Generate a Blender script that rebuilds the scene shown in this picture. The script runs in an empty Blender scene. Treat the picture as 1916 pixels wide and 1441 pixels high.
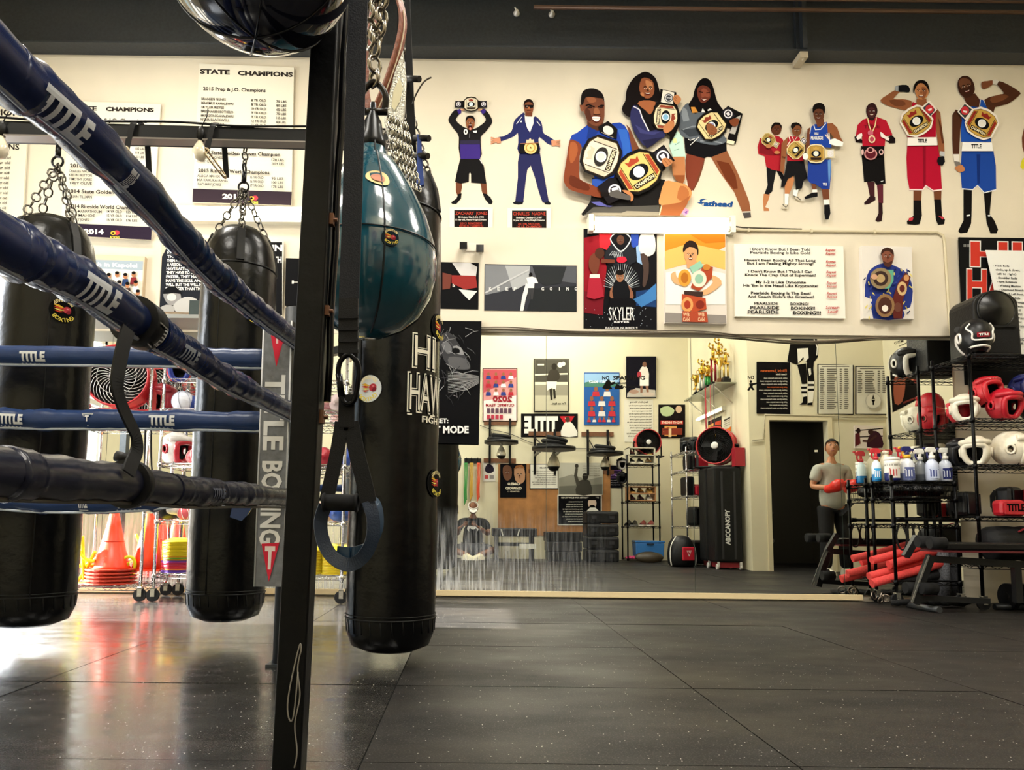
import bpy, math, random
from mathutils import Vector as V, Matrix, Euler
random.seed(7)
S = bpy.context.scene
COL = S.collection
# ------------------------------------------------------------------ camera
F, CX, CY = 1350.0, 880.0, 846.0            # focal length and principal point, in pixels of the 1916x1441 frame
PITCH, ROLL, EYE = math.radians(5.67), 0.011, V((0, 0, 0.61))
FW = V((0, math.cos(PITCH), math.sin(PITCH)))
_u = V((0, -math.sin(PITCH), math.cos(PITCH))); _r = V((1, 0, 0))
RT = _r*math.cos(ROLL) + _u*math.sin(ROLL)
UP = _u*math.cos(ROLL) - _r*math.sin(ROLL)
cd = bpy.data.cameras.new('camera'); cam = bpy.data.objects.new('camera', cd); COL.objects.link(cam)
cd.sensor_fit = 'HORIZONTAL'; cd.sensor_width = 36; cd.lens = F/1916*36
cd.shift_x = (958-CX)/1916; cd.shift_y = (CY-720.5)/1916; cd.clip_start = .02
M = Matrix((RT, UP, -FW)).transposed().to_4x4(); M.translation = EYE; cam.matrix_world = M
S.camera = cam
# ------------------------------------------------------------------ light and exposure
S.view_settings.view_transform = 'Standard'; S.view_settings.look = 'None'
S.view_settings.gamma = 1; S.view_settings.use_curve_mapping = False
S.view_settings.exposure = -0.22
W = bpy.data.worlds.new('sky'); S.world = W; W.use_nodes = True
wn = W.node_tree; bg = wn.nodes['Background']
sky = wn.nodes.new('ShaderNodeTexSky'); sky.sky_type = 'NISHITA'; sky.sun_disc = False
sky.sun_elevation = math.radians(28); sky.sun_rotation = math.radians(-110)
wn.links.new(sky.outputs[0], bg.inputs[0]); bg.inputs[1].default_value = 0.35
def light(kind, name, loc, direction, energy, color=(1, 1, 1), size=None, angle=None):
    l = bpy.data.lights.new(name, kind); l.energy = energy; l.color = color
    if size: l.shape = 'RECTANGLE'; l.size, l.size_y = size
    if angle: l.angle = angle
    o = bpy.data.objects.new(name, l); COL.objects.link(o); o.location = loc
    o.rotation_euler = V(direction).to_track_quat('-Z', 'Y').to_euler(); return o
SUN = light('SUN', 'sun', (-8, 0, 6), (1, -.05, -.46), 85, (1, .95, .86), angle=.009)
# unseen overhead area lights added to light the hall evenly, without fixture bodies
CEIL = [(-2.6, 1.2), (-2.6, 4.2), (0.9, 1.2), (0.9, 4.2), (3.6, 3.4), (1.6, -.2)]
for i, (x, y) in enumerate(CEIL):
    light('AREA', 'ceiling_fill_light', (x, y, 5.0), (0, 0, -1), 112, (1, .955, .86), (1.25, .5))
# fill light added at the left wall; daylight through the opening beside the mirrors
light('AREA', 'left_fill_light', (-4.95, 3.5, 2.1), (1, -.1, -.05), 230, (.9, .95, 1), (1.7, 1.7))
light('AREA', 'rear_door_daylight', (-4.3, 6.9, 1.35), (.25, -1, 0), 90, (.94, .97, 1), (1.2, 2.0))
# ------------------------------------------------------------------ geometry of the photograph
YM = 6.10                                    # plane of the mirrors; the wall stands just behind
YW = 6.12
def ray(u, v):
    return FW + RT*((u-CX)/F) - UP*((v-CY)/F)
def py(u, v, Y):
    d = ray(u, v); return EYE + d*(Y/d.y)
def pz(u, v, Z=0.0):
    d = ray(u, v); return EYE + d*((Z-EYE.z)/d.z)
def px(u, v, X):
    d = ray(u, v); return EYE + d*(X/d.x)
def fl(p):                                   # a point seen in the mirror -> where it stands in the room
    return V((p.x, 2*YM-p.y, p.z))
def vy(u, v, Vd): return fl(py(u, v, Vd))
def vz(u, v, Z=0.0): return fl(pz(u, v, Z))
def vx(u, v, X): return fl(px(u, v, X))
# ------------------------------------------------------------------ materials
def lin(h):
    h = h.lstrip('#'); c = [int(h[i:i+2], 16)/255 for i in (0, 2, 4)]
    return [x/12.92 if x <= .04045 else ((x+.055)/1.055)**2.4 for x in c] + [1]
_M = {}
def mat(h, rough=.6, metal=0, bump=0, scale=30, vary=0, emit=0, spec=.5, coat=0, trans=0, name=None, stretch=None, dist=.01):
    k = (h, rough, metal, bump, scale, vary, emit, spec, coat, trans, stretch)
    if k in _M: return _M[k]
    m = bpy.data.materials.new(name or 'paint_'+h.strip('#')); m.use_nodes = True; col = lin(h)
    if max(col[:3]) < .02: col = [x*.5 for x in col[:3]]+[1]; spec = min(spec, .35)   # blacks of this room are deep
    n, L = m.node_tree.nodes, m.node_tree.links; b = n['Principled BSDF']
    b.inputs['Base Color'].default_value = col; b.inputs['Roughness'].default_value = rough
    b.inputs['Metallic'].default_value = metal; b.inputs['Specular IOR Level'].default_value = spec
    b.inputs['Coat Weight'].default_value = coat; b.inputs['Transmission Weight'].default_value = trans
    if emit:
        b.inputs['Emission Color'].default_value = lin(h); b.inputs['Emission Strength'].default_value = emit
    if bump or vary:
        t = n.new('ShaderNodeTexCoord'); z = n.new('ShaderNodeTexNoise'); z.inputs['Scale'].default_value = scale
        z.inputs['Detail'].default_value = 5
        mp = n.new('ShaderNodeMapping'); L.new(t.outputs['Object'], mp.inputs[0]); L.new(mp.outputs[0], z.inputs[0])
        if stretch: mp.inputs['Scale'].default_value = stretch
        if bump:
            bp = n.new('ShaderNodeBump'); bp.inputs['Strength'].default_value = bump; bp.inputs['Distance'].default_value = dist
            L.new(z.outputs[0], bp.inputs['Height']); L.new(bp.outputs[0], b.inputs['Normal'])
        if vary:
            r = n.new('ShaderNodeValToRGB'); c = col
            r.color_ramp.elements[0].position = .3; r.color_ramp.elements[1].position = .72
            r.color_ramp.elements[0].color = [x*(1-vary) for x in c[:3]]+[1]
            r.color_ramp.elements[1].color = [min(1, x*(1+vary)) for x in c[:3]]+[1]
            L.new(z.outputs[0], r.inputs[0]); L.new(r.outputs[0], b.inputs['Base Color'])
    _M[k] = m; return m
def ink(h): return mat(h, .6, spec=.06)
# ------------------------------------------------------------------ mesh builder
def rotz(a): return Matrix.Rotation(a, 3, 'Z')
class MB:
    def __init__(s): s.v, s.f, s.m, s.s = [], [], [], []
    def add(s, vs, fs, m=0, smooth=False):
        o = len(s.v); s.v += [V(p) for p in vs]
        for f in fs: s.f.append([i+o for i in f]); s.m.append(m); s.s.append(smooth)
        return s
    def box(s, c, d, m=0, R=None, taper=1):
        c = V(c); vs = []
        for z in (-1, 1):
            k = taper if z > 0 else 1
            for x, y in ((-1, -1), (1, -1), (1, 1), (-1, 1)):
                p = V((x*d[0]/2*k, y*d[1]/2*k, z*d[2]/2)); vs.append(c+(R@p if R else p))
        return s.add(vs, [(3, 2, 1, 0), (4, 5, 6, 7), (0, 1, 5, 4), (1, 2, 6, 5), (2, 3, 7, 6), (3, 0, 4, 7)], m)
    def b2(s, a, b, m=0):
        a, b = V(a), V(b); return s.box((a+b)/2, [abs(x) for x in (b-a)], m)
    def tube(s, pts, r, n=8, m=0, closed=False, caps=True, flat=None, up=(0, 0, 1), smooth=True):
        pts = [V(p) for p in pts]; N = len(pts); rs = r if isinstance(r, (list, tuple)) else [r]*N
        if len(rs) != N: rs = [rs[min(int(i*len(rs)/N), len(rs)-1)] for i in range(N)]
        vs, fs = [], []; side = None
        for i, p in enumerate(pts):
            a, b = (pts[i-1] if (i or closed) else p), (pts[(i+1) % N] if (i < N-1 or closed) else p)
            t = (b-a); t = t.normalized() if t.length > 1e-9 else V((0, 0, 1))
            if flat or side is None:
                u = V(up)
                if abs(t.dot(u)) > .97: u = V((1, 0, 0)) if abs(t.x) < .9 else V((0, 1, 0))
                side = t.cross(u).normalized()
            else:
                side = (side - t*side.dot(t)); side = side.normalized() if side.length > 1e-6 else t.orthogonal().normalized()
            w = side.cross(t)
            if flat:
                for x, y in ((-1, -1), (1, -1), (1, 1), (-1, 1)): vs.append(p+side*(x*flat[0]/2)+w*(y*flat[1]/2))
            else:
                for k in range(n):
                    q = 2*math.pi*k/n; vs.append(p+side*(math.cos(q)*rs[i])+w*(math.sin(q)*rs[i]))
        n = 4 if flat else n
        for i in range(N if closed else N-1):
            j = (i+1) % N
            for k in range(n): fs.append((i*n+k, i*n+(k+1) % n, j*n+(k+1) % n, j*n+k))
        s.add(vs, fs, m, smooth and not flat)
        if caps and not closed:
            o = len(s.v)-len(vs)
            s.f.append([o+k for k in range(n)][::-1]); s.f.append([o+(N-1)*n+k for k in range(n)])
            s.m += [m, m]; s.s += [False, False]
        return s
    def cyl(s, a, b, r, r2=None, n=16, m=0): return s.tube([a, b], [r, r if r2 is None else r2], n, m)
    def lathe(s, prof, c=(0, 0, 0), n=32, m=0, R=None, ms=None, caps=True):
        c = V(c); vs, fs = [], []; P = len(prof)
        for (r, z) in prof:
            for k in range(n):
                a = 2*math.pi*k/n; q = V((r*math.cos(a), r*math.sin(a), z)); vs.append(c+(R@q if R else q))
        o = len(s.v); s.v += vs
        for i in range(P-1):
            for k in range(n):
                s.f.append([o+i*n+k, o+i*n+(k+1) % n, o+(i+1)*n+(k+1) % n, o+(i+1)*n+k]); s.m.append(ms[i] if ms else m); s.s.append(True)
        if prof[0] == prof[-1] or not caps: return s
        if prof[0][0] > 1e-6: s.f.append([o+k for k in range(n)][::-1]); s.m.append(ms[0] if ms else m); s.s.append(False)
        if prof[-1][0] > 1e-6: s.f.append([o+(P-1)*n+k for k in range(n)]); s.m.append(ms[-1] if ms else m); s.s.append(False)
        return s
    def ball(s, c, r, n=16, m=0, R=None):
        r = r if isinstance(r, (list, tuple)) else (r, r, r); h = n//2; c = V(c); vs, fs = [], []
        for i in range(h+1):
            t = math.pi*i/h
            for k in range(n):
                a = 2*math.pi*k/n; q = V((r[0]*math.sin(t)*math.cos(a), r[1]*math.sin(t)*math.sin(a), -r[2]*math.cos(t)))
                vs.append(c+(R@q if R else q))
        for i in range(h):
            for k in range(n): fs.append((i*n+k, i*n+(k+1) % n, (i+1)*n+(k+1) % n, (i+1)*n+k))
        return s.add(vs, fs, m, True)
    def ring(s, c, R, r, nrm=(0, 0, 1), n=24, k=8, m=0, sx=1):
        c = V(c); q = V(nrm).to_track_quat('Z', 'Y')
        return s.tube([c+q@V((R*sx*math.cos(2*math.pi*i/n), R*math.sin(2*math.pi*i/n), 0)) for i in range(n)], r, k, m, closed=True)
    def prism(s, pts, off, m=0):
        pts = [V(p) for p in pts]; n = len(pts); off = V(off)
        vs = pts+[p+off for p in pts]
        return s.add(vs, [list(range(n))[::-1], [n+i for i in range(n)]]+[(i, (i+1) % n, n+(i+1) % n, n+i) for i in range(n)], m)
    def chain(s, a, b, L=.05, r=.004, w=None, m=0):
        a, b = V(a), V(b); d = b-a; n = max(1, round(d.length/(L*.74))); t = d.normalized(); o = t.orthogonal().normalized(); q = t.cross(o)
        w = w or L*.34
        for i in range(n):
            c = a+d*((i+.5)/n); e = (o if i % 2 else q); pts = []
            for k in range(10):
                an = 2*math.pi*k/10; pts.append(c+e*(math.cos(an)*w)+t*(math.copysign(abs(math.sin(an))**.7, math.sin(an))*(L/2-r)))
            s.tube(pts, r, 5, m, closed=True)
        return s
    def build(s, name, mats, parent=None, bevel=0, sub=0, label=None, cat=None, group=None, kind=None, loc=None, world=True, rz=0):
        me = bpy.data.meshes.new(name)
        off = V((0, 0, 0))
        if parent is not None and world:
            r = parent
            while r.parent: r = r.parent
            off = r.location
        elif loc is not None: off = V(loc) if world else off
        me.from_pydata([p-off for p in s.v], [], s.f)
        mats = mats if isinstance(mats, (list, tuple)) else [mats]
        for x in mats: me.materials.append(x)
        me.polygons.foreach_set('material_index', s.m); me.polygons.foreach_set('use_smooth', s.s)
        me.update()
        o = bpy.data.objects.new(name, me); COL.objects.link(o)
        if parent is not None: o.parent = parent
        elif loc is not None: o.location = loc; o.rotation_euler = (0, 0, rz)
        if bevel:
            b = o.modifiers.new('bevel', 'BEVEL'); b.width = bevel; b.segments = 2; b.limit_method = 'ANGLE'
        if sub:
            b = o.modifiers.new('sub', 'SUBSURF'); b.levels = sub; b.render_levels = sub
        tag(o, label, cat, group, kind); return o
def tag(o, label=None, cat=None, group=None, kind=None):
    for k, x in (('label', label), ('category', cat), ('group', group), ('kind', kind)):
        if x: o[k] = x
    return o
def thing(name, label, cat, loc=(0, 0, 0), group=None, rz=0):
    o = bpy.data.objects.new(name, None); COL.objects.link(o); o.location = loc; o.rotation_euler = (0, 0, rz)
    o.empty_display_size = .05; return tag(o, label, cat, group)
def dup(o, loc, rz=0, label=None, parent=None):
    c = o.copy(); COL.objects.link(c)
    if parent is None: c.location = loc; c.rotation_euler = (0, 0, rz)
    else: c.parent = parent
    if label: c['label'] = label
    for ch in list(o.children): dup(ch, None, parent=c)
    return c
def crom(pts, k=4, closed=False):
    pts = [V(p) if len(p) == 3 else V((p[0], p[1], 0)) for p in pts]; n = len(pts); out = []
    for i in range(n if closed else n-1):
        g = lambda j: pts[j % n] if closed else pts[min(max(j, 0), n-1)]
        p0, p1, p2, p3 = g(i-1), g(i), g(i+1), g(i+2)
        for t in [j/k for j in range(k)]:
            out.append(.5*((2*p1)+(p2-p0)*t+(2*p0-5*p1+4*p2-p3)*t*t+(3*p1-p0-3*p2+p3)*t**3))
    if not closed: out.append(pts[-1])
    return out
# ------------------------------------------------------------------ flat artwork: printed boards, stickers, lettering
_T = {}
def glyphs(txt, bold=0, cuts=0):
    k = (txt, bold, cuts)
    if k not in _T:
        c = bpy.data.curves.new('t', 'FONT'); c.body = txt; c.offset = bold; c.resolution_u = 2
        o = bpy.data.objects.new('t', c); COL.objects.link(o); dg = bpy.context.evaluated_depsgraph_get()
        me = bpy.data.meshes.new_from_object(o.evaluated_get(dg))
        if cuts:                                                     # extra edges so that lettering follows a curved surface
            import bmesh
            bm = bmesh.new(); bm.from_mesh(me)
            for i in range(1, cuts): bmesh.ops.bisect_plane(bm, geom=bm.verts[:]+bm.edges[:]+bm.faces[:], plane_co=(0, -.05+.8*i/cuts, 0), plane_no=(0, 1, 0))
            bm.to_mesh(me); bm.free()
        vs = [(p.co.x, p.co.y) for p in me.vertices]; fs = [list(p.vertices) for p in me.polygons]
        bpy.data.objects.remove(o); bpy.data.curves.remove(c); bpy.data.meshes.remove(me); _T[k] = (vs, fs)
    return _T[k]
class Art:
    """layers of flat colour in picture coordinates, laid on a surface by pm(u, v, lift)"""
    def __init__(s, pm, step=.0005, o=(0, 0, 1)): s.pm, s.mb, s.cols, s.k, s.step, s.o = pm, MB(), [], 0, step, o
    def ci(s, h):
        x = h if not isinstance(h, str) else ink(h)
        if x not in s.cols: s.cols.append(x)
        return s.cols.index(x)
    def raw(s, h, vs, fs):
        s.k += 1; l = s.step*s.k; ox, oy, sc = s.o; vs = [(ox+x/sc, oy+y/sc) for x, y in vs]
        s.mb.add([s.pm(x, y, l) for x, y in vs], fs, s.ci(h)); return s
    def poly(s, h, pts, sm=0):
        if sm: pts = [(p.x, p.y) for p in crom(pts, sm, True)]
        return s.raw(h, pts, [list(range(len(pts)))])
    def ps(s, h, txt, sm=0):                                        # points as a string "x,y x,y"
        return s.poly(h, [tuple(float(a) for a in q.split(',')) for q in txt.split()], sm)
    def rect(s, h, x0, y0, x1, y1): return s.poly(h, [(x0, y0), (x1, y0), (x1, y1), (x0, y1)])
    def ell(s, h, cx, cy, rx, ry=None, rot=0, n=20, rings=1):
        ry = rx if ry is None else ry; c, d = math.cos(rot), math.sin(rot); vs, fs = [(cx, cy)], []
        for q in range(1, rings+1):
            for i in range(n):
                a = 2*math.pi*i/n; x, y = rx*math.cos(a)*q/rings, ry*math.sin(a)*q/rings; vs.append((cx+x*c-y*d, cy+x*d+y*c))
        for i in range(n):
            fs.append((0, 1+i, 1+(i+1) % n))
            for q in range(rings-1):
                o = 1+q*n; fs.append((o+i, o+n+i, o+n+(i+1) % n, o+(i+1) % n))
        return s.raw(h, vs, fs)
    def line(s, h, pts, w):
        L, Rr = [], []; n = len(pts)
        for i, (x, y) in enumerate(pts):
            a, b = pts[max(i-1, 0)], pts[min(i+1, n-1)]; dx, dy = b[0]-a[0], b[1]-a[1]; l = math.hypot(dx, dy) or 1
            ww = w[i] if isinstance(w, (list, tuple)) else w
            L.append((x-dy/l*ww/2, y+dx/l*ww/2)); Rr.append((x+dy/l*ww/2, y-dx/l*ww/2))
        return s.raw(h, L+Rr, [(i, i+1, n+i+1, n+i) for i in range(n-1)])
    def text(s, h, txt, x0, x1, yb, cap, bold=0, slope=0, vert=0, shear=0, cuts=0):
        """x0..x1 span, yb baseline, cap height; x0 > x1 writes mirrored; vert writes down the page (x is then y)"""
        vs, fs = glyphs(txt, bold, cuts)
        if not vs: return s
        a, b = min(p[0] for p in vs), max(p[0] for p in vs); hh = glyphs('H', bold)[0]; H = max(p[1] for p in hh)-min(p[1] for p in hh); y0 = min(p[1] for p in hh)
        out = []
        for x, y in vs:
            t = (x-a)/max(b-a, 1e-6) if len(txt) > 1 or txt not in 'Il1' else .5+.28*((x-a)/max(b-a, 1e-6)-.5); X = x0+(x1-x0)*t; Yv = (y-y0)/H*cap; X += Yv*shear
            out.append((yb+Yv+0*X, X) if vert else (X, yb-Yv+slope*(X-x0)))
        return s.raw(h, out, fs)
    def build(s, name, parent=None, **k): return s.mb.build(name, s.cols, parent, **k)
def flatpm(Y, mirror=False):                                        # artwork on the mirror-side wall, or seen in the mirror on a wall at virtual depth Y
    if mirror: return lambda u, v, l: vy(u, v, Y-l)
    return lambda u, v, l: py(u, v, Y-l)
def board(art, h, quad, Y, th, mirror=False, m=None):
    """a real slab behind a printed face: quad of picture points on plane Y, thickness th"""
    g = vy if mirror else py
    q = [g(u, v, Y) for u, v in quad]; off = V((0, th, 0)) if not mirror else V((0, -th, 0))
    art.mb.prism(q, off, art.ci(m or h)); return art
# ================================================================== the hall itself
def st(o, kind='structure'): o['kind'] = kind; return o
XL, XR, YR, ZC = -5.0, 5.9, -.72, 5.42
XS, YD = 3.95, 2.05                          # the little room in the corner: its side wall and its door wall
def wallmat(h, name):
    m = bpy.data.materials.new(name); m.use_nodes = True; n, L = m.node_tree.nodes, m.node_tree.links; b = n['Principled BSDF']
    b.inputs['Roughness'].default_value = .75; b.inputs['Specular IOR Level'].default_value = .25
    t = n.new('ShaderNodeTexCoord'); z = n.new('ShaderNodeTexNoise'); z.inputs['Scale'].default_value = 1.3; z.inputs['Detail'].default_value = 6
    z2 = n.new('ShaderNodeTexNoise'); z2.inputs['Scale'].default_value = 160
    L.new(t.outputs['Object'], z.inputs[0]); L.new(t.outputs['Object'], z2.inputs[0])
    r = n.new('ShaderNodeValToRGB'); c = lin(h); r.color_ramp.elements[0].position = .25; r.color_ramp.elements[1].position = .7
    r.color_ramp.elements[0].color = [x*.86 for x in c[:3]]+[1]; r.color_ramp.elements[1].color = c
    bp = n.new('ShaderNodeBump'); bp.inputs['Strength'].default_value = .12; bp.inputs['Distance'].default_value = .004
    L.new(z.outputs[0], r.inputs[0]); L.new(r.outputs[0], b.inputs['Base Color']); L.new(z2.outputs[0], bp.inputs['Height']); L.new(bp.outputs[0], b.inputs['Normal'])
    return m
CREAM = wallmat('#e0d6c2', 'cream_wall_paint'); CREAM2 = wallmat('#e2dabc', 'cream_wall_paint_warm')
BLACKSTEEL = mat('#22282f', .5, 0, .2, 40, .25, name='black_painted_steel')
# rubber mats: one floor, real gaps between the mats
def rubber(glossy=False):
    m = bpy.data.materials.new('smooth_rubber_mat' if glossy else 'rubber_mat'); m.use_nodes = True; n, L = m.node_tree.nodes, m.node_tree.links; b = n['Principled BSDF']
    t = n.new('ShaderNodeTexCoord')
    def noise(sc, det=4, stretch=None):
        z = n.new('ShaderNodeTexNoise'); z.inputs['Scale'].default_value = sc; z.inputs['Detail'].default_value = det
        mp = n.new('ShaderNodeMapping'); L.new(t.outputs['Object'], mp.inputs[0]); L.new(mp.outputs[0], z.inputs[0])
        if stretch: mp.inputs['Scale'].default_value = stretch
        return z
    def ramp(src, a, b2, p0, p1):
        r = n.new('ShaderNodeValToRGB'); r.color_ramp.elements[0].position = p0; r.color_ramp.elements[1].position = p1
        r.color_ramp.elements[0].color = a; r.color_ramp.elements[1].color = b2; L.new(src, r.inputs[0]); return r.outputs[0]
    def mixc(f, a, b2):
        x = n.new('ShaderNodeMix'); x.data_type = 'RGBA'; L.new(f, x.inputs[0])
        for s, i in ((a, 6), (b2, 7)):
            if isinstance(s, list): x.inputs[i].default_value = s
            else: L.new(s, x.inputs[i])
        return x.outputs[2]
    patch = noise(1.1, 6, (1, 1.7, 1)); grain = noise(210, 3); wear = noise(5, 8, (1, 2.2, 1))
    base = ramp(patch.outputs[0], lin('#060607'), lin('#211f1e'), .38, .66)
    base = mixc(ramp(wear.outputs[0], [0, 0, 0, 1], [.5, .5, .5, 1], .45, .75), base, lin('#2c2926'))
    base = mixc(ramp(grain.outputs[0], [0, 0, 0, 1], [.55, .55, .55, 1], .55, .75), base, lin('#67615a'))
    v = n.new('ShaderNodeTexVoronoi'); v.inputs['Scale'].default_value = 62; L.new(t.outputs['Object'], v.inputs[0])
    sr = n.new('ShaderNodeSeparateColor'); L.new(v.outputs['Color'], sr.inputs[0]); pk = n.new('ShaderNodeMath'); pk.operation = 'GREATER_THAN'; pk.inputs[1].default_value = .72; L.new(sr.outputs[0], pk.inputs[0])
    sm = n.new('ShaderNodeMath'); sm.operation = 'MULTIPLY'; L.new(pk.outputs[0], sm.inputs[0]); L.new(ramp(v.outputs['Distance'], [1, 1, 1, 1], [0, 0, 0, 1], .09, .14), sm.inputs[1])
    base = mixc(sm.outputs[0], base, lin('#d8d4cc'))
    L.new(base, b.inputs['Base Color'])
    L.new(ramp(patch.outputs[0], [.62]*3+[1], [.42]*3+[1], .35, .65), b.inputs['Roughness'])
    b.inputs['Specular IOR Level'].default_value = .28
    if glossy:                                                       # the older mats by the ring are worn smooth and shiny
        b.inputs['Coat Weight'].default_value = 1; b.inputs['Coat IOR'].default_value = 2.0
        L.new(ramp(wear.outputs[0], [.14]*3+[1], [.26]*3+[1], .35, .7), b.inputs['Coat Roughness'])
    bp = n.new('ShaderNodeBump'); bp.inputs['Strength'].default_value = .22; bp.inputs['Distance'].default_value = .002
    L.new(grain.outputs[0], bp.inputs['Height']); L.new(bp.outputs[0], b.inputs['Normal'])
    return m
fm = MB(); fm.b2((XL-.1, YR-.1, -.05), (XR+.1, YM+.15, -.006), 1)
rows = [-.75, .1, 1.02, 1.92, 2.8, 3.7, 4.55, 5.4, 6.13]
for i in range(8):
    xs = [-5.1, -4.29, -2.95, -1.61, -.27, .85, 1.94, 3.03, 4.12, 5.21, 6.0] if i < 5 else [-5.1, -4.4, -3.3, -2.13, -.96, -.27, .85, 1.94, 3.03, 4.12, 5.21, 6.0]
    for a, b in zip(xs, xs[1:]):
        q = random.uniform(-.0012, .0012)
        fm.b2((a+.002, rows[i]+.002, -.006), (b-.002, rows[i+1]-.002, q), 2 if b < -.2 else 0)
st(fm.build('floor', [rubber(), mat('#0a0a0b', .9), rubber(True)]))
# the wall that carries the mirrors, with the opening at its left end
XO = -3.78
w = MB(); w.b2((XO, YW, 0), (XR+.15, YW+.2, 4.78)); w.b2((XL-.15, YW, 2.34), (XO, YW+.2, 4.78)); w.b2((XL-.15, YW, 0), (XL+.05, YW+.2, 2.34))
st(w.build('wall_far', CREAM))
st(MB().b2((XR, YD, 0), (XR+.15, YW, ZC)).build('wall_right', CREAM2))
w = MB(); w.b2((XL-.15, YR-.15, 0), (XL, 4.55, ZC)); w.b2((XL-.15, 4.55, 2.5), (XL, YW, ZC)); st(w.build('wall_left', CREAM2))
st(MB().b2((XL-.15, YR-.15, 0), (XS, YR, ZC)).build('wall_rear', CREAM2))
# corner room
DX0, DX1, DH = 4.23, 5.06, 2.12
w = MB(); w.b2((XS, YR-.15, 0), (XS+.1, YD, ZC)); w.b2((XS+.1, YD-.12, 0), (DX0, YD, ZC)); w.b2((DX1, YD-.12, 0), (XR+.15, YD, ZC)); w.b2((DX0, YD-.12, DH), (DX1, YD, ZC))
st(w.build('wall_corner_room', CREAM2))
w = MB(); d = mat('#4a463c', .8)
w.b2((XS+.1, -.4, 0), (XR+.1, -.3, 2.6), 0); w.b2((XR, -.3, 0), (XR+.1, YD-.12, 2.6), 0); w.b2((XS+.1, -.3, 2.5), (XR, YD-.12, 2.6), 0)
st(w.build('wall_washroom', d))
f = MB(); f.b2((DX0-.06, YD, 0), (DX0, YD+.025, DH+.06)); f.b2((DX1, YD, 0), (DX1+.06, YD+.025, DH+.06)); f.b2((DX0, YD, DH), (DX1, YD+.025, DH+.06))
st(f.build('trim_1', mat('#dcd0ae', .5)))
d1 = MB(); d1.b2((DX0+.01, YD-.92, .01), (DX0+.05, YD-.12, DH-.01)); dd = st(d1.build('door_1', mat('#3a3833', .5)))
hb = MB(); hb.cyl((DX0+.05, YD-.84, 1), (DX0+.1, YD-.84, 1), .012); hb.cyl((DX0+.1, YD-.84, 1), (DX0+.1, YD-.74, 1), .011); hb.build('door_handle', mat('#b9b6ac', .3, 1), dd)
c = MB(); c.b2((XL-.15, YR-.15, ZC), (XR+.15, YW+.2, ZC+.1)); st(c.build('ceiling', mat('#e6ddc6', .8)))
b = MB()
for y in (1.2, 3.0, 4.8): b.b2((XL, y-.05, ZC-.16), (XR, y+.05, ZC))
st(b.build('trim_2', BLACKSTEEL))
# steel girder over the mirror wall
g = MB(); g.b2((XL, 6.03, 4.79), (XR, 6.07, 5.34)); g.b2((XL, 5.95, 4.775), (XR, YW, 4.79)); g.b2((XL, 5.9, 5.33), (XR, YW, 5.36)); g.b2((XL, 6.07, 4.79), (XR, 6.12, 5.4))
p = py(1499, 60, 6.0); g.b2((p.x-.02, 5.93, 4.6+.19), (p.x+.02, 6.03, 5.33)); g.b2((p.x-.05, 5.99, 4.79), (p.x+.05, 6.03, 5.33))
st(g.build('trim_3', BLACKSTEEL))
k = MB(); k.b2((p.x-.035, 5.96, 4.72), (p.x+.035, 6.11, 4.775)); k.cyl((p.x, 5.98, 4.7), (p.x, 5.98, 4.80), .012); st(k.build('trim_4', mat('#b9ae97', .6)))
t = MB(); a, b_ = py(1000, 4, 5.8), py(1916, 26, 5.8); t.tube([(a.x, 5.86, a.z), (b_.x+.5, 5.86, a.z)], .018, 10); t.tube([(a.x, 5.8, a.z+.05), (b_.x+.5, 5.8, a.z+.05)], .012, 10)
tag(t.build('ceiling_pipe', mat('#5c4436', .4, .3)), 'pair of thin brown pipes running along the top of the black girder', 'pipe')
for (u, v), l in (((967, 22), 'left white sprinkler rosette on the black girder'), ((1033, 24), 'right white sprinkler rosette on the black girder, with bent nozzle')):
    p = py(u, v, 6.0); t = MB(); t.lathe([(.028, 0), (.03, .012), (.016, .02), (.012, .05)], (p.x, 6.03, p.z), 14, 0, Matrix.Rotation(math.pi/2, 3, 'X')); t.tube([(p.x, 5.99, p.z), (p.x-.02, 5.97, p.z+.02)], .007)
    tag(t.build('sprinkler_rosette', mat('#d8d5cf', .4, .3)), l, 'sprinkler', 'sprinkler rosettes on the girder')
# glowing pane added on the unseen left wall; framed opening at the far end
w = MB(); w.b2((XL, 2.6, 1.2), (XL+.02, 4.4, 3.0)); st(w.build('added_glow_pane', mat('#e8f0fa', .4, emit=1.0)))
w = MB(); [w.b2((XL, y-.03, 1.27), (XL+.05, y+.03, 3.03)) for y in (2.6, 3.5, 4.4)]; [w.b2((XL, 2.57, z-.03), (XL+.05, 4.43, z+.03)) for z in (1.2, 2.15, 3.0)]
st(w.build('trim_5', mat('#c9c4b8', .5)))
w = MB(); w.b2((XO-.0, YW-.03, 0), (XO+.07, YW+.2, 2.38)); w.b2((XL, YW-.03, 2.3), (XO+.07, YW+.2, 2.38)); w.b2((XL-.05, 4.5, 0), (XL+.03, 4.57, 2.55)); w.b2((XL-.05, 4.5, 2.48), (XL+.03, YW, 2.55))
st(w.build('trim_6', mat('#cfd3d6', .45)))
w = MB(); w.b2((-30, -10, -.2), (30, 40, -.06)); st(w.build('ground', mat('#b9b6ae', .9, vary=.1, scale=2)))
w = MB(); w.b2((-14, 15, -.06), (6, 15.3, 5))
for i in range(24): w.b2((-14, 14.97, i*.2), (6, 15, i*.2+.17))
st(w.build('wall_outside', mat('#c9d6e2', .7)))
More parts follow.
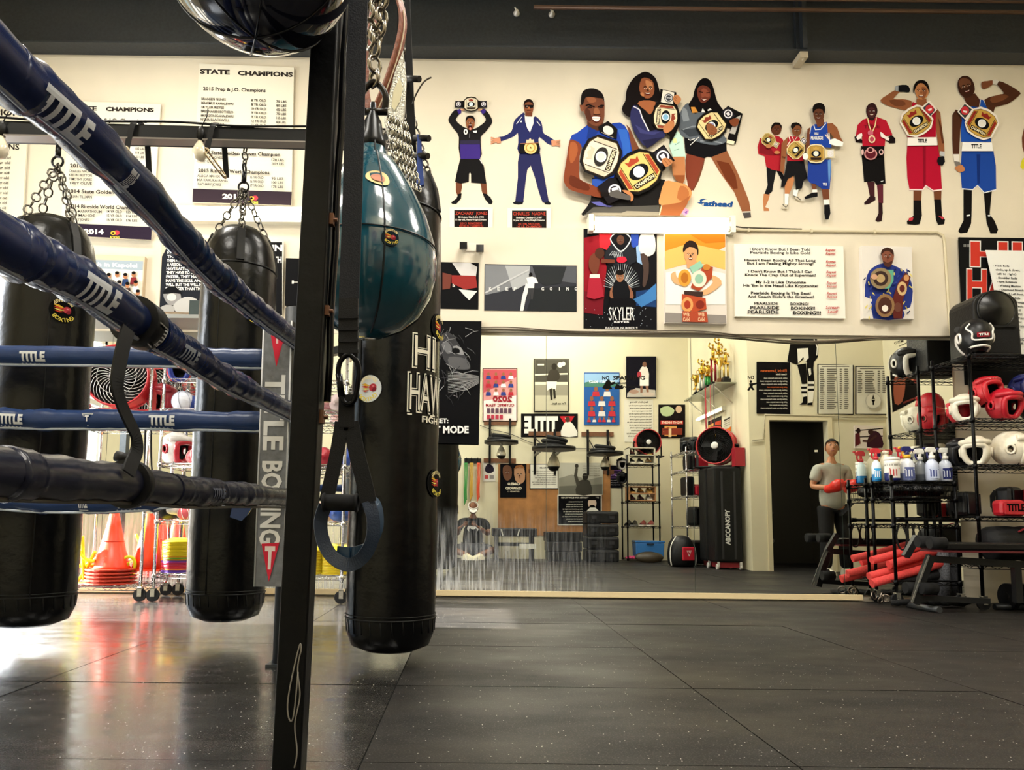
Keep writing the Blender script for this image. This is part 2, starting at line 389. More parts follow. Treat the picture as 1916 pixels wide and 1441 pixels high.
# ------------------------------------------------------------------ mirrors
def mirror_mat():
    m = bpy.data.materials.new('mirror_glass'); m.use_nodes = True; n, L = m.node_tree.nodes, m.node_tree.links; b = n['Principled BSDF']
    b.inputs['Base Color'].default_value = (.90, .92, .86, 1); b.inputs['Metallic'].default_value = 1; b.inputs['Roughness'].default_value = 0
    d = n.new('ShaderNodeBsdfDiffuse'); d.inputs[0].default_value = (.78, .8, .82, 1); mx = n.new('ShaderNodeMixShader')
    t = n.new('ShaderNodeTexCoord'); z = n.new('ShaderNodeTexNoise'); z.inputs['Scale'].default_value = 60; z.inputs['Detail'].default_value = 4
    mp = n.new('ShaderNodeMapping'); mp.inputs['Scale'].default_value = (1, 1, .06); L.new(t.outputs['Object'], mp.inputs[0]); L.new(mp.outputs[0], z.inputs[0])
    sp = n.new('ShaderNodeSeparateXYZ'); L.new(t.outputs['Object'], sp.inputs[0])
    def mr(src, a, b2, c, e):
        q = n.new('ShaderNodeMapRange'); q.inputs[1].default_value = a; q.inputs[2].default_value = b2; q.inputs[3].default_value = c; q.inputs[4].default_value = e; L.new(src, q.inputs[0]); return q.outputs[0]
    def mul(a, b2):
        q = n.new('ShaderNodeMath'); q.operation = 'MULTIPLY'
        for i, s in enumerate((a, b2)):
            if isinstance(s, float): q.inputs[i].default_value = s
            else: L.new(s, q.inputs[i])
        return q.outputs[0]
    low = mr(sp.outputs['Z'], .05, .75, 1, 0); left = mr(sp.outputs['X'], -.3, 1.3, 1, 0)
    L.new(mul(mul(mul(low, left), mr(z.outputs[0], .42, .62, .1, 1.0)), .85), mx.inputs[0])  # pale dust streaks at lower left, painted in for bright glare reflected there
    L.new(b.outputs[0], mx.inputs[1]); L.new(d.outputs[0], mx.inputs[2]); L.new(mx.outputs[0], n['Material Output'].inputs[0]); return m
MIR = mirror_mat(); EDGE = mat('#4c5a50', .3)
xs = [-3.09, -1.845, -.6, .645, 1.89, 3.14, 4.135]
xs.insert(0, -3.7)
words = ['first', 'second', 'third', 'fourth', 'fifth', 'sixth', 'seventh']
mt = MB()
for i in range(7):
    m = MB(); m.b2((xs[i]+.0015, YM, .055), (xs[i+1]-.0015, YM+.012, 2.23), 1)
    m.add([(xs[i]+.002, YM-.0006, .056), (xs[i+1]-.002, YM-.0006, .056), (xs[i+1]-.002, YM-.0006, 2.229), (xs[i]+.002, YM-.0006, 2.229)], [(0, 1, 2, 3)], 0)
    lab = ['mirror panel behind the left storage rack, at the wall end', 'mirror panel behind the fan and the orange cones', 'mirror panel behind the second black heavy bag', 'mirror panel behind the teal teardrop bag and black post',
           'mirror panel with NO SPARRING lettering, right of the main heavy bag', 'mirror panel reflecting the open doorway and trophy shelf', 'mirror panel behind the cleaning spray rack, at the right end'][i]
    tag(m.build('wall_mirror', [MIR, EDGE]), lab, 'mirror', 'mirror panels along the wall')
tag(MB().b2((-3.7, YM-.012, .012), (3.28, YM+.018, .056)).build('mirror_rail', mat('#e8d3a6', .5)), 'cream wooden rail along the foot of the wall mirrors', 'rail')
# raised painted board over the mirrors
a, b_ = py(1372, 431, 6.06), py(1783, 628, 6.06)
st(MB().b2((py(820, 500, 6.08).x-.0, 6.075, 2.26), (py(1776, 500, 6.075).x, YW, py(1372, 430, 6.07).z)).build('trim_7', CREAM))
c = MB(); zt = py(1500, 432, 6.06).z; xr = py(1770, 500, 6.06).x
c.tube([(py(1376, 428, 6.06).x, 6.06, zt+.01), (2.3, 6.06, zt), (xr-.06, 6.06, zt), (xr-.01, 6.06, zt-.03), (xr, 6.06, zt-.1), (xr+.005, 6.06, 2.35), (xr+.01, 6.06, 2.27)], .011, 8)
for x in (2.4, 2.95, 3.5): c.b2((x-.008, 6.05, zt-.015), (x+.008, 6.075, zt+.015))
tag(c.build('electrical_conduit', mat('#cfc3a4', .5)), 'cream conduit from the wall light along the board top and down its right edge', 'conduit')
c = MB(); pts = [(-.1, 2.27), (.3, 2.275), (.8, 2.255), (1.3, 2.25), (1.9, 2.262), (2.3, 2.235), (2.75, 2.20), (3.1, 2.205), (3.5, 2.24), (4.15, 2.255)]
c.tube(crom([(x, 6.065, z) for x, z in pts], 5), .009, 6); c.tube(crom([(x, 6.055, z+.012+.006*math.sin(x*7)) for x, z in pts if x < 2.4], 5), .005, 6)
tag(c.build('loose_cable', mat('#5b5040', .6)), 'loose brown cables sagging along the top edge of the wall mirrors', 'cable')
# ================================================================== boxing gear in front
VINYL = mat('#08090b', .27, 0, .3, 9, spec=.3, name='black_bag_vinyl', dist=.02)
STEEL = mat('#6a665f', .3, 1, name='zinc_chain'); DARKSTEEL = mat('#2a2a2c', .35, .8, .2, 60, name='dark_steel'); CHROME = mat('#d9d9dc', .12, 1)
def cylpm(c, r, a0=-math.pi/2):
    """metres around a standing cylinder from its front, and metres of height"""
    return lambda u, v, l: V((c[0]+(r+l)*math.cos(a0+u/r), c[1]+(r+l)*math.sin(a0+u/r), v))
def facing(c): return math.atan2(-c[1], -c[0])                       # angle that looks back to the hall's near side
def arc_text(a, h, txt, cx, cy, r, size, mid, span, flip=1):
    n = len(txt)
    for i, ch in enumerate(txt):
        if ch == ' ': continue
        t = mid+(i/(n-1)-.5)*span*flip; x, y = cx+r*math.cos(t), cy+r*math.sin(t)
        vs, fs = glyphs(ch, .02); mx = max(p[0] for p in vs); q = t-math.pi/2*flip
        a.raw(h, [(x+((p[0]-mx/2)*math.cos(q)-(p[1]-.35)*math.sin(q))*size, y+((p[0]-mx/2)*math.sin(q)+(p[1]-.35)*math.cos(q))*size) for p in vs], fs)
def club_patch(pm, name, parent, r=.062, base='#0b0b0c'):
    """round club badge: red glove with flames, name around it"""
    a = Art(pm, .0006); a.ell('#2b2b2b', 0, 0, r, n=32, rings=4); a.ell(base, 0, 0, r*.96, n=32, rings=4)
    a.ell('#b53a46', r*.3, r*.08, r*.30, r*.26, .3, rings=2); a.ell('#7d2430', r*.42, -r*.08, r*.2, r*.13, .5); a.ell('#e08a92', r*.34, r*.16, r*.1, r*.05)
    for i in range(4): a.poly(['#e4b23c', '#c4452f', '#e9cf6b', '#c4452f'][i], [(-r*.66, r*(.34-.14*i)), (-r*.3, r*(.40-.17*i)), (r*.1, r*(.2-.1*i)), (-r*.25, r*(.2-.14*i))])
    arc_text(a, '#e8d9a0', 'PEARLSIDE', 0, 0, r*.78, r*.34, math.pi/2, 1.75, -1); arc_text(a, '#e5d25a', 'BOXING', 0, 0, r*.78, r*.42, -math.pi/2, 1.7)
    return a.build(name, parent)
def heavy_bag(name, label, c, r, z0, z1, bar_z, turn=0, top='dome', group='black heavy bags hanging from the beams'):
    t = thing(name, label, 'punching bag', (c[0], c[1], z0), group)
    b = MB(); P = [(0, z0), (r*.55, z0+.004), (r*.86, z0+.03), (r*.97, z0+.085), (r*.992, z0+.15), (r, z0+.3)]
    P += [(r*(1+.012*math.sin(i*1.9)), z0+.3+(z1-.32-z0-.3)*i/9) for i in range(1, 10)] + [(r*.97, z1-.22), (r*.88, z1-.12), (r*.72, z1-.05), (r*.5, z1-.012), (0, z1)]
    b.lathe(P, (c[0], c[1], 0), 48); b.build('bag_body', VINYL, t)
    s = MB(); s.ring((c[0], c[1], z0+.15), r+.001, .0035, n=48, k=6); s.ring((c[0], c[1], z0+.165), r+.001, .002, n=48, k=6); s.ring((c[0], c[1], z1-.25), r*.985, .004, n=48, k=6)
    a = facing(c)+turn; s.tube([(c[0]+(r+.001)*math.cos(a), c[1]+(r+.001)*math.sin(a), z) for z in [z0+.15+(z1-.4-z0)*i/8 for i in range(9)]], .003, 5)
    for i in range(26):
        q = 2*math.pi*i/26; s.tube([(c[0]+r*.995*math.cos(q), c[1]+r*.995*math.sin(q), z0+.148), (c[0]+r*.975*math.cos(q+.03), c[1]+r*.975*math.sin(q+.03), z0+.09)], .0022, 4)
    s.build('seam', mat('#060607', .5), t)
    ch = MB(); hk = V((c[0], c[1], min(z1+.42, bar_z-.25)))
    for i in range(4):
        q = a+.5+i*math.pi/2; e = V((c[0]+r*.72*math.cos(q), c[1]+r*.72*math.sin(q), z1-.06)); ch.chain(e, hk, .055, .0045)
        ch.ring(e+V((0, 0, -.01)), .02, .005, (math.cos(q), math.sin(q), 0))
    ch.build('hanging_chain', STEEL, t)
    sw = MB(); sw.ring(hk+V((0, 0, .015)), .028, .006, (0, 1, 0)); sw.cyl(hk+V((0, 0, .04)), hk+V((0, 0, .1)), .014); sw.ring(hk+V((0, 0, .125)), .026, .006, (1, 0, 0)); sw.build('swivel', DARKSTEEL, t)
    up = MB(); up.chain(hk+V((0, 0, .14)), (c[0], c[1], bar_z), .05, .005); up.build('top_link', STEEL, t)
    for i in range(4):
        lp = MB(); q = a+.5+i*math.pi/2; d = V((math.cos(q), math.sin(q), 0)); lp.tube([V((c[0], c[1], z1-.05))+d*r*.74, V((c[0], c[1], z1-.13))+d*(r*.9), V((c[0], c[1], z1-.24))+d*(r*.985)], .01, flat=(.04, .012), up=d)
        lp.build('strap_loop', mat('#131316', .45), t)
    return t
# bags on the long beam
def near_bag():
    c = ((737-CX)/F*3.25, 3.25); r = .198
    t = heavy_bag('heavy_bag', 'large black heavy bag behind the teal bag, with white block lettering', c, r, .05, 2.28, 3.3, -.9)
    a0 = facing(c); m = cylpm(c, r*1.012, a0)
    L = Art(lambda u, v, l: m(u, v, l+.001), .0008)
    def blk(s, x0, x1, zb, cap, off, out='#d9d4c4', inn='#d9d4c4'): L.text(out, s, x0, x1, zb, -cap, off)
    def out_text(s, x0, x1, z0, cap):
        L.text('#e9e4d2', s, x0-.006, x1+.006, z0-.006, -(cap+.012), .03); L.text('#0d0e11', s, x0, x1, z0, -cap, .018); L.text('#e9e4d2', s, x0+.006, x1-.006, z0+.006, -(cap-.012), -.004)
    out_text('HI', .075, .20, 1.285, .145); out_text('HAW', .055, .255, 1.09, .165); L.text('#e9e4d2', 'FIGH', .12, .225, 1.045, -.028, .02)
    L.line('#e9e4d2', [(.05, 1.075), (.2, 1.08)], .006); L.build('printed_lettering', t)
    for u, v in ((-.12, 1.185), (.235, 1.49), (.225, .785)): club_patch(lambda x, y, l, u=u, v=v: m(u+x, v+y, l+.001), 'club_badge', t, .062, '#0b0b0c' if u > 0 else '#d7dce0')
    return t
near_bag()
c1 = ((66-CX)/F*3.52, 3.52)
t = heavy_bag('heavy_bag', 'leftmost black heavy bag at the edge of the picture behind the ring ropes', c1, .215, .1, 2.12, 2.66, .05)
m1 = cylpm(c1, .2175, facing(c1)); club_patch(lambda x, y, l: m1(.065+x, 1.605+y, l+.001), 'club_badge', t, .062)
L = Art(lambda u, v, l: m1(u, v, l+.001), .0007); L.ell('#3d4046', -.14, 1.80, .036, rings=3, n=28); L.ell('#121316', -.14, 1.80, .031, rings=3, n=28); L.text('#7d8288', 'TV', -.158, -.122, 1.783, -.036, .03); L.build('maker_badge', t)
c2 = ((432-CX)/F*3.86, 3.86)
t = heavy_bag('heavy_bag', 'black heavy bag right of the fan, middle one of the three behind the ropes', c2, .2, .09, 2.22, 2.70, -.5)
m2 = cylpm(c2, .2025, facing(c2)); club_patch(lambda x, y, l: m2(.09+x, 1.70+y, l+.001), 'club_badge', t, .062)
# beam they hang from
A, B = py(-60, 246, 3.45), py(612, 262, 3.9)
d = (B-A).normalized(); A2 = A-d*2.0; B2 = B+d*.42
bt = thing('bag_rail', 'long black steel beam that the heavy bags hang from', 'rail', (0, 3.7, B.z))
b = MB(); b.tube([A2, B2], 1, flat=(.07, .085)); b.build('rail_bar', mat('#101216', .5, spec=.3), bt)
b = MB(); b.tube([A2+V((0, -.028, -.046)), B2+V((0, -.028, -.046))], .004, flat=(.07, .008)); b.build('bottom_flange', mat('#7c7670', .45, .5), bt)
b = MB(); b.b2((A2.x-.04, A2.y-.05, 0), (A2.x+.04, A2.y+.05, A2.z-.04)); b.build('support_leg', BLACKSTEEL, bt); b = MB(); b.b2((B2.x-.03, B2.y-.03, B2.z-.06), (B2.x+.03, B2.y+.03, 4.79)); b.build('support_leg', mat('#0c0c0e', .6, spec=.2), bt)
# spare strap hangers with carabiners looped over the beam
for i, (u, lab) in enumerate(((243, 'strap hanger with carabiner on the beam, in front of the 2014 board'), (392, 'strap hanger with carabiner on the beam, in front of the 2015 board'))):
    q = (u-(-60))/(612+60); p = A.lerp(B, q); t = thing('strap_hanger', lab, 'strap', p, 'strap hangers on the beam')
    s = MB(); x = p.x; s.tube(crom([(x-.035, p.y-.075, p.z-.13), (x-.015, p.y-.06, p.z+.03), (x, p.y, p.z+.062), (x+.005, p.y+.055, p.z+.03), (x+.03, p.y+.06, p.z-.2)], 5), .01, flat=(.03, .004), up=(0, -1, 0)); s.build('webbing', mat('#15151a', .7), t)
    s = MB(); s.tube(crom([(x-.035, p.y-.075, p.z-.12), (x-.03, p.y-.08, p.z-.15), (x+.03, p.y, p.z-.22), (x+.032, p.y+.03, p.z-.2), (x-.02, p.y-.04, p.z-.13)], 4, True), .006, 7, closed=True); s.ring((x-.035, p.y-.08, p.z-.12), .013, .007, (0, 1, 0)); s.build('carabiner', mat('#b9a88f', .25, 1), t)
# festoon bulbs on the beam
ft = thing('festoon_cable', 'black festoon light cable taped along the hanging beam', 'cable', A)
b = MB(); pts = []
for i in range(15):
    q = i/14; p = A2.lerp(B2, q); pts.append((p.x, p.y-.045, p.z+.05+.008*math.sin(i*2.1)))
b.tube(crom(pts, 4), .006, 6); b.build('wire', mat('#0c0c0e', .5), ft)
for i, (u, l) in enumerate(((8, 'left clear light bulb hanging from the beam at the picture edge'), (363, 'right clear light bulb hanging from the beam near the second bag'))):
    q = (u+60)/672; p = A.lerp(B, q)+V((0, -.05, .0)); t = thing('light_bulb', l, 'light bulb', p, 'festoon bulbs on the beam')
    s = MB(); s.lathe([(.0, -.0), (.018, 0), (.02, .055), (.012, .075), (0, .08)], (p.x, p.y, p.z-.05), 14); s.tube([(p.x, p.y, p.z+.02), (p.x+.03, p.y, p.z+.09), (p.x+.035, p.y-.005, p.z+.13)], .003, 5); s.build('socket', mat('#111113', .5), t)
    s = MB(); s.lathe([(0, -.12), (.024, -.114), (.038, -.085), (.039, -.065), (.028, -.035), (.015, -.012), (.013, 0)], (p.x, p.y, p.z-.045), 20); s.build('glass_bulb', mat('#f3e9d2', .12, spec=.8, coat=.5), t)
# ------------------------------------------------------------------ teal teardrop bag
TEAL = mat('#12485a', .16, 0, .25, 4, spec=.7, coat=.6, name='teal_bag_vinyl', dist=.03)
Yt = 2.3; ct = py(691, 480, Yt); ct.y = Yt; r = .222
zb, zt_ = py(700, 632, Yt).z, py(700, 262, Yt).z
t = thing('teardrop_bag', 'glossy dark teal teardrop punching bag hanging behind the black post', 'punching bag', (ct.x, Yt, zb))
H = zt_-zb
prof = [(0, 0), (.05, .004), (.11, .03), (.165, .075), (.203, .14), (.22, .21), (.222, .255), (.213, .32), (.188, .40), (.15, .48), (.11, .55), (.075, .60), (.052, H-.06), (.042, H-.02), (.036, H+.0)]
tb = MB(); tb.lathe(prof, (ct.x, Yt, zb), 48); tb.build('bag_body', TEAL, t)
s = MB()
for k in range(4):
    q = .35+k*math.pi/2; s.tube([(ct.x+(rr+.001)*math.cos(q), Yt+(rr+.001)*math.sin(q), zb+zz) for rr, zz in prof[1:]], .003, 5)
s.ring((ct.x, Yt, zb+.29), .221, .0025, n=48, k=5); s.build('seam', mat('#0a1c24', .4), t)
s = MB(); s.lathe([(.045, 0), (.047, .03), (.036, .06), (.03, .1), (.012, .14), (.01, .17)], (ct.x, Yt, zb+H-.04), 24); s.build('neck_collar', mat('#15181d', .3, .2), t)
pmb = cylpm((ct.x, Yt), .217, facing((ct.x, Yt))); club_patch(lambda x, y, l: pmb(.06+x, zb+.255+y, l+.006), 'club_badge', t, .027, '#10202a')
s2 = Art(lambda x, y, l: (lambda p: V((p.x, p.y, p.z)))(V((ct.x+(.145-.55*(y-.02)+l)*math.sin(.02+x/.15+.05), Yt-(.145-.55*(y-.02)+l)*math.cos(.02+x/.15+.05), zb+.47+y))), .0008)
s2.poly('#e3cf9a', [(.0, .02), (.03, .03), (.06, .02), (.065, -.01), (.05, -.03), (.02, -.025), (-.005, -.005)], 4); s2.poly('#c98d7a', [(.01, .005), (.03, .015), (.05, .005), (.045, -.015), (.02, -.012)], 4); s2.build('torn_sticker', t)
top = V((ct.x, Yt, zb+H+.12))
sh = MB(); sh.tube(crom([top+V(q) for q in ((-.035, -.01, -.02), (-.04, 0, .04), (0, 0, .085), (.04, 0, .04), (.035, .01, -.02))], 5), .011, 8); sh.cyl(top+V((-.05, 0, -.02)), top+V((.05, 0, -.02)), .012); sh.ball(top+V((-.055, 0, -.02)), .018); sh.build('shackle', mat('#2f2d2b', .3, 1), t)
ch = MB(); ch.chain(top+V((0, 0, .07)), (ct.x+.01, Yt-.02, 3.05), .07, .0075); ch.chain(top+V((-.015, -.01, .2)), (ct.x-.035, Yt-.03, 3.05), .066, .007); ch.chain(top+V((.02, -.015, .24)), (ct.x+.05, Yt-.03, 3.05), .066, .007); ch.chain(top+V((.03, -.02, .34)), (ct.x+.02, Yt-.05, 3.05), .066, .007); ch.build('hanging_chain', mat('#8f887c', .25, 1), t)
# ------------------------------------------------------------------ round ball bag at the top
Yb = 1.5; cb = py(485, -99, Yb); R = .217
t = thing('ball_bag', 'glossy dark navy round wrecking ball bag at the top edge of the picture', 'punching bag', (cb.x, Yb, cb.z-R))
b = MB(); b.lathe([(R*math.sin(math.pi*i/20), -R*math.cos(math.pi*i/20)) for i in range(17)]+[(.05, R*.98), (.03, R*1.15)], (cb.x, Yb, cb.z), 48); b.build('bag_body', mat('#0d1026', .1, 0, .12, 3, spec=.8, coat=.7, name='navy_bag_vinyl', dist=.02), t)
s = MB(); [s.ring((cb.x, Yb, cb.z), R+.0005, .0025, (math.cos(k), math.sin(k), 0), 48, 5) for k in (.4, 1.45, 2.5)]; s.build('seam', mat('#080a18', .3), t)
s = MB(); s.chain((cb.x, Yb, cb.z+R*1.1), (cb.x, Yb, 3.4), .06, .006); s.build('hanging_chain', STEEL, t)
# ------------------------------------------------------------------ black steel post
PB, PT = pz(548, 1500, 0), py(624, -60, 1.72)
PB = py(541, 1441, 1.72); PT = py(612, 60, 1.72); d = (PT-PB)/(PT.z-PB.z)
P0 = PB-d*PB.z; P1 = PB+d*(3.4-PB.z)
t = thing('steel_post', 'leaning black square steel post in the foreground', 'post', (P0.x, P0.y, 0))
b = MB(); b.tube([P0, P1], 1, flat=(.066, .066), up=(0, -1, 0)); b.build('post_tube', mat('#08090c', .45, 0, .25, 25, spec=.2, name='black_gloss_paint'), t, bevel=.004)
b = MB(); b.b2((P0.x-.05, P0.y-.12, 0), (P0.x+.05, P0.y+.035, .012)); [b.cyl((P0.x+x, P0.y-.09, .012), (P0.x+x, P0.y-.09, .03), .011, n=6) for x in (-.03, .03)]; b.build('base_plate', BLACKSTEEL, t)
def pp(z, dx=0, dy=0): q = P0+d*z; return V((q.x+dx, q.y+dy, z))
b = MB(); b.tube(crom([pp(.06+.02*i, .02+.004*math.sin(i), -.037) for i in range(14)]+[pp(.33, .018, -.037), pp(.26, .005, -.04), pp(.2, -.002, -.04), pp(.165, .004, -.04), pp(.175, .013, -.04), pp(.27, .018, -.04)], 4), .0018, 5); b.build('frayed_cord', mat('#8f8a80', .6), t)
for z, s_ in ((.86, .016), (.6, .012), (1.12, .012), (1.35, .014)):
    b = MB(); b.box(pp(z, .037, -.01), (.012, .02, s_*2)); b.cyl(pp(z, .03, -.01), pp(z, .052, -.01), .005, n=8); b.build('bolt', mat('#6d4a36', .5, .6), t)
b = MB(); b.tube([pp(.9+.1*i, .044+.002*math.sin(i*2), .01) for i in range(24)], .009, 8); b.build('cable_tube', mat('#17181d', .2, .3), t)
# second, slimmer upright of the same rig
q0, q1 = py(640, 60, 1.85), py(606, 1441, 1.85)
# ------------------------------------------------------------------ suspension strap trainer beside the post
Ys = 1.62
def sp(u, v, dy=0): return py(u, v, Ys+dy)
WEB = mat('#0e0f14', .75, 0, .2, 400, name='nylon_webbing')
t = thing('suspension_trainer', 'black suspension strap trainer with foam handle and blue foot loops hanging beside the post', 'strap', sp(655, 640), None)
b = MB(); b.tube(crom([sp(672, -60), sp(668, 80), sp(663, 250), sp(658, 420), sp(653, 560), sp(652, 640)], 4), 1, flat=(.046, .004), up=(0, -1, .0)); b.build('main_strap', mat('#0c1224', .7, 0, .2, 300, name='navy_webbing'), t)
b = MB(); b.tube([sp(653, 560, -.004), sp(652, 668, -.004)], 1, flat=(.044, .016), up=(0, -1, 0)); [b.tube([sp(652, v, -.013), sp(652, v+6, -.013)], 1, flat=(.046, .004), up=(0, -1, 0)) for v in (590, 612, 634, 655)]; b.build('strap_stitching', WEB, t)
b = MB(); b.tube(crom([sp(652, 664, -.01), sp(637, 676, -.01), sp(633, 700, -.01), sp(640, 745, -.01), sp(652, 756, -.01), sp(664, 745, -.01), sp(671, 700, -.01), sp(667, 676, -.01)], 5, True), .0062, 8, closed=True); b.cyl(sp(634, 700, -.01), sp(639, 742, -.01), .008); b.build('carabiner', mat('#1a1b20', .2, .7), t)
b = MB(); b.tube([sp(649, 738, -.004), sp(648, 800)], 1, flat=(.036, .006), up=(0, -1, 0)); b.build('top_strap', WEB, t)
b = MB(); b.tube(crom([sp(640, 790), sp(632, 840), sp(618, 905), sp(610, 940)], 4), 1, flat=(.032, .004), up=(0, -1, 0)); b.tube(crom([sp(656, 790), sp(668, 850), sp(682, 905), sp(690, 940)], 4), 1, flat=(.036, .004), up=(0, -1, 0)); b.build('side_strap', WEB, t)
b = MB(); b.cyl(sp(607, 940), sp(667, 941), .019, n=20); b.ring(sp(607, 940), .018, .004, (1, 0, 0)); b.ring(sp(667, 941), .018, .004, (1, 0, 0)); b.build('foam_handle', mat('#121318', .85), t)
b = MB(); b.tube(crom([sp(609, 945), sp(600, 975), sp(604, 1010), sp(620, 1040), sp(645, 1056), sp(668, 1052), sp(688, 1030), sp(698, 1000), sp(697, 965), sp(688, 938)], 5), 1, flat=(.03, .005), up=(.5, -1, .2)); b.build('foot_loop', mat('#132338', .5, 0, .2, 300), t)
b = MB(); b.tube(crom([sp(690, 935, .02), sp(706, 945, .03), sp(711, 972, .04), sp(706, 1000, .04), sp(690, 1025, .04), sp(660, 1036, .03), sp(630, 1034, .03)], 5), 1, flat=(.03, .004), up=(1, -.4, .2)); b.build('foot_loop', mat('#1d3a55', .35), t)
# ------------------------------------------------------------------ gear hanging from the rig: leather loop, silver net, hook board
Yh = 2.5
def hp(u, v, dy=0): return py(u, v, Yh+dy)
t = thing('leather_strap', 'worn brown leather strap loop hanging around the chain', 'strap', hp(720, 200))
b = MB(); b.tube(crom([hp(690, 205), hp(683, 165), hp(684, 120), hp(692, 80), hp(698, 30), hp(705, -20)], 5), 1, flat=(.03, .007), up=(.6, -1, 0)); b.tube(crom([hp(705, 205), hp(722, 165), hp(742, 105), hp(753, 55), hp(752, 20), hp(742, -15)], 5), 1, flat=(.04, .008), up=(1, -.6, 0)); b.build('leather_loop', mat('#7d4630', .55, 0, .5, 60, .3), t)
b = MB(); b.tube(crom([hp(707, 205, -.006), hp(724, 165, -.006), hp(745, 105, -.006), hp(756, 55, -.006), hp(755, 20, -.006)], 5), .003, 5); b.build('edge_piping', mat('#c9b79a', .6), t)
t = thing('silver_net', 'bundle of silver lace net and thin chains hanging beside the teal bag', 'net', hp(745, 200))
NET = mat('#b8b7ad', .3, .6, .6, 120, .35)
b = MB(); P = [hp(u, v) for u, v in ((754, 95), (760, 140), (757, 200), (750, 255), (728, 262), (718, 225), (728, 175), (740, 130))]; b.prism(P, (0, .03, 0)); b.build('lace_panel', NET, t)
b = MB(); P = [hp(u, v, -.004) for u, v in ((748, 145), (754, 165), (748, 190), (738, 207), (733, 200), (736, 170))]; b.prism(P, (0, .002, 0)); b.build('clear_window', mat('#d9d2b4', .2), t)
b = MB()
for i in range(7):
    x = 728+i*5; b.chain(hp(x, 215+3*i, .01*i-.03), hp(x+14+2*i, 335+4*i, .01*i-.03), .035, .0035)
b.build('chain_strand', mat('#a8a498', .25, 1), t)
t = thing('hook_board', 'black upright peg board with hooks behind the hanging gear', 'rack', hp(770, 200, .4))
b = MB(); q = [hp(u, v, .4) for u, v in ((757, -20), (766, -20), (775, 200), (780, 300), (764, 330), (760, 200))]; b.prism(q, (0, .02, 0)); b.build('upright', mat('#0c0c0e', .6, spec=.2), t)
for u, v in ((772, 147), (790, 258), (788, 291)):
    b = MB(); p = hp(u-14, v, .39); b.cyl(p, hp(u+13, v+1, .34), .013, n=10); b.build('peg', mat('#1a140f', .5), t)
b = MB(); q = [hp(u, v, .36) for u, v in ((781, 250), (788, 258), (793, 345), (779, 350))]; b.prism(q, (0, .02, 0)); tag(b.build('blue_strap', mat('#123a8c', .5)), 'folded blue strap hanging from a peg beside the wall stickers', 'strap')
b = MB(); b.tube(crom([hp(772, 195, .38), hp(777, 180, .36), hp(788, 160, .34), hp(797, 150, .34), hp(807, 145, .34)], 4), .0035, 5); tag(b.build('bent_wire', mat('#3a3128', .5)), 'thin bent wire sticking out above the pegs', 'wire')
# top beam that carries the bags near the post
b = MB(); b.b2((-1.5, 2.25, 3.05), (-.06, 2.37, 3.17)); b.b2((-1.2, 1.44, 3.4), (-.1, 1.56, 3.5)); b.b2((-.62, 1.6, 3.4), (-.5, 3.4, 3.5)); b.b2((-.62, 2.25, 3.17), (-.5, 2.37, 3.4)); b.b2((-.62, 3.2, 3.3), (-.2, 3.32, 3.4)); b.b2((-.6, 3.2, 3.4), (-.52, 3.3, 5.42))
tag(b.build('rig_frame', BLACKSTEEL), 'black steel overhead frame above the picture that carries the teal bag', 'frame')
# ================================================================== the boxing ring: ropes and corner pad
def vinyl(h, rough, b=.6, sc=14): return mat(h, rough, 0, b, sc, .12, spec=.4, dist=.02, stretch=(1, .35, 1))
NAVY = vinyl('#142148', .25, .25, 6); NAVY2 = vinyl('#1a3567', .34, .35, 8); DARK = vinyl('#191b2a', .26, .4, 10)
WHITE = '#d7dbe2'
def rope_cover(P, r, seed, wob=.09, taper=0):
    rnd = random.Random(seed); P = crom(P, 9); n = len(P); b = MB()
    rs = [r*(1+wob*math.sin(i*.9+seed)+wob*.7*math.sin(i*2.3+seed*3)+rnd.uniform(-.04, .04)) for i in range(n)]
    if taper: rs = [x*(1-taper*(i/(n-1))**2) for i, x in enumerate(rs)]
    b.tube(P, rs, 20); return b, P, rs
def rope_pm(P, i, r, view=(0, -1, 0)):
    c, T = V(P[i]), (V(P[min(i+1, len(P)-1)])-V(P[max(i-1, 0)])).normalized(); 
    if prj(c+T*.02)[0] < prj(c)[0]: T = -T                          # lettering runs left to right for the hall's near side
    N = (EYE-c); N = (N-T*N.dot(T)).normalized(); Bv = N.cross(T)
    return lambda a, b, l: c+T*a+(N*math.cos(b/r)+Bv*math.sin(b/r))*(r+l)
def logo(P, u, r, parent, w=.14, h=.05, col=WHITE, rs=None):
    i = min(range(len(P)), key=lambda k: abs(prj(P[k])[0]-u)); R_ = max(rs[max(i-3, 0):i+4])*1.04 if rs else r*1.1; a = Art(rope_pm(P, i, R_), .0006)
    a.text(col, 'TITLE', -w/2, w/2, -h/2, -h, .05, cuts=8)
    for k in range(6): a.rect(col, -w/2+k*w/6+.004, -h*.78, -w/2+k*w/6+.01, -h*.66)
    a.build('printed_logo', parent)
def prj(p):
    d = V(p)-EYE; z = d.dot(FW); return (CX+F*d.dot(RT)/z, CY-F*d.dot(UP)/z)
XN = -.75
near = [('top', 'near top ring rope in navy cover, running from upper left to the corner', [(-45, 78), (0, 118), (130, 228), (270, 365), (370, 482), (450, 556), (556, 640)], 82, .048, NAVY),
        ('middle', 'near middle ring rope in navy cover, sloping down to the corner', [(-60, 420), (0, 449), (80, 492), (150, 528), (250, 598), (340, 655), (425, 710), (552, 776)], 152, .046, NAVY),
        ('lower', 'near lower ring rope in black bunched cover, almost level', [(-60, 878), (0, 886), (120, 897), (240, 906), (350, 920), (450, 925), (548, 932)], 380, .044, DARK)]
NR = {}
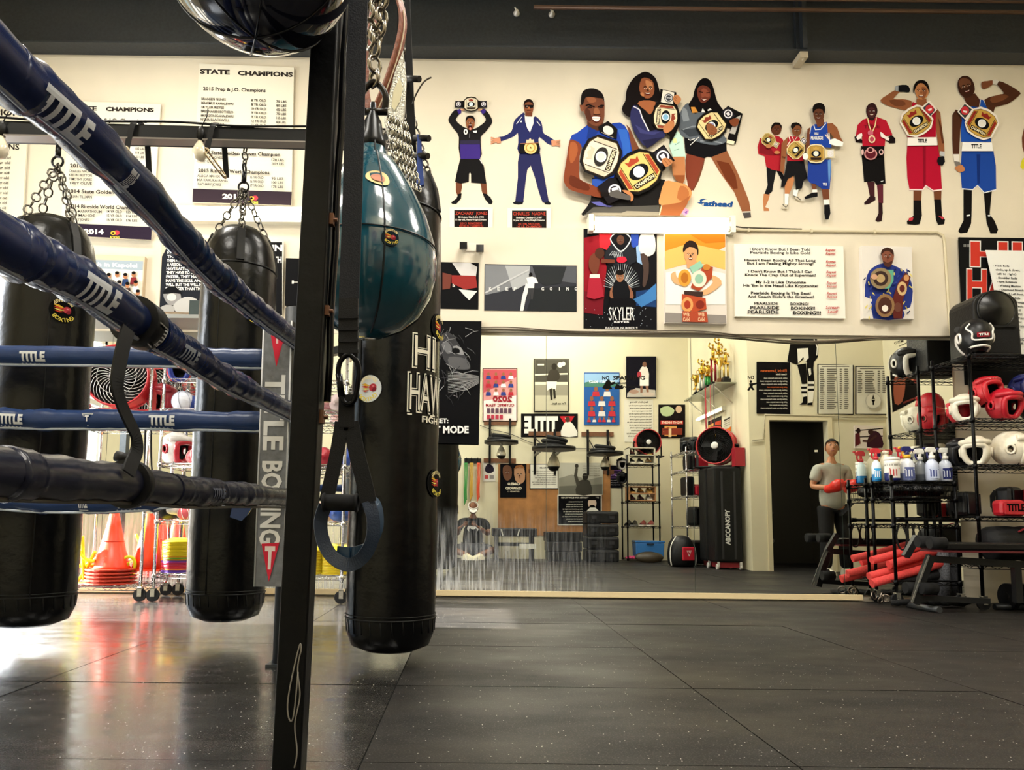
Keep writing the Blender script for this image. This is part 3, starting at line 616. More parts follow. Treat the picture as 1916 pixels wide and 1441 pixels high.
for k, lab, pts, lu, r, m in near:
    P = [px(u, v, XN) for u, v in pts]; e = P[0]+(P[0]-P[1]).normalized()*1.6; e.z = min(e.z, P[0].z+.02); e.x = XN
    t = thing('ring_rope', lab, 'rope', P[-1], 'ring ropes')
    b, Q, rs = rope_cover([(XN, -.55, P[0].z)]+P, r, lu, .05, .24); b.build('rope_cover', m, t); NR[k] = Q
    s = MB(); s.tube([V(q)+V((.012, -.02, -r*.95)) for q in Q[9:]], .0045, 6); s.build('cover_seam', mat('#8d93a3' if k != 'lower' else '#4a463f', .5), t)
    b2 = MB()
    rf = random.Random(lu); i0 = len(Q)*2//3; pts = Q[i0:]; F_ = []
    for i in range(len(pts)-1):
        for q in range(4): F_.append((V(pts[i]).lerp(V(pts[i+1]), q/4), rs[i0+i]*rf.uniform(.96, 1.09)))
    b2.tube([p for p, _ in F_], [x for _, x in F_], 18); b2.build('bunched_fold', m, t)
    if k != 'lower': logo(Q, lu, r, t, .15 if k == 'top' else .13, .055, rs=rs)
    if k == 'top': logo(Q, 205, r, t, .03, .045, rs=rs)
    if k == 'lower': logo(Q, 385, r, t, .1, .03, '#565a66', rs)
    if k == 'middle': logo(Q, 332, r, t, .1, .04, '#9aa0ac', rs)
YF = 3.1
far = [('far top ring rope in bright blue cover, level behind the near ropes', [(-420, 655), (-60, 663), (0, 666), (250, 669), (420, 672), (497, 673)], 82, .046),
       ('far middle ring rope in bright blue cover with triangle badge', [(-420, 775), (-60, 781), (0, 783), (90, 786), (250, 786), (430, 789), (520, 791)], 318, .045),
       ('far lower ring rope in sagging blue cover', [(-420, 930), (-60, 934), (0, 936), (100, 942), (250, 940), (360, 930), (520, 930)], 250, .042)]
for i, (lab, pts, lu, r) in enumerate(far):
    P = [py(u, v, YF) for u, v in pts]; t = thing('ring_rope', lab, 'rope', P[-1], 'ring ropes')
    b, Q, rs = rope_cover(P, r, i+2, .03+.05*i); b.build('rope_cover', NAVY2, t)
    s = MB(); s.tube([V(q)+V((0, -.022, -r*.93)) for q in Q], .006, 6); s.build('cover_seam', mat('#b9c4d8', .5), t); logo(Q, lu, r, t, .11, .045, rs=rs)
    if i == 1:
        logo(Q, 36, r, t, .1, .045, rs=rs); j = min(range(len(Q)), key=lambda k: abs(prj(Q[k])[0]-172)); a = Art(rope_pm(Q, j, max(rs[j-3:j+4])*1.02), .0008)
        a.poly(WHITE, [(-.025, .03), (.025, .03), (0, -.03)]); a.poly('#1a3567', [(-.017, .024), (.017, .024), (0, -.018)]); a.text(WHITE, 'T', -.009, .009, -.006, -.026, .06); a.build('triangle_badge', t)
    if i == 2: logo(Q, 172, r, t, .04, .04, rs=rs)
# spacer strap tying the near ropes together
t = thing('rope_spacer', 'black spacer strap with TITLE patch tied between the middle and lower near ropes', 'strap', px(262, 605, XN))
j = min(range(len(NR['middle'])), key=lambda k: abs(prj(NR['middle'][k])[0]-262)); q = NR['middle']
b = MB(); T = (V(q[j+1])-V(q[j-1])).normalized(); b.cyl(V(q[j])-T*.028, V(q[j])+T*.028, .056, n=24); b.build('wrap', mat('#0f1016', .5), t)
a = Art(rope_pm(q, j, .0568), .0006); a.poly('#e0e2e6', [(-.02, .03), (.022, .026), (.016, -.034), (-.012, -.03)]); a.poly('#14161e', [(-.017, .026), (.018, .022), (.013, -.029), (-.01, -.026)]); a.text('#e0e2e6', 'TITLE', .024, -.024, .006, .016, .04, vert=1); a.build('maker_patch', t)
b = MB(); b.tube(crom([px(u, v, XN+.05) for u, v in ((240, 615), (230, 650), (222, 690), (219, 720), (226, 752), (240, 785), (254, 815), (256, 842), (246, 868), (240, 886))], 5), 1, flat=(.032, .005), up=(1, -.3, .2)); b.build('strap', mat('#121319', .6), t)
j = min(range(len(NR['lower'])), key=lambda k: abs(prj(NR['lower'][k])[0]-243)); q = NR['lower']; T = (V(q[j+1])-V(q[j-1])).normalized()
b = MB(); b.cyl(V(q[j])-T*.012, V(q[j])+T*.012, .054, n=24); b.cyl(V(q[j])+V((0, 0, .054)), V(q[j])+V((-.03, 0, .062)), .012); b.build('wrap', mat('#0f1016', .5), t)
# corner bolster
YC = 3.0
def corner():
    A0, A1 = py(503, 1098, YC), py(520, 600, YC); wdt, dp = .118, .11
    t = thing('corner_pad', 'tall grey TITLE BOXING corner bolster with red triangle, in the ring corner', 'corner pad', (A0.x, YC, A0.z))
    ax = (A1-A0); H = ax.z
    def pm(u, v, l): q = A0+ax*(v/H); return V((q.x+u, YC-l, q.z))
    GR = mat('#6f737b', .5, 0, .4, 30, .25, name='grey_pad_vinyl'); BK = mat('#14151a', .45, 0, .3, 20)
    b = MB(); n = 10
    for i in range(n):
        p, q = A0+ax*(i/n), A0+ax*((i+1)/n)
        b.add([(p.x-wdt/2, YC, p.z), (p.x+wdt/2, YC, p.z), (q.x+wdt/2, YC, q.z), (q.x-wdt/2, YC, q.z)], [(0, 1, 2, 3)], 0)
    q0, q1 = A0, A1
    for z, q in ((q0.z, q0), (q1.z, q1)): pass
    b.add([(q0.x-wdt/2, YC, q0.z), (q0.x+wdt/2, YC, q0.z), (q1.x+wdt/2, YC, q1.z), (q1.x-wdt/2, YC, q1.z), (q0.x-wdt/2, YC+dp, q0.z), (q0.x+wdt/2, YC+dp, q0.z), (q1.x+wdt/2, YC+dp, q1.z+.015), (q1.x-wdt/2, YC+dp, q1.z+.015)], [(1, 5, 6, 2), (5, 4, 7, 6), (4, 0, 3, 7), (3, 2, 6, 7), (0, 4, 5, 1)], 1)
    b.build('pad_body', [GR, BK], t)
    a = Art(pm, .0008)
    a.poly('#d8344a', [(-.035, H-.03), (.04, H-.02), (.0, H-.2)]); a.text('#f0c9cd', 'T', -.014, .014, H-.1, -.06, .06)
    def down(s, v0, v1, cap):
        vs, fs = glyphs(s, .03); x0, x1 = min(p[0] for p in vs), max(p[0] for p in vs); h0 = max(p[1] for p in vs)
        a.raw('#e9eaec', [((p[1]/h0-.5)*cap, v0-(p[0]-x0)/(x1-x0)*(v0-v1)) for p in vs], fs)
    down('TITLE', H-.235, H-.555, .082); down('BOXING', H-.60, H-.945, .082)
    a.poly('#d8344a', [(-.035, .175), (.038, .18), (.0, .02)]); a.poly('#f4e3e4', [(-.02, .165), (.022, .165), (.022, .145), (.008, .145), (.006, .07), (-.006, .07), (-.006, .145), (-.02, .145)])
    a.build('printed_lettering', t)
    b = MB(); b.tube([A0+V((wdt/2, 0, 0)), A1+V((wdt/2, 0, 0))], .004, 6); b.tube([A0+V((-wdt/2, 0, 0)), A1+V((-wdt/2, 0, 0))], .004, 6); b.build('edge_piping', mat('#c4c6ca', .4), t)
    b = MB(); b.cyl((A0.x+.03, YC+.16, 0), (A0.x+.03, YC+.16, A1.z+.1), .045, n=20); b.b2((A0.x-.03, YC+.1, 0), (A0.x+.09, YC+.22, .012)); b.build('corner_post', BLACKSTEEL, t)
    return t
corner()
b = MB(); p = [py(u, v, 3.02) for u, v in ((435, 945), (440, 930), (478, 940), (462, 965), (452, 975), (430, 968))]; b.prism(p, (0, .03, .01)); tag(b.build('turnbuckle_cover', NAVY2), 'loose blue turnbuckle cover flapping at the ring corner', 'cover')
# ================================================================== printed things on the mirror wall
YS = YW-.0008
SK1, SK2, SK3, SK4, SK5 = '#4a2a1d', '#6d3f2a', '#8d5637', '#b97a4e', '#d9a77c'
def rot2(pts, cx, cy, a, k=1):
    c, s = math.cos(a), math.sin(a); return [(cx+(x*c-y*s)*k, cy+(x*s+y*c)*k) for x, y in pts]
def belt(a, cx, cy, rot, k, back='#1b1715', plate='#e2c071', bar='#a8442c', disc='#cfe0ea', core='#15161b', word='CHAMPION', sides=(1, 1), sd=1.0, sidec='#23202a'):
    """championship belt, unit size k: eight-sided plate, side bars, oval with disc, name band, side plates"""
    R = lambda p: rot2(p, cx, cy, rot, k)
    for sgn, on in zip((-1, 1), sides):
        if on:
            a.poly(back, R([(sgn*.8, -.5), (sgn*1.25*sd, -.42), (sgn*1.9*sd, -.46), (sgn*1.95*sd, .46), (sgn*1.25*sd, .42), (sgn*.8, .5)]))
            a.poly(sidec, R([(sgn*1.2*sd, -.36), (sgn*1.85*sd, -.38), (sgn*1.85*sd, .38), (sgn*1.2*sd, .36)])); X, Y = R([(sgn*1.52*sd, 0)])[0]; a.ell('#e4e0e6', X, Y, .3*k); a.ell(sidec, X, Y, .22*k); 
            a.poly('#e4e0e6', R([(sgn*1.52*sd-.12, -.12), (sgn*1.52*sd+.12, -.12), (sgn*1.52*sd+.1, .12), (sgn*1.52*sd-.1, .12)]))
    a.poly(back, R([(-1, -.5), (-.6, -.92), (.0, -1.02), (.6, -.92), (1, -.5), (1.02, .5), (.6, .92), (0, 1.0), (-.6, .92), (-1.02, .5)]))
    a.poly('#5b4526', R([(-.88, -.52), (-.52, -.8), (0, -.88), (.52, -.8), (.88, -.52), (.9, .52), (.52, .8), (0, .88), (-.52, .8), (-.9, .52)]))
    a.poly(plate, R([(-.85, -.5), (-.5, -.77), (0, -.85), (.5, -.77), (.85, -.5), (.87, .5), (.5, .77), (0, .85), (-.5, .77), (-.87, .5)]))
    for g in (-1, 1): a.poly(bar, R([(g*.66, -.55), (g*.83, -.46), (g*.84, .46), (g*.66, .55)])); a.line('#3a2415', R([(g*.62, -.62), (g*.62, .62)]), .035*k)
    a.poly(bar if bar != plate else '#8c3b2c', R([(-.34, -.7), (-.2, -.6), (0, -.74), (.2, -.6), (.34, -.7), (.28, -.42), (-.28, -.42)]))
    a.poly('#2a1c14', R([(-.56, .40), (.56, .40), (.52, .66), (-.52, .66)]))
    X, Y = R([(0, 0)])[0]; a.ell(core, X, Y, .5*k, .33*k, rot); a.ell('#e9edf0', X, Y, .27*k); a.ell(disc, X, Y, .2*k)
    if word:
        vs, fs = glyphs(word, .03); x0, x1 = min(p[0] for p in vs), max(p[0] for p in vs)
        a.raw('#efe3bd', rot2([(((p[0]-x0)/(x1-x0)-.5)*1.0, .61-p[1]*.24) for p in vs], cx, cy, rot, k), fs)
def face(a, cx, cy, k, skin, hair=None, smile=True, tilt=0, shade=None, brow='#1a0f0b'):
    """eyes, brows, nose and mouth of a printed face, head height about 2k"""
    R = lambda p: rot2(p, cx, cy, tilt, k)
    if shade: a.poly(shade, R([(.05, -.5), (.6, -.4), (.62, .3), (.35, .85), (.1, .9), (.2, .3)]), 3)
    for g in (-1, 1):
        a.line(brow, R([(g*.12, -.2), (g*.3, -.27), (g*.5, -.18)]), .09*k); X, Y = R([(g*.31, -.06)])[0]; a.ell('#efe2d6', X, Y, .13*k, .06*k, tilt); a.ell('#120b08', X, Y, .07*k, .065*k)
    a.poly(shade or '#4b2b1d', R([(-.05, -.05), (.06, -.05), (.16, .26), (-.14, .26)]))
    if smile: a.poly('#5d1f1c', R([(-.33, .42), (0, .47), (.33, .42), (.2, .66), (-.2, .66)])); a.poly('#f2e7dc', R([(-.28, .44), (0, .49), (.28, .44), (.17, .56), (-.17, .56)]))
    else: a.poly('#7c3a32', R([(-.2, .48), (0, .45), (.2, .48), (0, .56)]))
def sticker(name, label, a, group='life-size wall stickers of boxers'):
    return tag(a.build(name), label, 'wall sticker', group)
# --- arms-up boxer with belt overhead
Z = 7.983; a = Art(flatpm(YS), o=(820, 170, Z))
a.ps(SK2, '262,1370 350,1370 355,1440 330,1560 300,1600 262,1500'); a.ps(SK2, '630,1370 720,1370 725,1450 735,1560 690,1600 650,1500')
a.ps('#17171a', '300,1540 350,1530 340,1610 270,1690 210,1690 190,1665 270,1610'); a.ps('#17171a', '660,1530 720,1540 780,1590 815,1660 800,1690 760,1690 700,1620')
a.ps('#1c1a1b', '330,1010 625,1010 680,1120 720,1390 490,1370 490,1240 475,1215 460,1240 455,1360 340,1385 250,1360 270,1250', 0)
a.ps('#f0ece6', '610,1010 640,1040 664,1100 640,1070')
a.ps('#262324', '330,330 260,430 350,520 430,560 530,570 640,510 710,440 690,380 620,290 690,270 770,360 808,460 770,530 700,620 635,690 640,860 625,1010 330,1010 310,690 250,590 180,500 150,430 190,350 240,290 290,280', 2)
a.ps('#3a2878', '320,790 420,770 620,790 630,900 625,1015 335,1015'); a.ps('#2c2740', '330,740 620,735 625,800 325,800')
a.ps('#3a2878', '280,290 340,262 345,330 310,350'); a.ps('#3a2878', '630,290 700,270 710,320 660,350')
a.ps('#c99b78', '325,270 400,262 390,300 345,295'); a.ps('#c99b78', '585,262 660,270 640,295 600,300')
a.ell(SK3, 480, 480, 66, 108); a.poly('#1d1310', [(412, 470), (415, 400), (450, 372), (490, 368), (530, 385), (548, 430), (546, 480), (530, 430), (490, 410), (440, 415)], 2)
face(a, 480, 475, 95, SK3, smile=False); a.ell('#3b0f10', 478, 540, 30, 42); a.ell('#c98072', 478, 565, 17, 20); a.rect('#efe6dc', 460, 505, 498, 515)
a.ell('#e8e4e0', 410, 612, 30, 42); a.ell('#1b1b1e', 410, 612, 12, 24); a.ps('#e8e4e0', '515,600 580,590 570,630 525,620'); a.line('#8a8a8e', [(468, 640), (465, 700)], 6)
belt(a, 490, 200, 0, 112, plate='#d9d0b8', bar='#d9d0b8', word='', sd=1.1); sticker('wall_sticker', 'wall sticker of boxer in black holding a belt over his head', a)
# --- tracksuit man
a = Art(flatpm(YS), o=(820, 170, Z))
a.ps('#1a1c26', '1170,1640 1280,1640 1260,1690 1200,1700 1130,1690 1110,1670'); a.ps('#1a1c26', '1560,1640 1650,1640 1680,1680 1670,1700 1600,1695')
a.ps('#23244f', '1215,930 1520,930 1540,1050 1580,1250 1650,1650 1560,1670 1500,1500 1440,1280 1380,1115 1330,1180 1300,1400 1270,1660 1150,1650 1190,1300 1190,1060')
a.ps('#22275a', '1145,430 1250,340 1290,340 1350,560 1420,400 1470,390 1540,470 1560,570 1580,640 1740,740 1700,810 1620,780 1510,690 1500,780 1515,930 1205,930 1195,780 1190,630 1130,680 950,750 900,745 900,690 970,680 1090,610 1120,510', 2)
a.ps('#ece6db', '1290,360 1420,360 1425,480 1370,620 1330,560 1300,460'); a.line('#e8e6ea', [(1245, 390), (1170, 495)], 10); a.line('#e8e6ea', [(1470, 450), (1525, 520)], 10)
a.ps('#e8e6ea', '1222,470 1240,440 1252,470')
for g, (hx, hy) in ((-1, (880, 740)), (1, (1730, 780))):
    a.poly('#c98b6a', rot2([(-30, -40), (30, -45), (45, 40), (-20, 45)], hx-g*15, hy, 0));
    for q in (-50, -22, 6, 34): a.line('#c98b6a', [(hx+g*10, hy+q*.5), (hx+g*95, hy+10+q*1.1)], 16)
a.ell('#7f4a30', 1353, 250, 70, 115); a.ps('#6b3a26', '1300,320 1405,320 1405,380 1300,370'); a.poly('#241611', [(1278, 230), (1280, 170), (1310, 135), (1355, 122), (1400, 140), (1424, 190), (1422, 240), (1405, 185), (1350, 165), (1300, 185)], 2)
a.ps('#0d0c0e', '1290,210 1420,210 1418,250 1375,255 1355,235 1335,255 1295,250'); a.ps('#d9c0aa', '1320,225 1330,222 1332,238 1322,240'); a.line('#45201a', [(1325, 295), (1355, 292), (1385, 295)], 9); a.ps('#a5643f', '1340,240 1365,240 1372,275 1335,275')
a.ps('#181214', '1215,785 1500,780 1515,925 1210,930'); a.ell('#dfc07c', 1380, 850, 97, 92); a.ell('#b98d42', 1380, 850, 72, 68); a.ell('#e3c887', 1380, 850, 56, 52); a.ps('#7a5720', '1360,860 1380,830 1400,862'); a.ps('#dcc09a', '1310,780 1320,730 1350,735 1372,700 1395,735 1425,725 1435,780'); a.line('#a2683f', [(1225, 788), (1495, 778)], 8)
sticker('wall_sticker', 'wall sticker of man in navy tracksuit and sunglasses with round gold belt', a)
# --- the big trio
a = Art(flatpm(YS, False), .0005)
a.o = (1220, 130, Z)                                                # right girl first: she stands behind
a.ps(SK2, '520,1250 790,1330 770,1440 700,1660 620,1810 560,1790 505,1600 500,1400'); a.o = (1220, 250, Z)
a.ps('#7d3a28', '520,295 780,370 750,480 690,640 640,780 590,860 540,800 500,560 500,400'); a.ps(SK3, '880,350 1120,255 1200,420 1290,610 1380,830 1450,1010 1475,1160 1345,1165 1290,1030 1230,880 1100,700 1000,560'); a.ps('#6a3119', '960,400 1150,440 1250,640 1280,820 1220,830 1100,680')
a.ps('#4b4746', '1345,1165 1470,1160 1480,1250 1380,1262'); a.ps('#c9c2b6', '1345,1163 1475,1157 1478,1175 1352,1185')
a.ps('#17151a', '480,60 1110,60 1115,260 880,350 820,345 785,370 500,290'); a.o = (1220, 130, Z)
a.ps('#171012', '640,290 690,190 760,130 840,140 900,220 940,360 980,490 1060,600 1080,650 960,680 600,650 545,520 600,470 620,380', 2)
a.ps('#5d646d', '500,520 560,510 620,600 720,640 900,650 1040,660 1080,990 1110,1080 960,1130 740,1100 480,1010 420,960 400,820 420,640', 2); a.ps('#3c4249', '430,900 700,870 800,830 820,960 560,1010')
a.ps('#8a929b', '460,560 520,600 560,760 470,780 440,680'); a.line('#8a929b', [(460, 900), (600, 850), (760, 840)], 14); a.line('#90979f', [(720, 1070), (860, 1060), (1050, 1100)], 20)
a.ps('#171012', '545,520 620,400 700,560 660,660 590,640'); a.ps('#c98a3c', '580,560 640,560 690,640 600,650')
a.poly('#6e3628', [(672, 350), (690, 270), (760, 235), (850, 270), (878, 350), (865, 430), (800, 490), (740, 500), (700, 450)], 2); a.poly('#8f4c38', [(740, 300), (800, 290), (860, 360), (850, 420), (790, 400), (740, 420)], 2); a.line('#2a120d', [(700, 330), (760, 345)], 14); a.line('#2a120d', [(810, 350), (865, 345)], 14); a.ps('#5d1f1c', '720,420 760,445 830,440 780,480 740,470'); a.ps('#f0e2d6', '728,428 760,448 820,445 775,465')
a.ps('#e9e6e2', '735,640 755,580 790,600 800,640 830,600 870,580 910,620 890,640'); a.line('#e9e6e2', [(540, 1040), (570, 1060), (640, 1030)], 10); a.line('#e9e6e2', [(570, 1130), (700, 1010)], 10)
a.ps('#171210', '1060,610 1150,555 1355,660 1250,1110 1110,1090 1150,960 1170,880 1110,860'); a.ps('#b5b0aa', '1250,720 1330,680 1240,970 1150,950 1200,850'); a.ps('#efe6c6', '1125,1045 1240,1075 1215,1125 1112,1095'); a.ps('#1a1416', '1150,960 1245,985 1235,1060 1130,1035')
belt(a, 890, 840, -.62, 215, plate='#e6d29a', bar='#e6d29a', disc='#8d93b8', sides=(0, 1), sd=.93)
a.poly(SK3, [(810, 840), (850, 805), (920, 830), (975, 900), (960, 950), (900, 985), (830, 940)], 2); [a.line('#7a4128', [(880, 860+i*38), (955, 900+i*30)], 5) for i in range(3)]; a.poly('#7a4128', [(1150, 770), (1230, 730), (1300, 740), (1280, 830), (1210, 850)], 2)
# curly-haired girl
a.o = (1060, 120, Z)
a.ps('#bfe0d0', '1560,1040 1660,1000 1740,1100 1780,1400 1600,1420 1540,1240'); a.o = (1060, 240, Z); a.ps('#bfe0d0', '1545,150 1640,40 1700,120 1750,280 1780,420 1600,430 1530,260'); a.ps('#d8e7a0', '1580,150 1640,150 1650,220 1590,220'); a.line('#4d7f78', [(1620, 250), (1700, 200)], 6); a.line('#4d7f78', [(1610, 330), (1680, 310)], 6)
a.ps(SK4, '1600,425 1765,425 1775,600 1770,760 1740,830 1640,780 1590,700 1570,540'); a.ps('#8e4f2a', '1600,700 1770,700 1740,830 1640,780')
a.o = (1060, 120, Z)
a.poly('#1d1413', [(1000, 210), (1080, 150), (1160, 115), (1240, 130), (1330, 210), (1375, 340), (1400, 470), (1360, 560), (1200, 560), (1060, 600), (990, 700), (960, 790), (890, 765), (830, 690), (840, 620), (880, 540), (890, 430), (920, 330)], 3)
a.ps('#191519', '1060,600 1340,560 1420,760 1440,1010 1240,1000 1120,760'); a.poly('#a05f3c', [(1060, 590), (1150, 540), (1330, 565), (1290, 700), (1240, 750), (1180, 690)], 2)
a.poly('#8d5134', [(1085, 350), (1120, 220), (1200, 205), (1280, 250), (1310, 330), (1305, 440), (1250, 505), (1180, 510), (1110, 440)], 2); a.poly('#b87a52', [(1180, 240), (1270, 270), (1290, 360), (1220, 400), (1190, 320)], 2)
face(a, 1215, 370, 130, SK3, tilt=.02); a.poly('#b5744c', [(1100, 440), (1140, 420), (1160, 470), (1130, 480)], 2)
a.ps('#2b2c56', '980,640 1050,620 1120,760 1180,900 1240,1000 1430,960 1470,1040 1450,1100 1200,1210 1130,1190 1040,1060 990,960 950,800', 2); a.line('#d9d6e0', [(1000, 630), (1090, 680), (1130, 800), (1230, 1000)], 18); a.ps('#201f3c', '1130,1140 1440,1090 1300,1200 1200,1260'); a.ps('#3b3d70', '1020,900 1200,1010 1400,1010 1300,1060 1100,1030')
a.ps('#171210', '1400,370 1640,420 1650,600 1700,760 1690,900 1620,1060 1540,1200 1540,1080 1440,980 1300,640 1390,520')
a.ps('#e6e0d4', '1440,385 1610,425 1590,610 1410,565'); a.ell('#3a3d42', 1525, 505, 66); a.ell('#dcdce0', 1525, 505, 54); a.ell('#3a3d42', 1525, 505, 42); a.text('#dcdce0', 'TITLE', 1492, 1558, 520, 28, .03)
belt(a, 1480, 790, 1.68, 205, plate='#e3d6b4', bar='#8f3f2d', disc='#7fb0d2', sides=(0, 0), word='CHAMPION')
a.poly(SK4, [(1440, 950), (1500, 880), (1560, 840), (1610, 880), (1600, 950), (1540, 1010), (1470, 1030)], 2); a.poly(SK4, [(1590, 520), (1600, 480), (1650, 455), (1710, 510), (1700, 560), (1650, 610), (1610, 570)], 2); a.line('#6d3b24', [(1610, 480), (1650, 520)], 6); a.line('#6d3b24', [(1605, 510), (1640, 550)], 6)
# kneeling boy in blue
a.ps('#23222a', '380,1500 1470,1400 1480,1560 1440,1600 900,1640 380,1640')
a.o = (1060, 240, Z)
a.ps('#23201f', '380,740 780,740 1400,760 1475,770 1430,900 1380,1120 1380,1300 240,1305 220,1280 300,1180 360,1080 380,900'); a.ps('#4d4a45', '400,1180 1380,1150 1390,1300 250,1305'); a.ps('#8d8574', '400,1260 820,1265 900,1235 1390,1250 1390,1302 250,1305')
a.ps('#2b4fa8', '385,760 640,740 560,880 440,880 380,840'); a.ps('#5b5ba0', '360,1100 500,1095 600,1150 700,1160 640,1178 450,1150')
a.poly('#cf8f57', [(1470, 790), (1600, 800), (1760, 830), (1850, 910), (1870, 980), (1830, 1080), (1700, 1130), (1500, 1150), (1380, 1130), (1400, 1000)], 2); a.ps('#9c5a33', '1500,1140 1690,1110 1850,1000 1800,1140 1720,1260 1690,1305 1390,1300 1420,1150'); a.ps('#e9c9a0', '1415,1150 1430,1150 1395,1295 1378,1295'); a.poly('#b06a3c', [(1700, 860), (1800, 900), (1830, 1000), (1740, 1080), (1650, 1040)], 2)
a.ps('#c58aa8', '1720,1260 1770,1190 1830,1220 1820,1280 1760,1310'); a.ps('#6a4a90', '1760,1250 1810,1230 1790,1290')
a.o = (1060, 120, Z)
a.ps(SK2, '890,900 950,960 1000,1080 1090,1270 980,1310 945,1130 930,1020')
a.ps('#1f3f9c', '45,1140 80,1060 150,1030 310,910 480,960 700,880 800,872 870,920 930,1020 950,1140 985,1320 830,1430 700,1700 420,1700 210,1190', 0); a.ps('#2f5fb8', '760,960 900,980 940,1140 960,1300 850,1400 830,1200'); a.ps('#16307a', '330,930 480,1000 420,1080 300,1120')
a.ps(SK1, '310,830 560,830 540,920 470,1000 380,960 310,920')
a.poly('#6d3f2b', [(250, 560), (290, 480), (400, 490), (540, 510), (566, 560), (568, 700), (560, 830), (510, 900), (440, 925), (370, 900), (310, 840), (280, 760), (250, 680)], 2); a.ps('#7d4a33', '195,610 235,598 252,640 250,710 215,695'); a.poly('#8f5638', [(300, 500), (420, 500), (440, 560), (340, 575)], 2); a.poly('#4a271a', [(290, 650), (350, 700), (370, 840), (320, 840), (280, 740)], 2)
a.poly('#1c1310', [(216, 610), (218, 480), (255, 395), (350, 362), (450, 374), (525, 425), (560, 500), (560, 560), (540, 515), (470, 505), (390, 492), (300, 488), (270, 530), (250, 590)], 2)
a.line('#1a0f0b', [(285, 620), (330, 605), (420, 640)], 20); a.line('#1a0f0b', [(470, 640), (520, 615), (560, 618)], 18); a.ell('#2a150e', 345, 645, 36, 14); a.ell('#2a150e', 515, 640, 34, 14); a.poly('#8f5a3d', [(420, 660), (470, 660), (500, 740), (410, 745)], 2); a.line('#331a10', [(400, 745), (450, 755), (505, 742)], 10)
a.poly('#5a201c', [(365, 800), (400, 772), (500, 778), (515, 810), (480, 860), (420, 865)], 2); a.poly('#f3e3d6', [(378, 805), (405, 782), (490, 788), (503, 808), (475, 850), (425, 852)], 2); a.line('#8a4a40', [(380, 812), (500, 815)], 5)
a.o = (1060, 240, Z)
a.poly('#7a3a22', [(45, 185), (120, 180), (205, 230), (220, 300), (195, 420), (190, 600), (200, 760), (340, 830), (545, 935), (520, 1035), (380, 1010), (180, 960), (40, 910), (-40, 800), (-30, 640), (10, 400)], 2); a.poly('#9c5530', [(60, 210), (140, 220), (170, 330), (120, 480), (60, 520), (40, 380)], 2); a.poly('#5c2715', [(60, 700), (190, 760), (330, 850), (330, 930), (160, 900), (40, 830)], 2)
a.ps('#16120f', '470,-20 620,-110 760,10 750,160 620,110 500,60'); a.ell('#d9d2c6', 622, 30, 82, 62, .5); a.line('#8d8578', [(520, 60), (700, 140)], 10)
belt(a, 515, 425, -1.22, 300, back='#221d1b', plate='#ddd3bf', bar='#cdbfa6', disc='#d7cfc6', core='#2b2826', sides=(0, 0))
belt(a, 1080, 650, -.56, 318, sides=(0, 1), sd=.88); a.poly('#221d22', rot2([(-380, -150), (-150, -170), (-150, 190), (-380, 160)], 860, 800, -.56)); a.ell('#e4e0e6', 720, 930, 95, 95); a.ell('#2a2630', 720, 930, 70, 70); a.poly('#dcd8de', [(670, 900), (760, 870), (780, 930), (690, 965)])
a.poly('#57534f', [(640, 960), (760, 920), (820, 960), (950, 1010), (960, 1070), (840, 1060), (660, 1020)], 2); a.poly(SK4, [(830, 925), (930, 935), (1000, 1010), (985, 1080), (955, 1085), (960, 1020), (880, 970)], 2); a.ps('#1e1512', '520,950 640,960 630,1010 510,1020'); a.poly(SK4, [(1420, 470), (1480, 440), (1580, 480), (1570, 530), (1490, 580), (1440, 530)], 2); a.line('#6d3b24', [(1460, 470), (1520, 550)], 6); a.line('#6d3b24', [(1510, 455), (1560, 520)], 6)
sticker('wall_sticker', 'largest wall sticker, three laughing young boxers holding up title belts', a)
a = Art(flatpm(YS), o=(1220, 250, Z)); BL = '#1c4a86'
a.ps(BL, '672,1035 720,1020 710,1000 720,985 760,972 830,978 780,990 750,1000 745,1025 790,1030 760,1045 740,1048 768,1090 730,1050 690,1040'); a.text(BL, 'athead', 765, 1195, 1085, 84, .06, .03, shear=.2); tag(a.build('logo_sticker'), 'small blue lettering sticker between the legs of the large wall sticker', 'wall sticker')
# --- two girls and a tall boy
z = 6.843; a = Art(flatpm(YS), o=(1410, 180, z))
def shoe(h, pts): a.ps(h, pts)
a.ps(SK4, '130,1250 210,1250 190,1330 150,1420 195,1440 200,1470 130,1470 120,1340'); a.ps('#1d1c20', '165,890 290,950 270,1050 250,1150 240,1220 190,1260 140,1250 180,1140 170,1000'); a.ps('#1d1c20', '290,950 350,960 420,1080 410,1150 350,1170 360,1080')
a.ps('#a81f2c', '80,540 150,520 240,500 320,510 380,560 380,700 340,960 230,940 160,900 140,770 60,740 50,650'); a.ps('#7c1620', '80,600 200,640 280,760 200,760 70,730'); a.ell('#5c3220', 290, 420, 68, 80); a.ps('#1d1310', '222,430 232,370 270,335 330,338 362,380 362,420 330,370 280,365 245,400'); face(a, 295, 425, 66, SK2, smile=False); belt(a, 190, 560, .55, 85, back='#d9c48e', plate='#b0944f', bar='#b0944f', disc='#e8e0c8', word='', sides=(0, 1), sd=.9, sidec='#8c7138'); a.ell(SK4, 190, 640, 34, 26); a.ell(SK4, 300, 720, 36, 22)
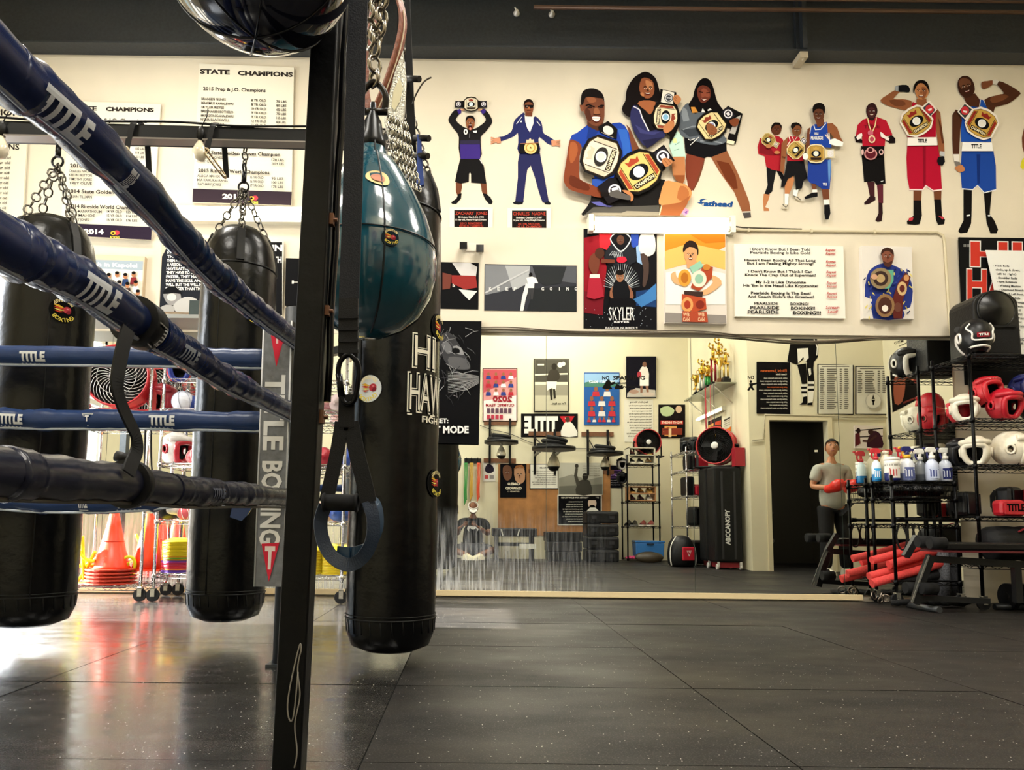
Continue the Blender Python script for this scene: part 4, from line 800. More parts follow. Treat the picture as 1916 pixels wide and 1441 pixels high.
a.ps(SK4, '400,1070 500,980 520,1080 490,1180 450,1260 400,1250'); a.ps('#e6ece8', '400,1250 450,1250 440,1390 400,1400'); a.ps('#e6ece8', '510,1200 580,1180 550,1290 505,1270'); a.ps('#cfc6b0', '370,1380 440,1390 440,1440 370,1440'); a.ps('#cfc6b0', '500,1265 560,1290 625,1320 600,1340 540,1310'); a.line('#2a2522', [(510, 1275), (570, 1300), (600, 1330)], 9); a.line('#2a2522', [(372, 1385), (415, 1425), (440, 1390)], 9)
a.ps('#1c1b1f', '430,820 640,820 690,1040 640,1080 620,1180 540,1200 530,1010 440,1060 400,1150 350,1170 400,980'); a.ps(SK3, '360,600 440,520 470,560 420,700 400,860 390,1000 340,960 350,780'); a.ps('#a81f2c', '440,510 580,520 640,620 640,830 430,830 430,640'); a.line('#eadfd2', [(450, 510), (470, 570), (430, 640)], 12); a.line('#eadfd2', [(480, 500), (520, 570), (560, 520)], 9)
a.ell('#7a4a2e', 552, 430, 62, 84); a.poly('#1d1512', [(478, 380), (490, 350), (550, 335), (610, 370), (615, 420), (590, 380), (540, 375), (505, 420), (480, 405)], 2); face(a, 555, 440, 66, SK3, smile=False); belt(a, 540, 690, -.85, 108, back='#e3cf9c', plate='#b99a4e', bar='#caa65a', disc='#efe9d8', sides=(0, 1), word='', sd=.95, sidec='#2a2528'); a.ell(SK3, 400, 760, 28, 20)
a.ps(SK2, '740,1110 800,1120 810,1200 755,1210'); a.ps('#e9e6e0', '755,1195 815,1195 815,1240 750,1240'); a.ps('#17171b', '650,1290 750,1235 820,1230 820,1285 740,1300 660,1320'); a.ps(SK2, '870,1190 965,1190 970,1320 890,1330'); a.ps('#e9e6e0', '895,1325 965,1325 970,1390 905,1390'); a.ps('#17171b', '905,1390 975,1385 985,1500 960,1580 920,1580 905,1500')
a.ps('#1f3a92', '700,820 990,810 995,960 975,1190 880,1190 790,1125 720,1110 690,1060'); a.ps('#5e8cc8', '950,820 990,815 985,1000 965,1180 955,1000'); a.ps(SK2, '690,420 740,390 730,560 720,650 690,740 665,690'); a.ps(SK3, '940,350 1010,345 1070,400 1110,520 1145,580 1090,640 1040,560 990,480 940,480'); a.ps('#1f429e', '740,390 780,360 940,330 950,470 1000,560 995,660 720,640 720,480'); a.line('#e4e6ea', [(770, 365), (790, 430), (860, 425), (930, 340)], 10); a.line('#e4e6ea', [(735, 395), (720, 480)], 8)
a.ps('#eef0ee', '970,560 1040,540 1150,590 1140,640 1060,640 970,610'); [a.line('#e9d9c9', [(975, 560), (915+i*25, 490-i*12)], 12) for i in range(3)]; a.text('#eef0ee', 'TITLE', 775, 830, 495, 30, .04); a.text('#eef0ee', 'PEARLSIDE', 735, 890, 555, 44, .03)
a.poly('#5f3826', [(765, 230), (780, 160), (860, 150), (905, 220), (890, 300), (840, 355), (795, 320)], 2); a.ps(SK2, '790,300 900,290 900,370 820,400'); a.poly('#17100e', [(755, 200), (765, 120), (830, 85), (900, 105), (918, 170), (905, 230), (880, 170), (800, 165), (770, 210)], 2); face(a, 830, 235, 84, SK2)
belt(a, 800, 735, 0, 122, back='#e6d7ae', plate='#b58f45', bar='#c7a052', disc='#efe6cf', word='', sides=(0, 1), sidec='#d7d4cc'); a.ell('#efeee6', 665, 770, 36, 44); a.text('#eef0ee', 'TITLE', 888, 940, 1145, 34, .04)
sticker('wall_sticker', 'wall sticker of two girls in red and a tall boy in blue with belts', a)
# --- man in red tee with medal
a = Art(flatpm(YS), o=(1410, 180, z))
a.ps('#3f1d22', '1450,1090 1550,1100 1550,1290 1490,1290'); a.ps('#5a2430', '1580,1130 1660,1130 1660,1370 1600,1380'); a.ps('#2a1519', '1500,1270 1560,1290 1560,1330 1480,1380 1420,1390 1415,1365'); a.ps('#2a1519', '1600,1360 1650,1370 1655,1500 1640,1600 1590,1610 1560,1590 1600,1500')
a.ps('#171416', '1385,760 1670,740 1690,1120 1570,1135 1545,1090 1415,1100'); a.ps('#e8e8e8', '1625,1090 1670,1080 1640,1100'); a.ps('#241315', '1290,520 1320,500 1400,570 1390,600 1310,590'); a.ps('#241315', '1700,560 1760,490 1815,540 1815,600 1740,605')
a.ps('#b01830', '1400,300 1470,275 1580,265 1700,310 1770,470 1780,500 1690,510 1680,640 1395,650 1390,500 1310,510 1330,370', 0); a.ps('#8c1024', '1440,330 1540,370 1570,330 1560,420 1480,420'); a.text('#7a1022', 'TITLE', 1410, 1615, 410, 40, .03)
a.poly('#2e1618', [(1440, 200), (1450, 130), (1500, 88), (1550, 95), (1582, 150), (1586, 210), (1560, 270), (1530, 310), (1480, 300), (1455, 250)], 2); a.ell('#4a2426', 1510, 210, 52, 70); face(a, 1512, 195, 82, SK1); a.ps('#e8d8d0', '1535,180 1550,185 1545,205')
for pts in ([(1460, 280), (1480, 380), (1515, 470)], [(1575, 270), (1555, 380), (1515, 470)]): a.line('#e6c478', pts, 14); a.line('#f4ead8', pts, 5)
a.ell('#c9657a', 1497, 470, 36, 34); a.ell('#e8d2ae', 1515, 550, 44, 50); a.ell('#b0485a', 1515, 550, 28, 32)
for pts in ('1385,470 1395,500 1370,545 1330,560 1315,530 1340,490', '1620,460 1640,460 1690,510 1740,540 1725,575 1680,545 1630,520'): a.ps('#f2e6e4', pts)
a.ps('#1d1115', '1375,640 1675,640 1670,770 1390,770'); a.ell('#c98a8a', 1500, 740, 84, 76); a.ell('#5b1a26', 1500, 740, 66, 60); a.ell('#d8a0a0', 1495, 690, 46, 40); a.ell('#3b1119', 1495, 690, 30, 26); a.ell('#e2b8b4', 1635, 715, 30, 36); a.ell('#1d1115', 1635, 715, 18, 22); a.ell('#e2b8b4', 1395, 715, 16, 36)
sticker('wall_sticker', 'wall sticker of man in red tee shirt with medal and white hand wraps', a)
# --- red boxer and blue boxer
z = 6.942; a = Art(flatpm(YS), o=(1640, 130, z))
a.ps(SK2, '480,1560 590,1560 580,1720 480,1720'); a.ps(SK2, '740,1560 845,1560 840,1710 750,1710'); a.ps('#1a1718', '480,1700 580,1700 590,1900 560,2010 500,2020 400,2010 395,1970 480,1900'); a.ps('#1a1718', '750,1690 840,1690 850,1900 890,1950 880,2010 800,2020 770,1950'); a.ps('#c23a46', '420,1930 480,1920 470,1960 420,1970'); a.ps('#c23a46', '800,1900 880,1920 860,1950')
a.ps('#ad1230', '400,990 800,980 830,1200 850,1560 740,1570 640,1500 600,1560 430,1560 400,1400 390,1150'); a.ps('#860c24', '600,1000 640,1000 640,1480 610,1540'); a.ps('#f0d8d8', '425,1555 600,1555 640,1500 740,1568 850,1552 850,1572 740,1585 645,1520 600,1572 425,1570')
a.ps('#a8102e', '470,420 520,440 600,470 650,420 780,500 770,880 400,880 400,700'); a.ps(SK3, '770,490 830,560 850,760 880,960 885,1080 810,1080 800,960 770,760'); a.ps('#5c331f', '800,620 850,760 880,960 850,960'); a.poly(SK3, [(50, 400), (140, 330), (240, 270), (300, 290), (220, 380), (330, 385), (430, 400), (460, 430), (440, 510), (370, 530), (250, 500), (120, 460)], 2); a.poly('#6d3f28', [(160, 400), (330, 400), (380, 460), (250, 480)], 2)
a.poly('#1b1c22', [(240, 230), (290, 205), (390, 200), (430, 240), (425, 295), (350, 290), (260, 285)], 2); a.ps('#9fa4ac', '240,220 285,215 285,285 250,280')
a.ps('#1c1d22', '800,1140 880,1120 890,1200 860,1250 810,1240 785,1190'); a.ps('#b9b9bd', '825,1060 885,1070 885,1130 825,1120')
a.ps(SK3, '520,380 650,380 650,460 590,480 520,460'); a.poly(SK4, [(500, 260), (530, 180), (600, 165), (660, 200), (680, 280), (660, 350), (600, 392), (540, 375), (510, 320)], 2); a.poly('#1d1411', [(480, 310), (482, 220), (520, 155), (590, 135), (650, 160), (685, 230), (690, 310), (660, 240), (600, 180), (540, 190), (505, 250)], 2); face(a, 580, 285, 110, SK3, shade='#8d5637')
a.ps('#f4f0ec', '410,885 780,880 790,985 400,990'); a.text('#161413', 'TITLE', 535, 655, 950, 48, .05); belt(a, 520, 670, -.56, 195, back='#eee4da', plate='#c3a04f', bar='#8e2a22', disc='#e6e4de', sides=(0, 0)); a.poly('#eee4da', [(570, 500), (690, 400), (790, 520), (690, 620)]); a.poly('#3a414d', [(600, 500), (680, 430), (765, 525), (700, 605)]); a.ell('#c6343c', 690, 515, 55, 55); a.ps('#f0e6e6', '665,520 720,500 715,530 680,540')
sticker('wall_sticker', 'wall sticker of woman boxer in red trunks flexing one arm', a)
a = Art(flatpm(YS), o=(1640, 130, z))
a.ps('#191516', '1130,1560 1240,1560 1235,1900 1230,2000 1180,2120 1090,2130 1060,2100 1130,1960'); a.ps('#191516', '1390,1570 1500,1570 1470,1880 1530,1960 1580,2080 1560,2130 1480,2130 1430,1990 1420,1900'); a.ps('#dfe2e6', '1170,1890 1215,1885 1210,1905 1170,1910'); a.ps('#dfe2e6', '1445,1890 1480,1890 1480,1910 1450,1910')
a.ps('#1c449c', '1110,1050 1520,1060 1550,1250 1555,1560 1400,1600 1310,1500 1250,1560 1110,1550 1090,1300'); a.ps('#142e74', '1300,1100 1350,1100 1340,1480 1310,1500'); a.line('#e6e9ee', [(1110, 1550), (1250, 1562), (1310, 1505), (1400, 1602), (1555, 1562)], 14)
a.ps('#1f4fae', '1110,560 1170,460 1340,390 1420,400 1470,550 1490,940 1100,940 1095,740'); a.line('#e9ecf0', [(1390, 395), (1470, 550)], 12); a.line('#e9ecf0', [(1350, 395), (1335, 500)], 10)
a.ps(SK1, '985,590 1030,520 1070,540 1110,660 1090,780 1080,960 1075,1100 995,1100 985,900'); a.ps('#e4ded6', '1000,1100 1075,1100 1075,1200 1010,1200'); a.ps('#77716c', '1010,1190 1080,1200 1110,1260 1040,1270'); a.poly(SK4, [(1020, 1270), (1110, 1240), (1150, 1310), (1080, 1335), (1040, 1310)], 2)
a.poly('#4a2a1c', [(1400, 395), (1540, 340), (1660, 310), (1570, 200), (1590, 150), (1700, 190), (1860, 290), (1850, 340), (1700, 450), (1540, 490), (1520, 600), (1470, 550)], 2); a.poly('#6d4129', [(1480, 370), (1620, 320), (1720, 350), (1600, 420), (1500, 430)], 2); a.poly('#7c4a30', [(1362, 200), (1370, 160), (1440, 150), (1510, 140), (1515, 190), (1430, 245), (1380, 250)], 2); a.ps('#d9d4ce', '1510,140 1555,130 1590,150 1560,200 1510,190')
a.ps(SK1, '1130,350 1280,310 1340,390 1335,490 1180,470'); a.poly('#3c2117', [(1055, 230), (1060, 140), (1110, 90), (1180, 85), (1240, 130), (1275, 220), (1270, 300), (1220, 350), (1160, 370), (1090, 320)], 2); a.poly('#6e4530', [(1070, 150), (1120, 110), (1200, 130), (1230, 200), (1100, 250)], 2); face(a, 1165, 225, 112, SK1, tilt=-.22)
a.ps('#f4f4f4', '1120,945 1500,950 1515,1060 1105,1060'); a.text('#161413', 'TITLE', 1230, 1365, 1025, 55, .05); belt(a, 1370, 700, .5, 200, back='#f0e7df', plate='#c8a04a', bar='#8e2a22', disc='#e6e4de', sides=(0, 0)); a.poly('#f0e7df', [(1050, 550), (1150, 430), (1270, 520), (1160, 660)]); a.poly('#3a3f3c', [(1070, 550), (1145, 445), (1240, 520), (1150, 635)]); a.ell('#c6343c', 1150, 535, 52, 55); a.ps('#f0e6e6', '1125,530 1180,540 1170,565 1130,555')
sticker('wall_sticker', 'wall sticker of bearded boxer in blue trunks with raised fist', a)
a = Art(flatpm(YS)); a.ps(SK2, '1916,240 1912,258 1913,275 1920,300 1960,320 1960,235'); a.ps('#d8d034', '1920,290 1912,300 1909,312 1914,318 1925,300 1970,330 1975,280 1950,270'); a.ps('#d8d034', '1925,330 1975,330 1980,420 1925,420'); a.ell(SK2, 1950, 215, 18, 24); a.ell('#1d1411', 1950, 200, 18, 12); face(a, 1950, 218, 18, SK2); sticker('wall_sticker', 'wall sticker cut off by the right picture edge, with yellow glove', a)
# ------------------------------------------------------------------ boards, canvases and posters on the mirror wall
def panel(name, label, cat, h, quad, Y, th, group=None):
    a = Art(flatpm(Y)); board(a, h, quad, Y, th); a.meta = (name, label, cat, group); return a
def done(a, **k): n, l, c, g = a.meta; return tag(a.build(n, **k), l, c, g)
def club(a, cx, cy, r):
    a.ell('#b53a46', cx+r*.3, cy-r*.05, r*.5, r*.42); a.ell('#e0b03c', cx-r*.3, cy, r*.45, r*.35); a.ell('#1b1416', cx-r*.3, cy, r*.2, r*.18); a.text('#e5d25a', 'BOXING', cx-r*.8, cx+r*.8, cy+r*.95, r*.42, .03)
SIGN = '#e2dccb'; TX = '#2b2522'
G = 'state champions boards'
def sl(a, x0, y0, rows, dx, h, s, sk=.05, b=.02):
    pass
a = panel('champions_board', 'white champions board cut off by the left picture edge', 'sign', SIGN, [(-150, 170), (55, 180), (42, 408), (-160, 400)], 6.09, .02, G)
a.text(TX, 'STATE CHAMPIONS', -140, 50, 212, 12, .03, .03); a.text(TX, 'CHAMPIONS', -60, 36, 278, 12, .03, .03)
for i in range(13): a.text(TX, '8 yr old', -8, 20-i*.9, 297+i*9.4, 5, .01, .03); a.text(TX, 'KAINOA SILVA', -110, -30, 294+i*9.4, 5, .01, .03)
a.poly('#2a2126', [(-160, 407), (40, 412), (38, 440), (-160, 440)]); done(a)
a = panel('champions_board', 'white 2014 state champions board with dark footer', 'sign', SIGN, [(131, 189), (301, 195), (283, 449), (112, 440)], 6.09, .02, G)
a.text(TX, 'STATE', 134, 181, 206, 8, .05, .02); a.text(TX, 'CHAMPIONS', 198, 288, 208, 8, .05, .02); a.text(TX, '2014 Prep & J.O. Champions', 145, 275, 227, 7, .03, .025)
for i in range(8):
    y = 240+i*8; x = 140-i*.6; a.text(TX, ['MIKA REYES', 'NOA KEALOHA', 'KEONI SILVA', 'TREY OLIVE', 'CHAD NAONE', 'KEEON BRITTON', 'ADRIAN TILL', 'ZACHARY JONES'][i], x, x+38, y, 4.6, .02, .025); a.text(TX, ['9 YR OLD', '10 YR OLD', '11 YR OLD', '13 YR OLD', '13 YR OLD', '13 YR OLD', '15 YR OLD', '15 YR OLD'][i], 222-i*.7, 246-i*.7, y-1, 4.6, .02, .025); a.text(TX, '%d LBS' % (60+i*9), 256-i*.5, 273-i*.5, y, 4.6, .02, .025)
a.text(TX, '2014 Golden Gloves Champion', 131, 276, 313, 7, .03, .025)
for i, s in enumerate(('CHARLES NAONE', 'KEEON BRITTON', 'TIMOTHY JONES', 'TREY OLIVE')): a.text(TX, s, 129, 172, 322+i*7.6, 4.6, .02, .025); a.text(TX, 'NATIONAL CHAMPION', 222, 277, 325+i*7.6, 4.6, .02, .025)
a.text(TX, '2014 State Golden Gloves', 126, 250, 361, 7, .03, .025); a.text(TX, 'ADRIAN TILLMAN', 125, 172, 370, 4.8, .02, .025); a.text(TX, '2014 Ringside World Champion', 129, 257, 389, 7, .03, .025)
for i, s in enumerate(('KALEI K-MANPATHOUM', 'ALLIE MAHOE', 'ZACHARY JONES')): a.text(TX, s, 122, 190-i*12, 397+i*7.8, 4.8, .02, .025); a.text(TX, '1%d YR OLD' % (4+i), 200, 228, 398+i*7.8, 4.8, .02, .025); a.text(TX, ('125 LBS', '114 LBS', '176 LBS')[i], 236, 257, 399+i*7.8, 4.8, .02, .025)
a.poly('#2a2030', [(113, 417), (284, 425), (283, 449), (112, 440)]); a.text('#ece6d4', '2014', 157, 194, 438, 10, .05, .025); club(a, 215, 436, 11); done(a)
a = panel('champions_board', 'white 2015 state champions board above the left wall light', 'sign', SIGN, [(373, 119), (550, 126), (545, 384), (360, 378)], 6.09, .02, G)
a.text(TX, 'STATE', 374, 430, 138, 9, .05, .03); a.text(TX, 'CHAMPIONS', 445, 548, 141, 9, .05, .03); a.text(TX, '2015 Prep & J.O. Champions', 380, 497, 169, 6.6, .03, .03)
for i, (s, y, w) in enumerate((('BRANSEN NUNES', '8 YR OLD', '70 LBS'), ('MAXIMUS KAHALEWAI', '8 YR OLD', '80 LBS'), ('SKYLER REYES', '10 YR OLD', '65 LBS'), ('BRENNAGEN BOTHELO', '9 YR OLD', '75 LBS'), ('BRANZON KAHALEWAI', '9 YR OLD', '105 LBS'), ('NYSIR BLACKWELL', '12 YR OLD', '80 LBS'), ('NATHAN ARCEO', '12 YR OLD', '85 LBS'))):
    a.text(TX, s, 377-i*.3, 377+len(s)*3.5, 187+i*7.7, 4.7, .02, .035); a.text(TX, y, 470, 498, 190+i*7.7, 4.7, .02, .03); a.text(TX, w, 517, 536-i*.3, 192+i*7.7, 4.7, .02, .03)
a.text(TX, '2015 State Golden Gloves Champion', 372, 524, 288, 6.6, .03, .03)
for i, s in enumerate(('ZACHARY JONES', 'TREY OLIVE')): a.text(TX, s, 370, 416-i*12, 296+i*7.6, 4.7, .02, .03); a.text(TX, ('178 LBS', '201+ LBS')[i], 508, 531, 301+i*7.6, 4.7, .02, .03)
a.text(TX, '2015 Ringside World Champions', 371, 504, 322, 6.6, .03, .03)
for i, s in enumerate(('ALLICIA MAHOE', 'MIA KAAUKAI-RANIS', 'ZACHARY JONES')): a.text(TX, s, 369, (412, 426, 414)[i], 331+i*7.8, 4.7, .02, .03); a.text(TX, ('15 YR OLD', '16 YR OLD', '17 YR OLD')[i], 468, 493, 334+i*7.8, 4.7, .02, .03); a.text(TX, ('95 LBS', '100 LBS', '178 LBS')[i], 508, 530, 336+i*7.8, 4.7, .02, .03)
a.poly('#31262e', [(361, 353), (546, 359), (545, 384), (360, 378)]); a.text('#ece6d4', '2015', 416, 453, 372, 9.5, .05, .025); club(a, 474, 371, 11); done(a)
# fluorescent wall lights
def wall_light(label, x0, x1, y0, y1):
    A, B = py(x0, y0, 6.0), py(x1, y1, 6.0); t = thing('wall_light', label, 'wall light', ((A.x+B.x)/2, YW, (A.z+B.z)/2), 'fluorescent wall lights')
    b = MB(); b.b2((A.x, 6.05, B.z), (B.x, YW, A.z)); b.b2((A.x-.02, 5.99, B.z-.005), (A.x+.02, YW, A.z+.005)); b.b2((B.x-.02, 5.99, B.z-.005), (B.x+.02, YW, A.z+.005)); b.build('housing', mat('#e6e2d2', .4), t)
    b = MB(); [b.b2((q, 5.995, z-.02), (q+.015, 6.03, z+.02)) for q in (A.x+.02, B.x-.035) for z in (A.z-.03, B.z+.03)]; b.build('lamp_holder', mat('#b7b29c', .4), t)
    for z in (A.z-.032, B.z+.032): b = MB(); b.cyl((A.x+.035, 6.012, z), (B.x-.035, 6.012, z), .019, n=14); b.build('fluorescent_tube', mat('#fff8e6', .3, emit=8), t)
wall_light('left fluorescent wall light with two tubes, under the 2015 board', 300, 578, 381, 411); wall_light('right fluorescent wall light with two tubes, under the large wall sticker', 1106, 1372, 402, 434)
c = MB(); c.tube([py(1372, 423, 6.05), py(1390, 426, 6.08), py(1500, 429, 6.09)], .006, 6); tag(c.build('light_cable', mat('#3a352c', .5)), 'short dark power cord leaving the right wall light', 'cable')
# left photographs and posters
a = panel('photo_poster', 'team photo poster titled Klash in Kapolei, right of the leftmost bag', 'poster', '#cbb9a0', [(120, 474), (271, 480), (265, 572), (115, 566)], 6.07, .05)
a.poly('#e6e0d2', [(122, 484), (268, 489), (264, 568), (118, 562)]); a.poly('#9aa6b0', [(122, 484), (268, 489), (267, 506), (122, 500)]); a.text('#f3efe6', 'Pro Klash in Kapolei', 130, 257, 497, 8, .03, .03)
for r in range(3):
    for i in range(9):
        x, y = 126+i*15.5+r*4, 512+r*17+(i % 2)*3; c = ['#3b2a26', '#7a2a2e', '#d8d4cc', '#22262c', '#2c3f66'][(i*2+r) % 5]; a.poly(c, [(x-7, y+20), (x-5, y+7), (x+5, y+7), (x+7, y+20)]); a.ell('#a9714e', x, y+2, 4, 5); a.ell('#1d1512', x, y-1.5, 4, 3)
done(a)
a = panel('quote_poster', 'dark quote poster with crouching boxer, left of the second bag', 'poster', '#cfbba2', [(303, 445), (408, 447), (392, 586), (297, 583)], 6.07, .05)
a.ps('#22242a', '303,480 318,452 404,454 403,462 395,480 392,520 372,584 298,582')
for i, s in enumerate(('CHAMPIONS ARE MADE', 'IN GYMS. THEY ARE', 'MADE FROM SOMETHING', 'THEY HAVE INSIDE', 'THEM: A DESIRE,', 'A VISION. THEY', 'HAVE LAST-MINUTE', 'THEY HAVE TO BE A LITTLE', 'FASTER, THEY HAVE TO', 'HAVE THE SKILL AND THE', 'WILL. BUT THE WILL MUST BE', 'STRONGER THAN THE SKILL')): a.text('#e6e3dd', s, 314-i*.4, (401, 402, 398, 380, 352, 360, 372, 390, 388, 394, 398, 396)[i], 460+i*7.55, 5.6, .04)
a.poly('#8d8a88', [(306, 545), (320, 538), (335, 545), (338, 562), (320, 572), (308, 560)], 3); a.poly('#b5b2ae', [(325, 570), (345, 556), (368, 560), (374, 582), (330, 583)], 3); a.ell('#c8c5c0', 321, 556, 9, 7); a.poly('#1b1c20', [(305, 550), (312, 538), (330, 538), (340, 550), (325, 548)], 2); a.poly('#a3a09c', [(299, 576), (312, 570), (325, 574), (325, 583), (299, 582)], 2)
done(a)
a = panel('wall_poster', 'black and white poster edge with large letters, behind the second bag', 'poster', '#d8d2c4', [(495, 449), (531, 451), (528, 592), (490, 590)], 6.09, .02)
a.rect('#1d1d20', 498, 453, 528, 590); a.text('#e4e0d8', 'TRAIN', 470, 528, 470, 12, .04); a.text('#e4e0d8', 'WITH', 496, 527, 492, 12, .04); done(a)
a = panel('motivational_canvas', 'long dark canvas with widely spaced letters, half hidden by the teal bag', 'canvas', '#17171a', [(535, 483), (896, 492), (895, 579), (533, 571)], 6.07, .044)
a.text('#d8d4cc', 'H A T E', 546, 640, 531, 6, .02); [a.text('#d8d4cc', c, 831+i*15.6, 836+i*15.6, 537, 6.5, .05) for i, c in enumerate('USES')]
a.ps('#c9c6c4', '846,492 880,492 893,500 890,520 862,515'); a.ps('#8f2f2c', '845,515 890,516 893,538 870,542 845,530'); a.ps('#d8d5d2', '858,541 893,545 878,562 868,552'); a.ps('#6d3a30', '828,510 845,514 842,540 828,542'); done(a)
a = panel('motivational_canvas', 'grey canvas of a lone runner on a foggy road', 'canvas', '#33343a', [(907, 494), (1079, 497), (1079, 583), (906, 581)], 6.07, .044)
a.ps('#54565c', '908,496 1078,498 1078,530 1000,520 950,535 908,520'); a.ps('#7c7e82', '908,496 990,497 985,525 940,545 908,552'); a.ps('#a6a8aa', '945,497 992,497 988,530 960,545'); a.ps('#2b2d2f', '996,498 1060,499 1050,530 1020,535 1005,525'); a.ps('#26282a', '1000,540 1078,535 1078,582 985,582'); a.ps('#d8d8d6', '984,530 992,533 984,558 979,582 973,582 977,555'); a.line('#b9babc', [(908, 548), (960, 520), (990, 505)], 3)
a.ps('#e4e2de', '985,520 994,517 1003,520 1007,530 1000,530 999,540 988,539 987,528'); a.ell('#1d1a1a', 993, 514, 3.4, 4); a.ps('#3a3a3c', '988,539 1000,539 998,550 997,560 993,560 993,548 990,560 988,560')
for i, ch in enumerate('KEEP  GOING'):
    if ch != ' ': a.text('#dcdcda', ch, 915+i*15.5+(5 if i > 4 else 0), 920+i*15.5+(5 if i > 4 else 0), 543.5, 6, .03)
done(a)
a = panel('lion_poster', 'black BEAST MODE lion face poster hanging over the left mirror edge', 'poster', '#151518', [(778, 600), (901, 601), (896, 831), (773, 828)], 6.05, .012)
rn = random.Random(3)
a.poly('#3c3c3f', [(822, 632), (840, 622), (856, 640), (870, 665), (880, 690), (850, 690), (830, 672)], 3); a.poly('#6d6d70', [(826, 645), (838, 640), (846, 655), (838, 662)], 3); a.poly('#8a8a8c', [(848, 648), (862, 650), (868, 664), (852, 660)], 3); a.poly('#1a1a1c', [(846, 652), (858, 652), (860, 660), (848, 660)], 2); a.poly('#58585a', [(840, 668), (872, 672), (878, 690), (845, 688)], 3)
for i in range(46): x, y = rn.uniform(822, 875), rn.uniform(610, 740); q = rn.uniform(-.6, 2.4); l = rn.uniform(8, 28); a.line(rn.choice(['#5a5a5d', '#3a3a3d', '#8e8e90']), [(x, y), (x+l*math.cos(q)*.6, y+l*math.sin(q)*.6), (x+l*math.cos(q+.15), y+l*math.sin(q+.15))], [1.2, .9, .3])
for i in range(14): y = 696+i*3; a.line('#b9b9ba', [(838, y), (860+i, y+2-i*.6), (896, y+8-i*2)], [.4, .8, .3])
a.text('#e8e8e6', 'MINDSET:', 783, 839, 792, 9, .04); a.text('#e8e8e6', 'BEAST MODE', 777, 877, 811, 14, .04); done(a)
# name cards and camera
for (nm, y1, r1, r2, p1, p2, q, lab) in (('ZACHARY  JONES', 'Birthdate: March 24, 1998', '2013 RINGSIDE', 'WORLD CHAMPION', 'Independence, Missouri', 'July 31 - August 3, 2013', (841, 388, 922, 446), 'name card for the arms-up boxer, white border and black middle'), ('CHARLES  NAONE', 'Birthdate: October 15, 1997', '2013 PAL NATIONAL', '145 LB. CHAMPION', 'Oxnard, California', 'October 1-6, 2013', (949, 389, 1031, 449), 'name card for the tracksuit man, white border and black middle')):
    x0, y0, x1, yb = q; a = panel('name_card', lab, 'sign', '#e6dfd2', [(x0, y0), (x1, y0+.6), (x1-1, yb), (x0, yb-1)], 6.11, .012, 'name cards under the stickers')
    a.rect('#221a18', x0+9, y0+5, x1-8.5, yb-6); a.text('#b5402f', nm, x0+11, x1-10, y0+14, 6, .01); a.text('#e0dbd2', y1, x0+17, x1-17, y0+20, 3, .02); a.text('#e0dbd2', '15 year old, Heavy Weight Division', x0+11, x1-12, y0+24.5, 3, .02); a.text('#b5402f', r1, x0+20, x1-20, y0+32, 3.8, .01); a.text('#b5402f', r2, x0+18, x1-18, y0+37, 3.8, .01); a.text('#e0dbd2', p1, x0+20, x1-20, y0+45, 3, .02); a.text('#e0dbd2', p2, x0+20, x1-20, y0+49.5, 3, .02); done(a)
C0 = py(884, 458, 6.0); t = thing('security_camera', 'white twin-lens security camera with hanging cables under the name card', 'camera', C0)
b = MB(); b.b2((C0.x-.06, 6.06, C0.z-.03), (C0.x+.06, YW, C0.z+.04)); b.build('mount', mat('#d9d2c4', .4), t)
for u, v, g in ((867, 460, -1), (898, 465, 1)):
    p = py(u, v, 5.97); b = MB(); b.tube([(p.x, 6.09, p.z+.03), (p.x, 6.0, p.z+.01), p], [.03, .035, .035], 14); b.build('lens_barrel', mat('#cfc8b8', .4), t)
    b = MB(); b.b2((p.x-.032, p.y-.012, p.z-.03), (p.x+.032, p.y+.01, p.z+.03)); b.build('lens_face', mat('#0e0e12', .15), t)
b = MB(); [b.tube(crom([py(u, 474, 6.08), py(u-2, 490, 6.09), py(u+x, 520, 6.11), py(u+x*2+4, 590, 6.1), py(u+x*4+8, 598, 6.08)], 4), .006, 6) for u, x in ((878, -1), (886, 2))]; b.build('camera_cable', mat('#4a4036', .5), t)
# boards over the mirrors
YB_ = 6.05
a = panel('skyler_poster', 'tall SKYLER boxing poster in red, blue and black', 'poster', '#1b1a1f', [(1092, 428), (1229, 432), (1229, 617), (1092, 614)], 6.068, .007)
a.ps('#8d1622', '1093,445 1120,440 1135,500 1130,560 1093,575'); a.ps('#d32631', '1121,436 1145,436 1140,470 1122,462'); a.ps('#2a45a0', '1180,437 1195,438 1194,460 1182,465'); a.ps('#8fb0d8', '1190,462 1206,450 1210,500 1192,490'); a.ps('#1d3b6b', '1190,545 1228,540 1228,575 1190,572'); a.ps('#6e1520', '1093,545 1130,550 1128,590 1093,585'); a.ps('#3f78b4', '1185,560 1205,550 1228,530 1228,560 1200,575')
a.poly('#d8d4cf', [(1198, 440), (1222, 436), (1226, 470), (1210, 480), (1196, 468)], 3); a.poly('#4a3a34', [(1198, 475), (1212, 480), (1214, 510), (1208, 535), (1202, 534), (1204, 505)], 2)
a.poly('#202228', [(1130, 482), (1140, 460), (1160, 452), (1182, 460), (1192, 482), (1180, 495), (1140, 495)], 2); a.poly('#c9cdd2', [(1141, 447), (1150, 436), (1161, 434), (1173, 437), (1181, 448), (1172, 464), (1161, 472), (1150, 462)], 3); a.poly('#15151a', [(1143, 447), (1151, 438), (1161, 436), (1172, 439), (1179, 448), (1170, 463), (1161, 469), (1152, 461)], 3); a.ell('#5a3a2c', 1161, 449, 7, 9); face(a, 1161, 450, 8, SK2, smile=False)
for i in range(6): a.line('#aeb4ba', [(1140+i*4, 478), (1146+i*3.4, 470), (1150+i*3, 482)], 1.2)
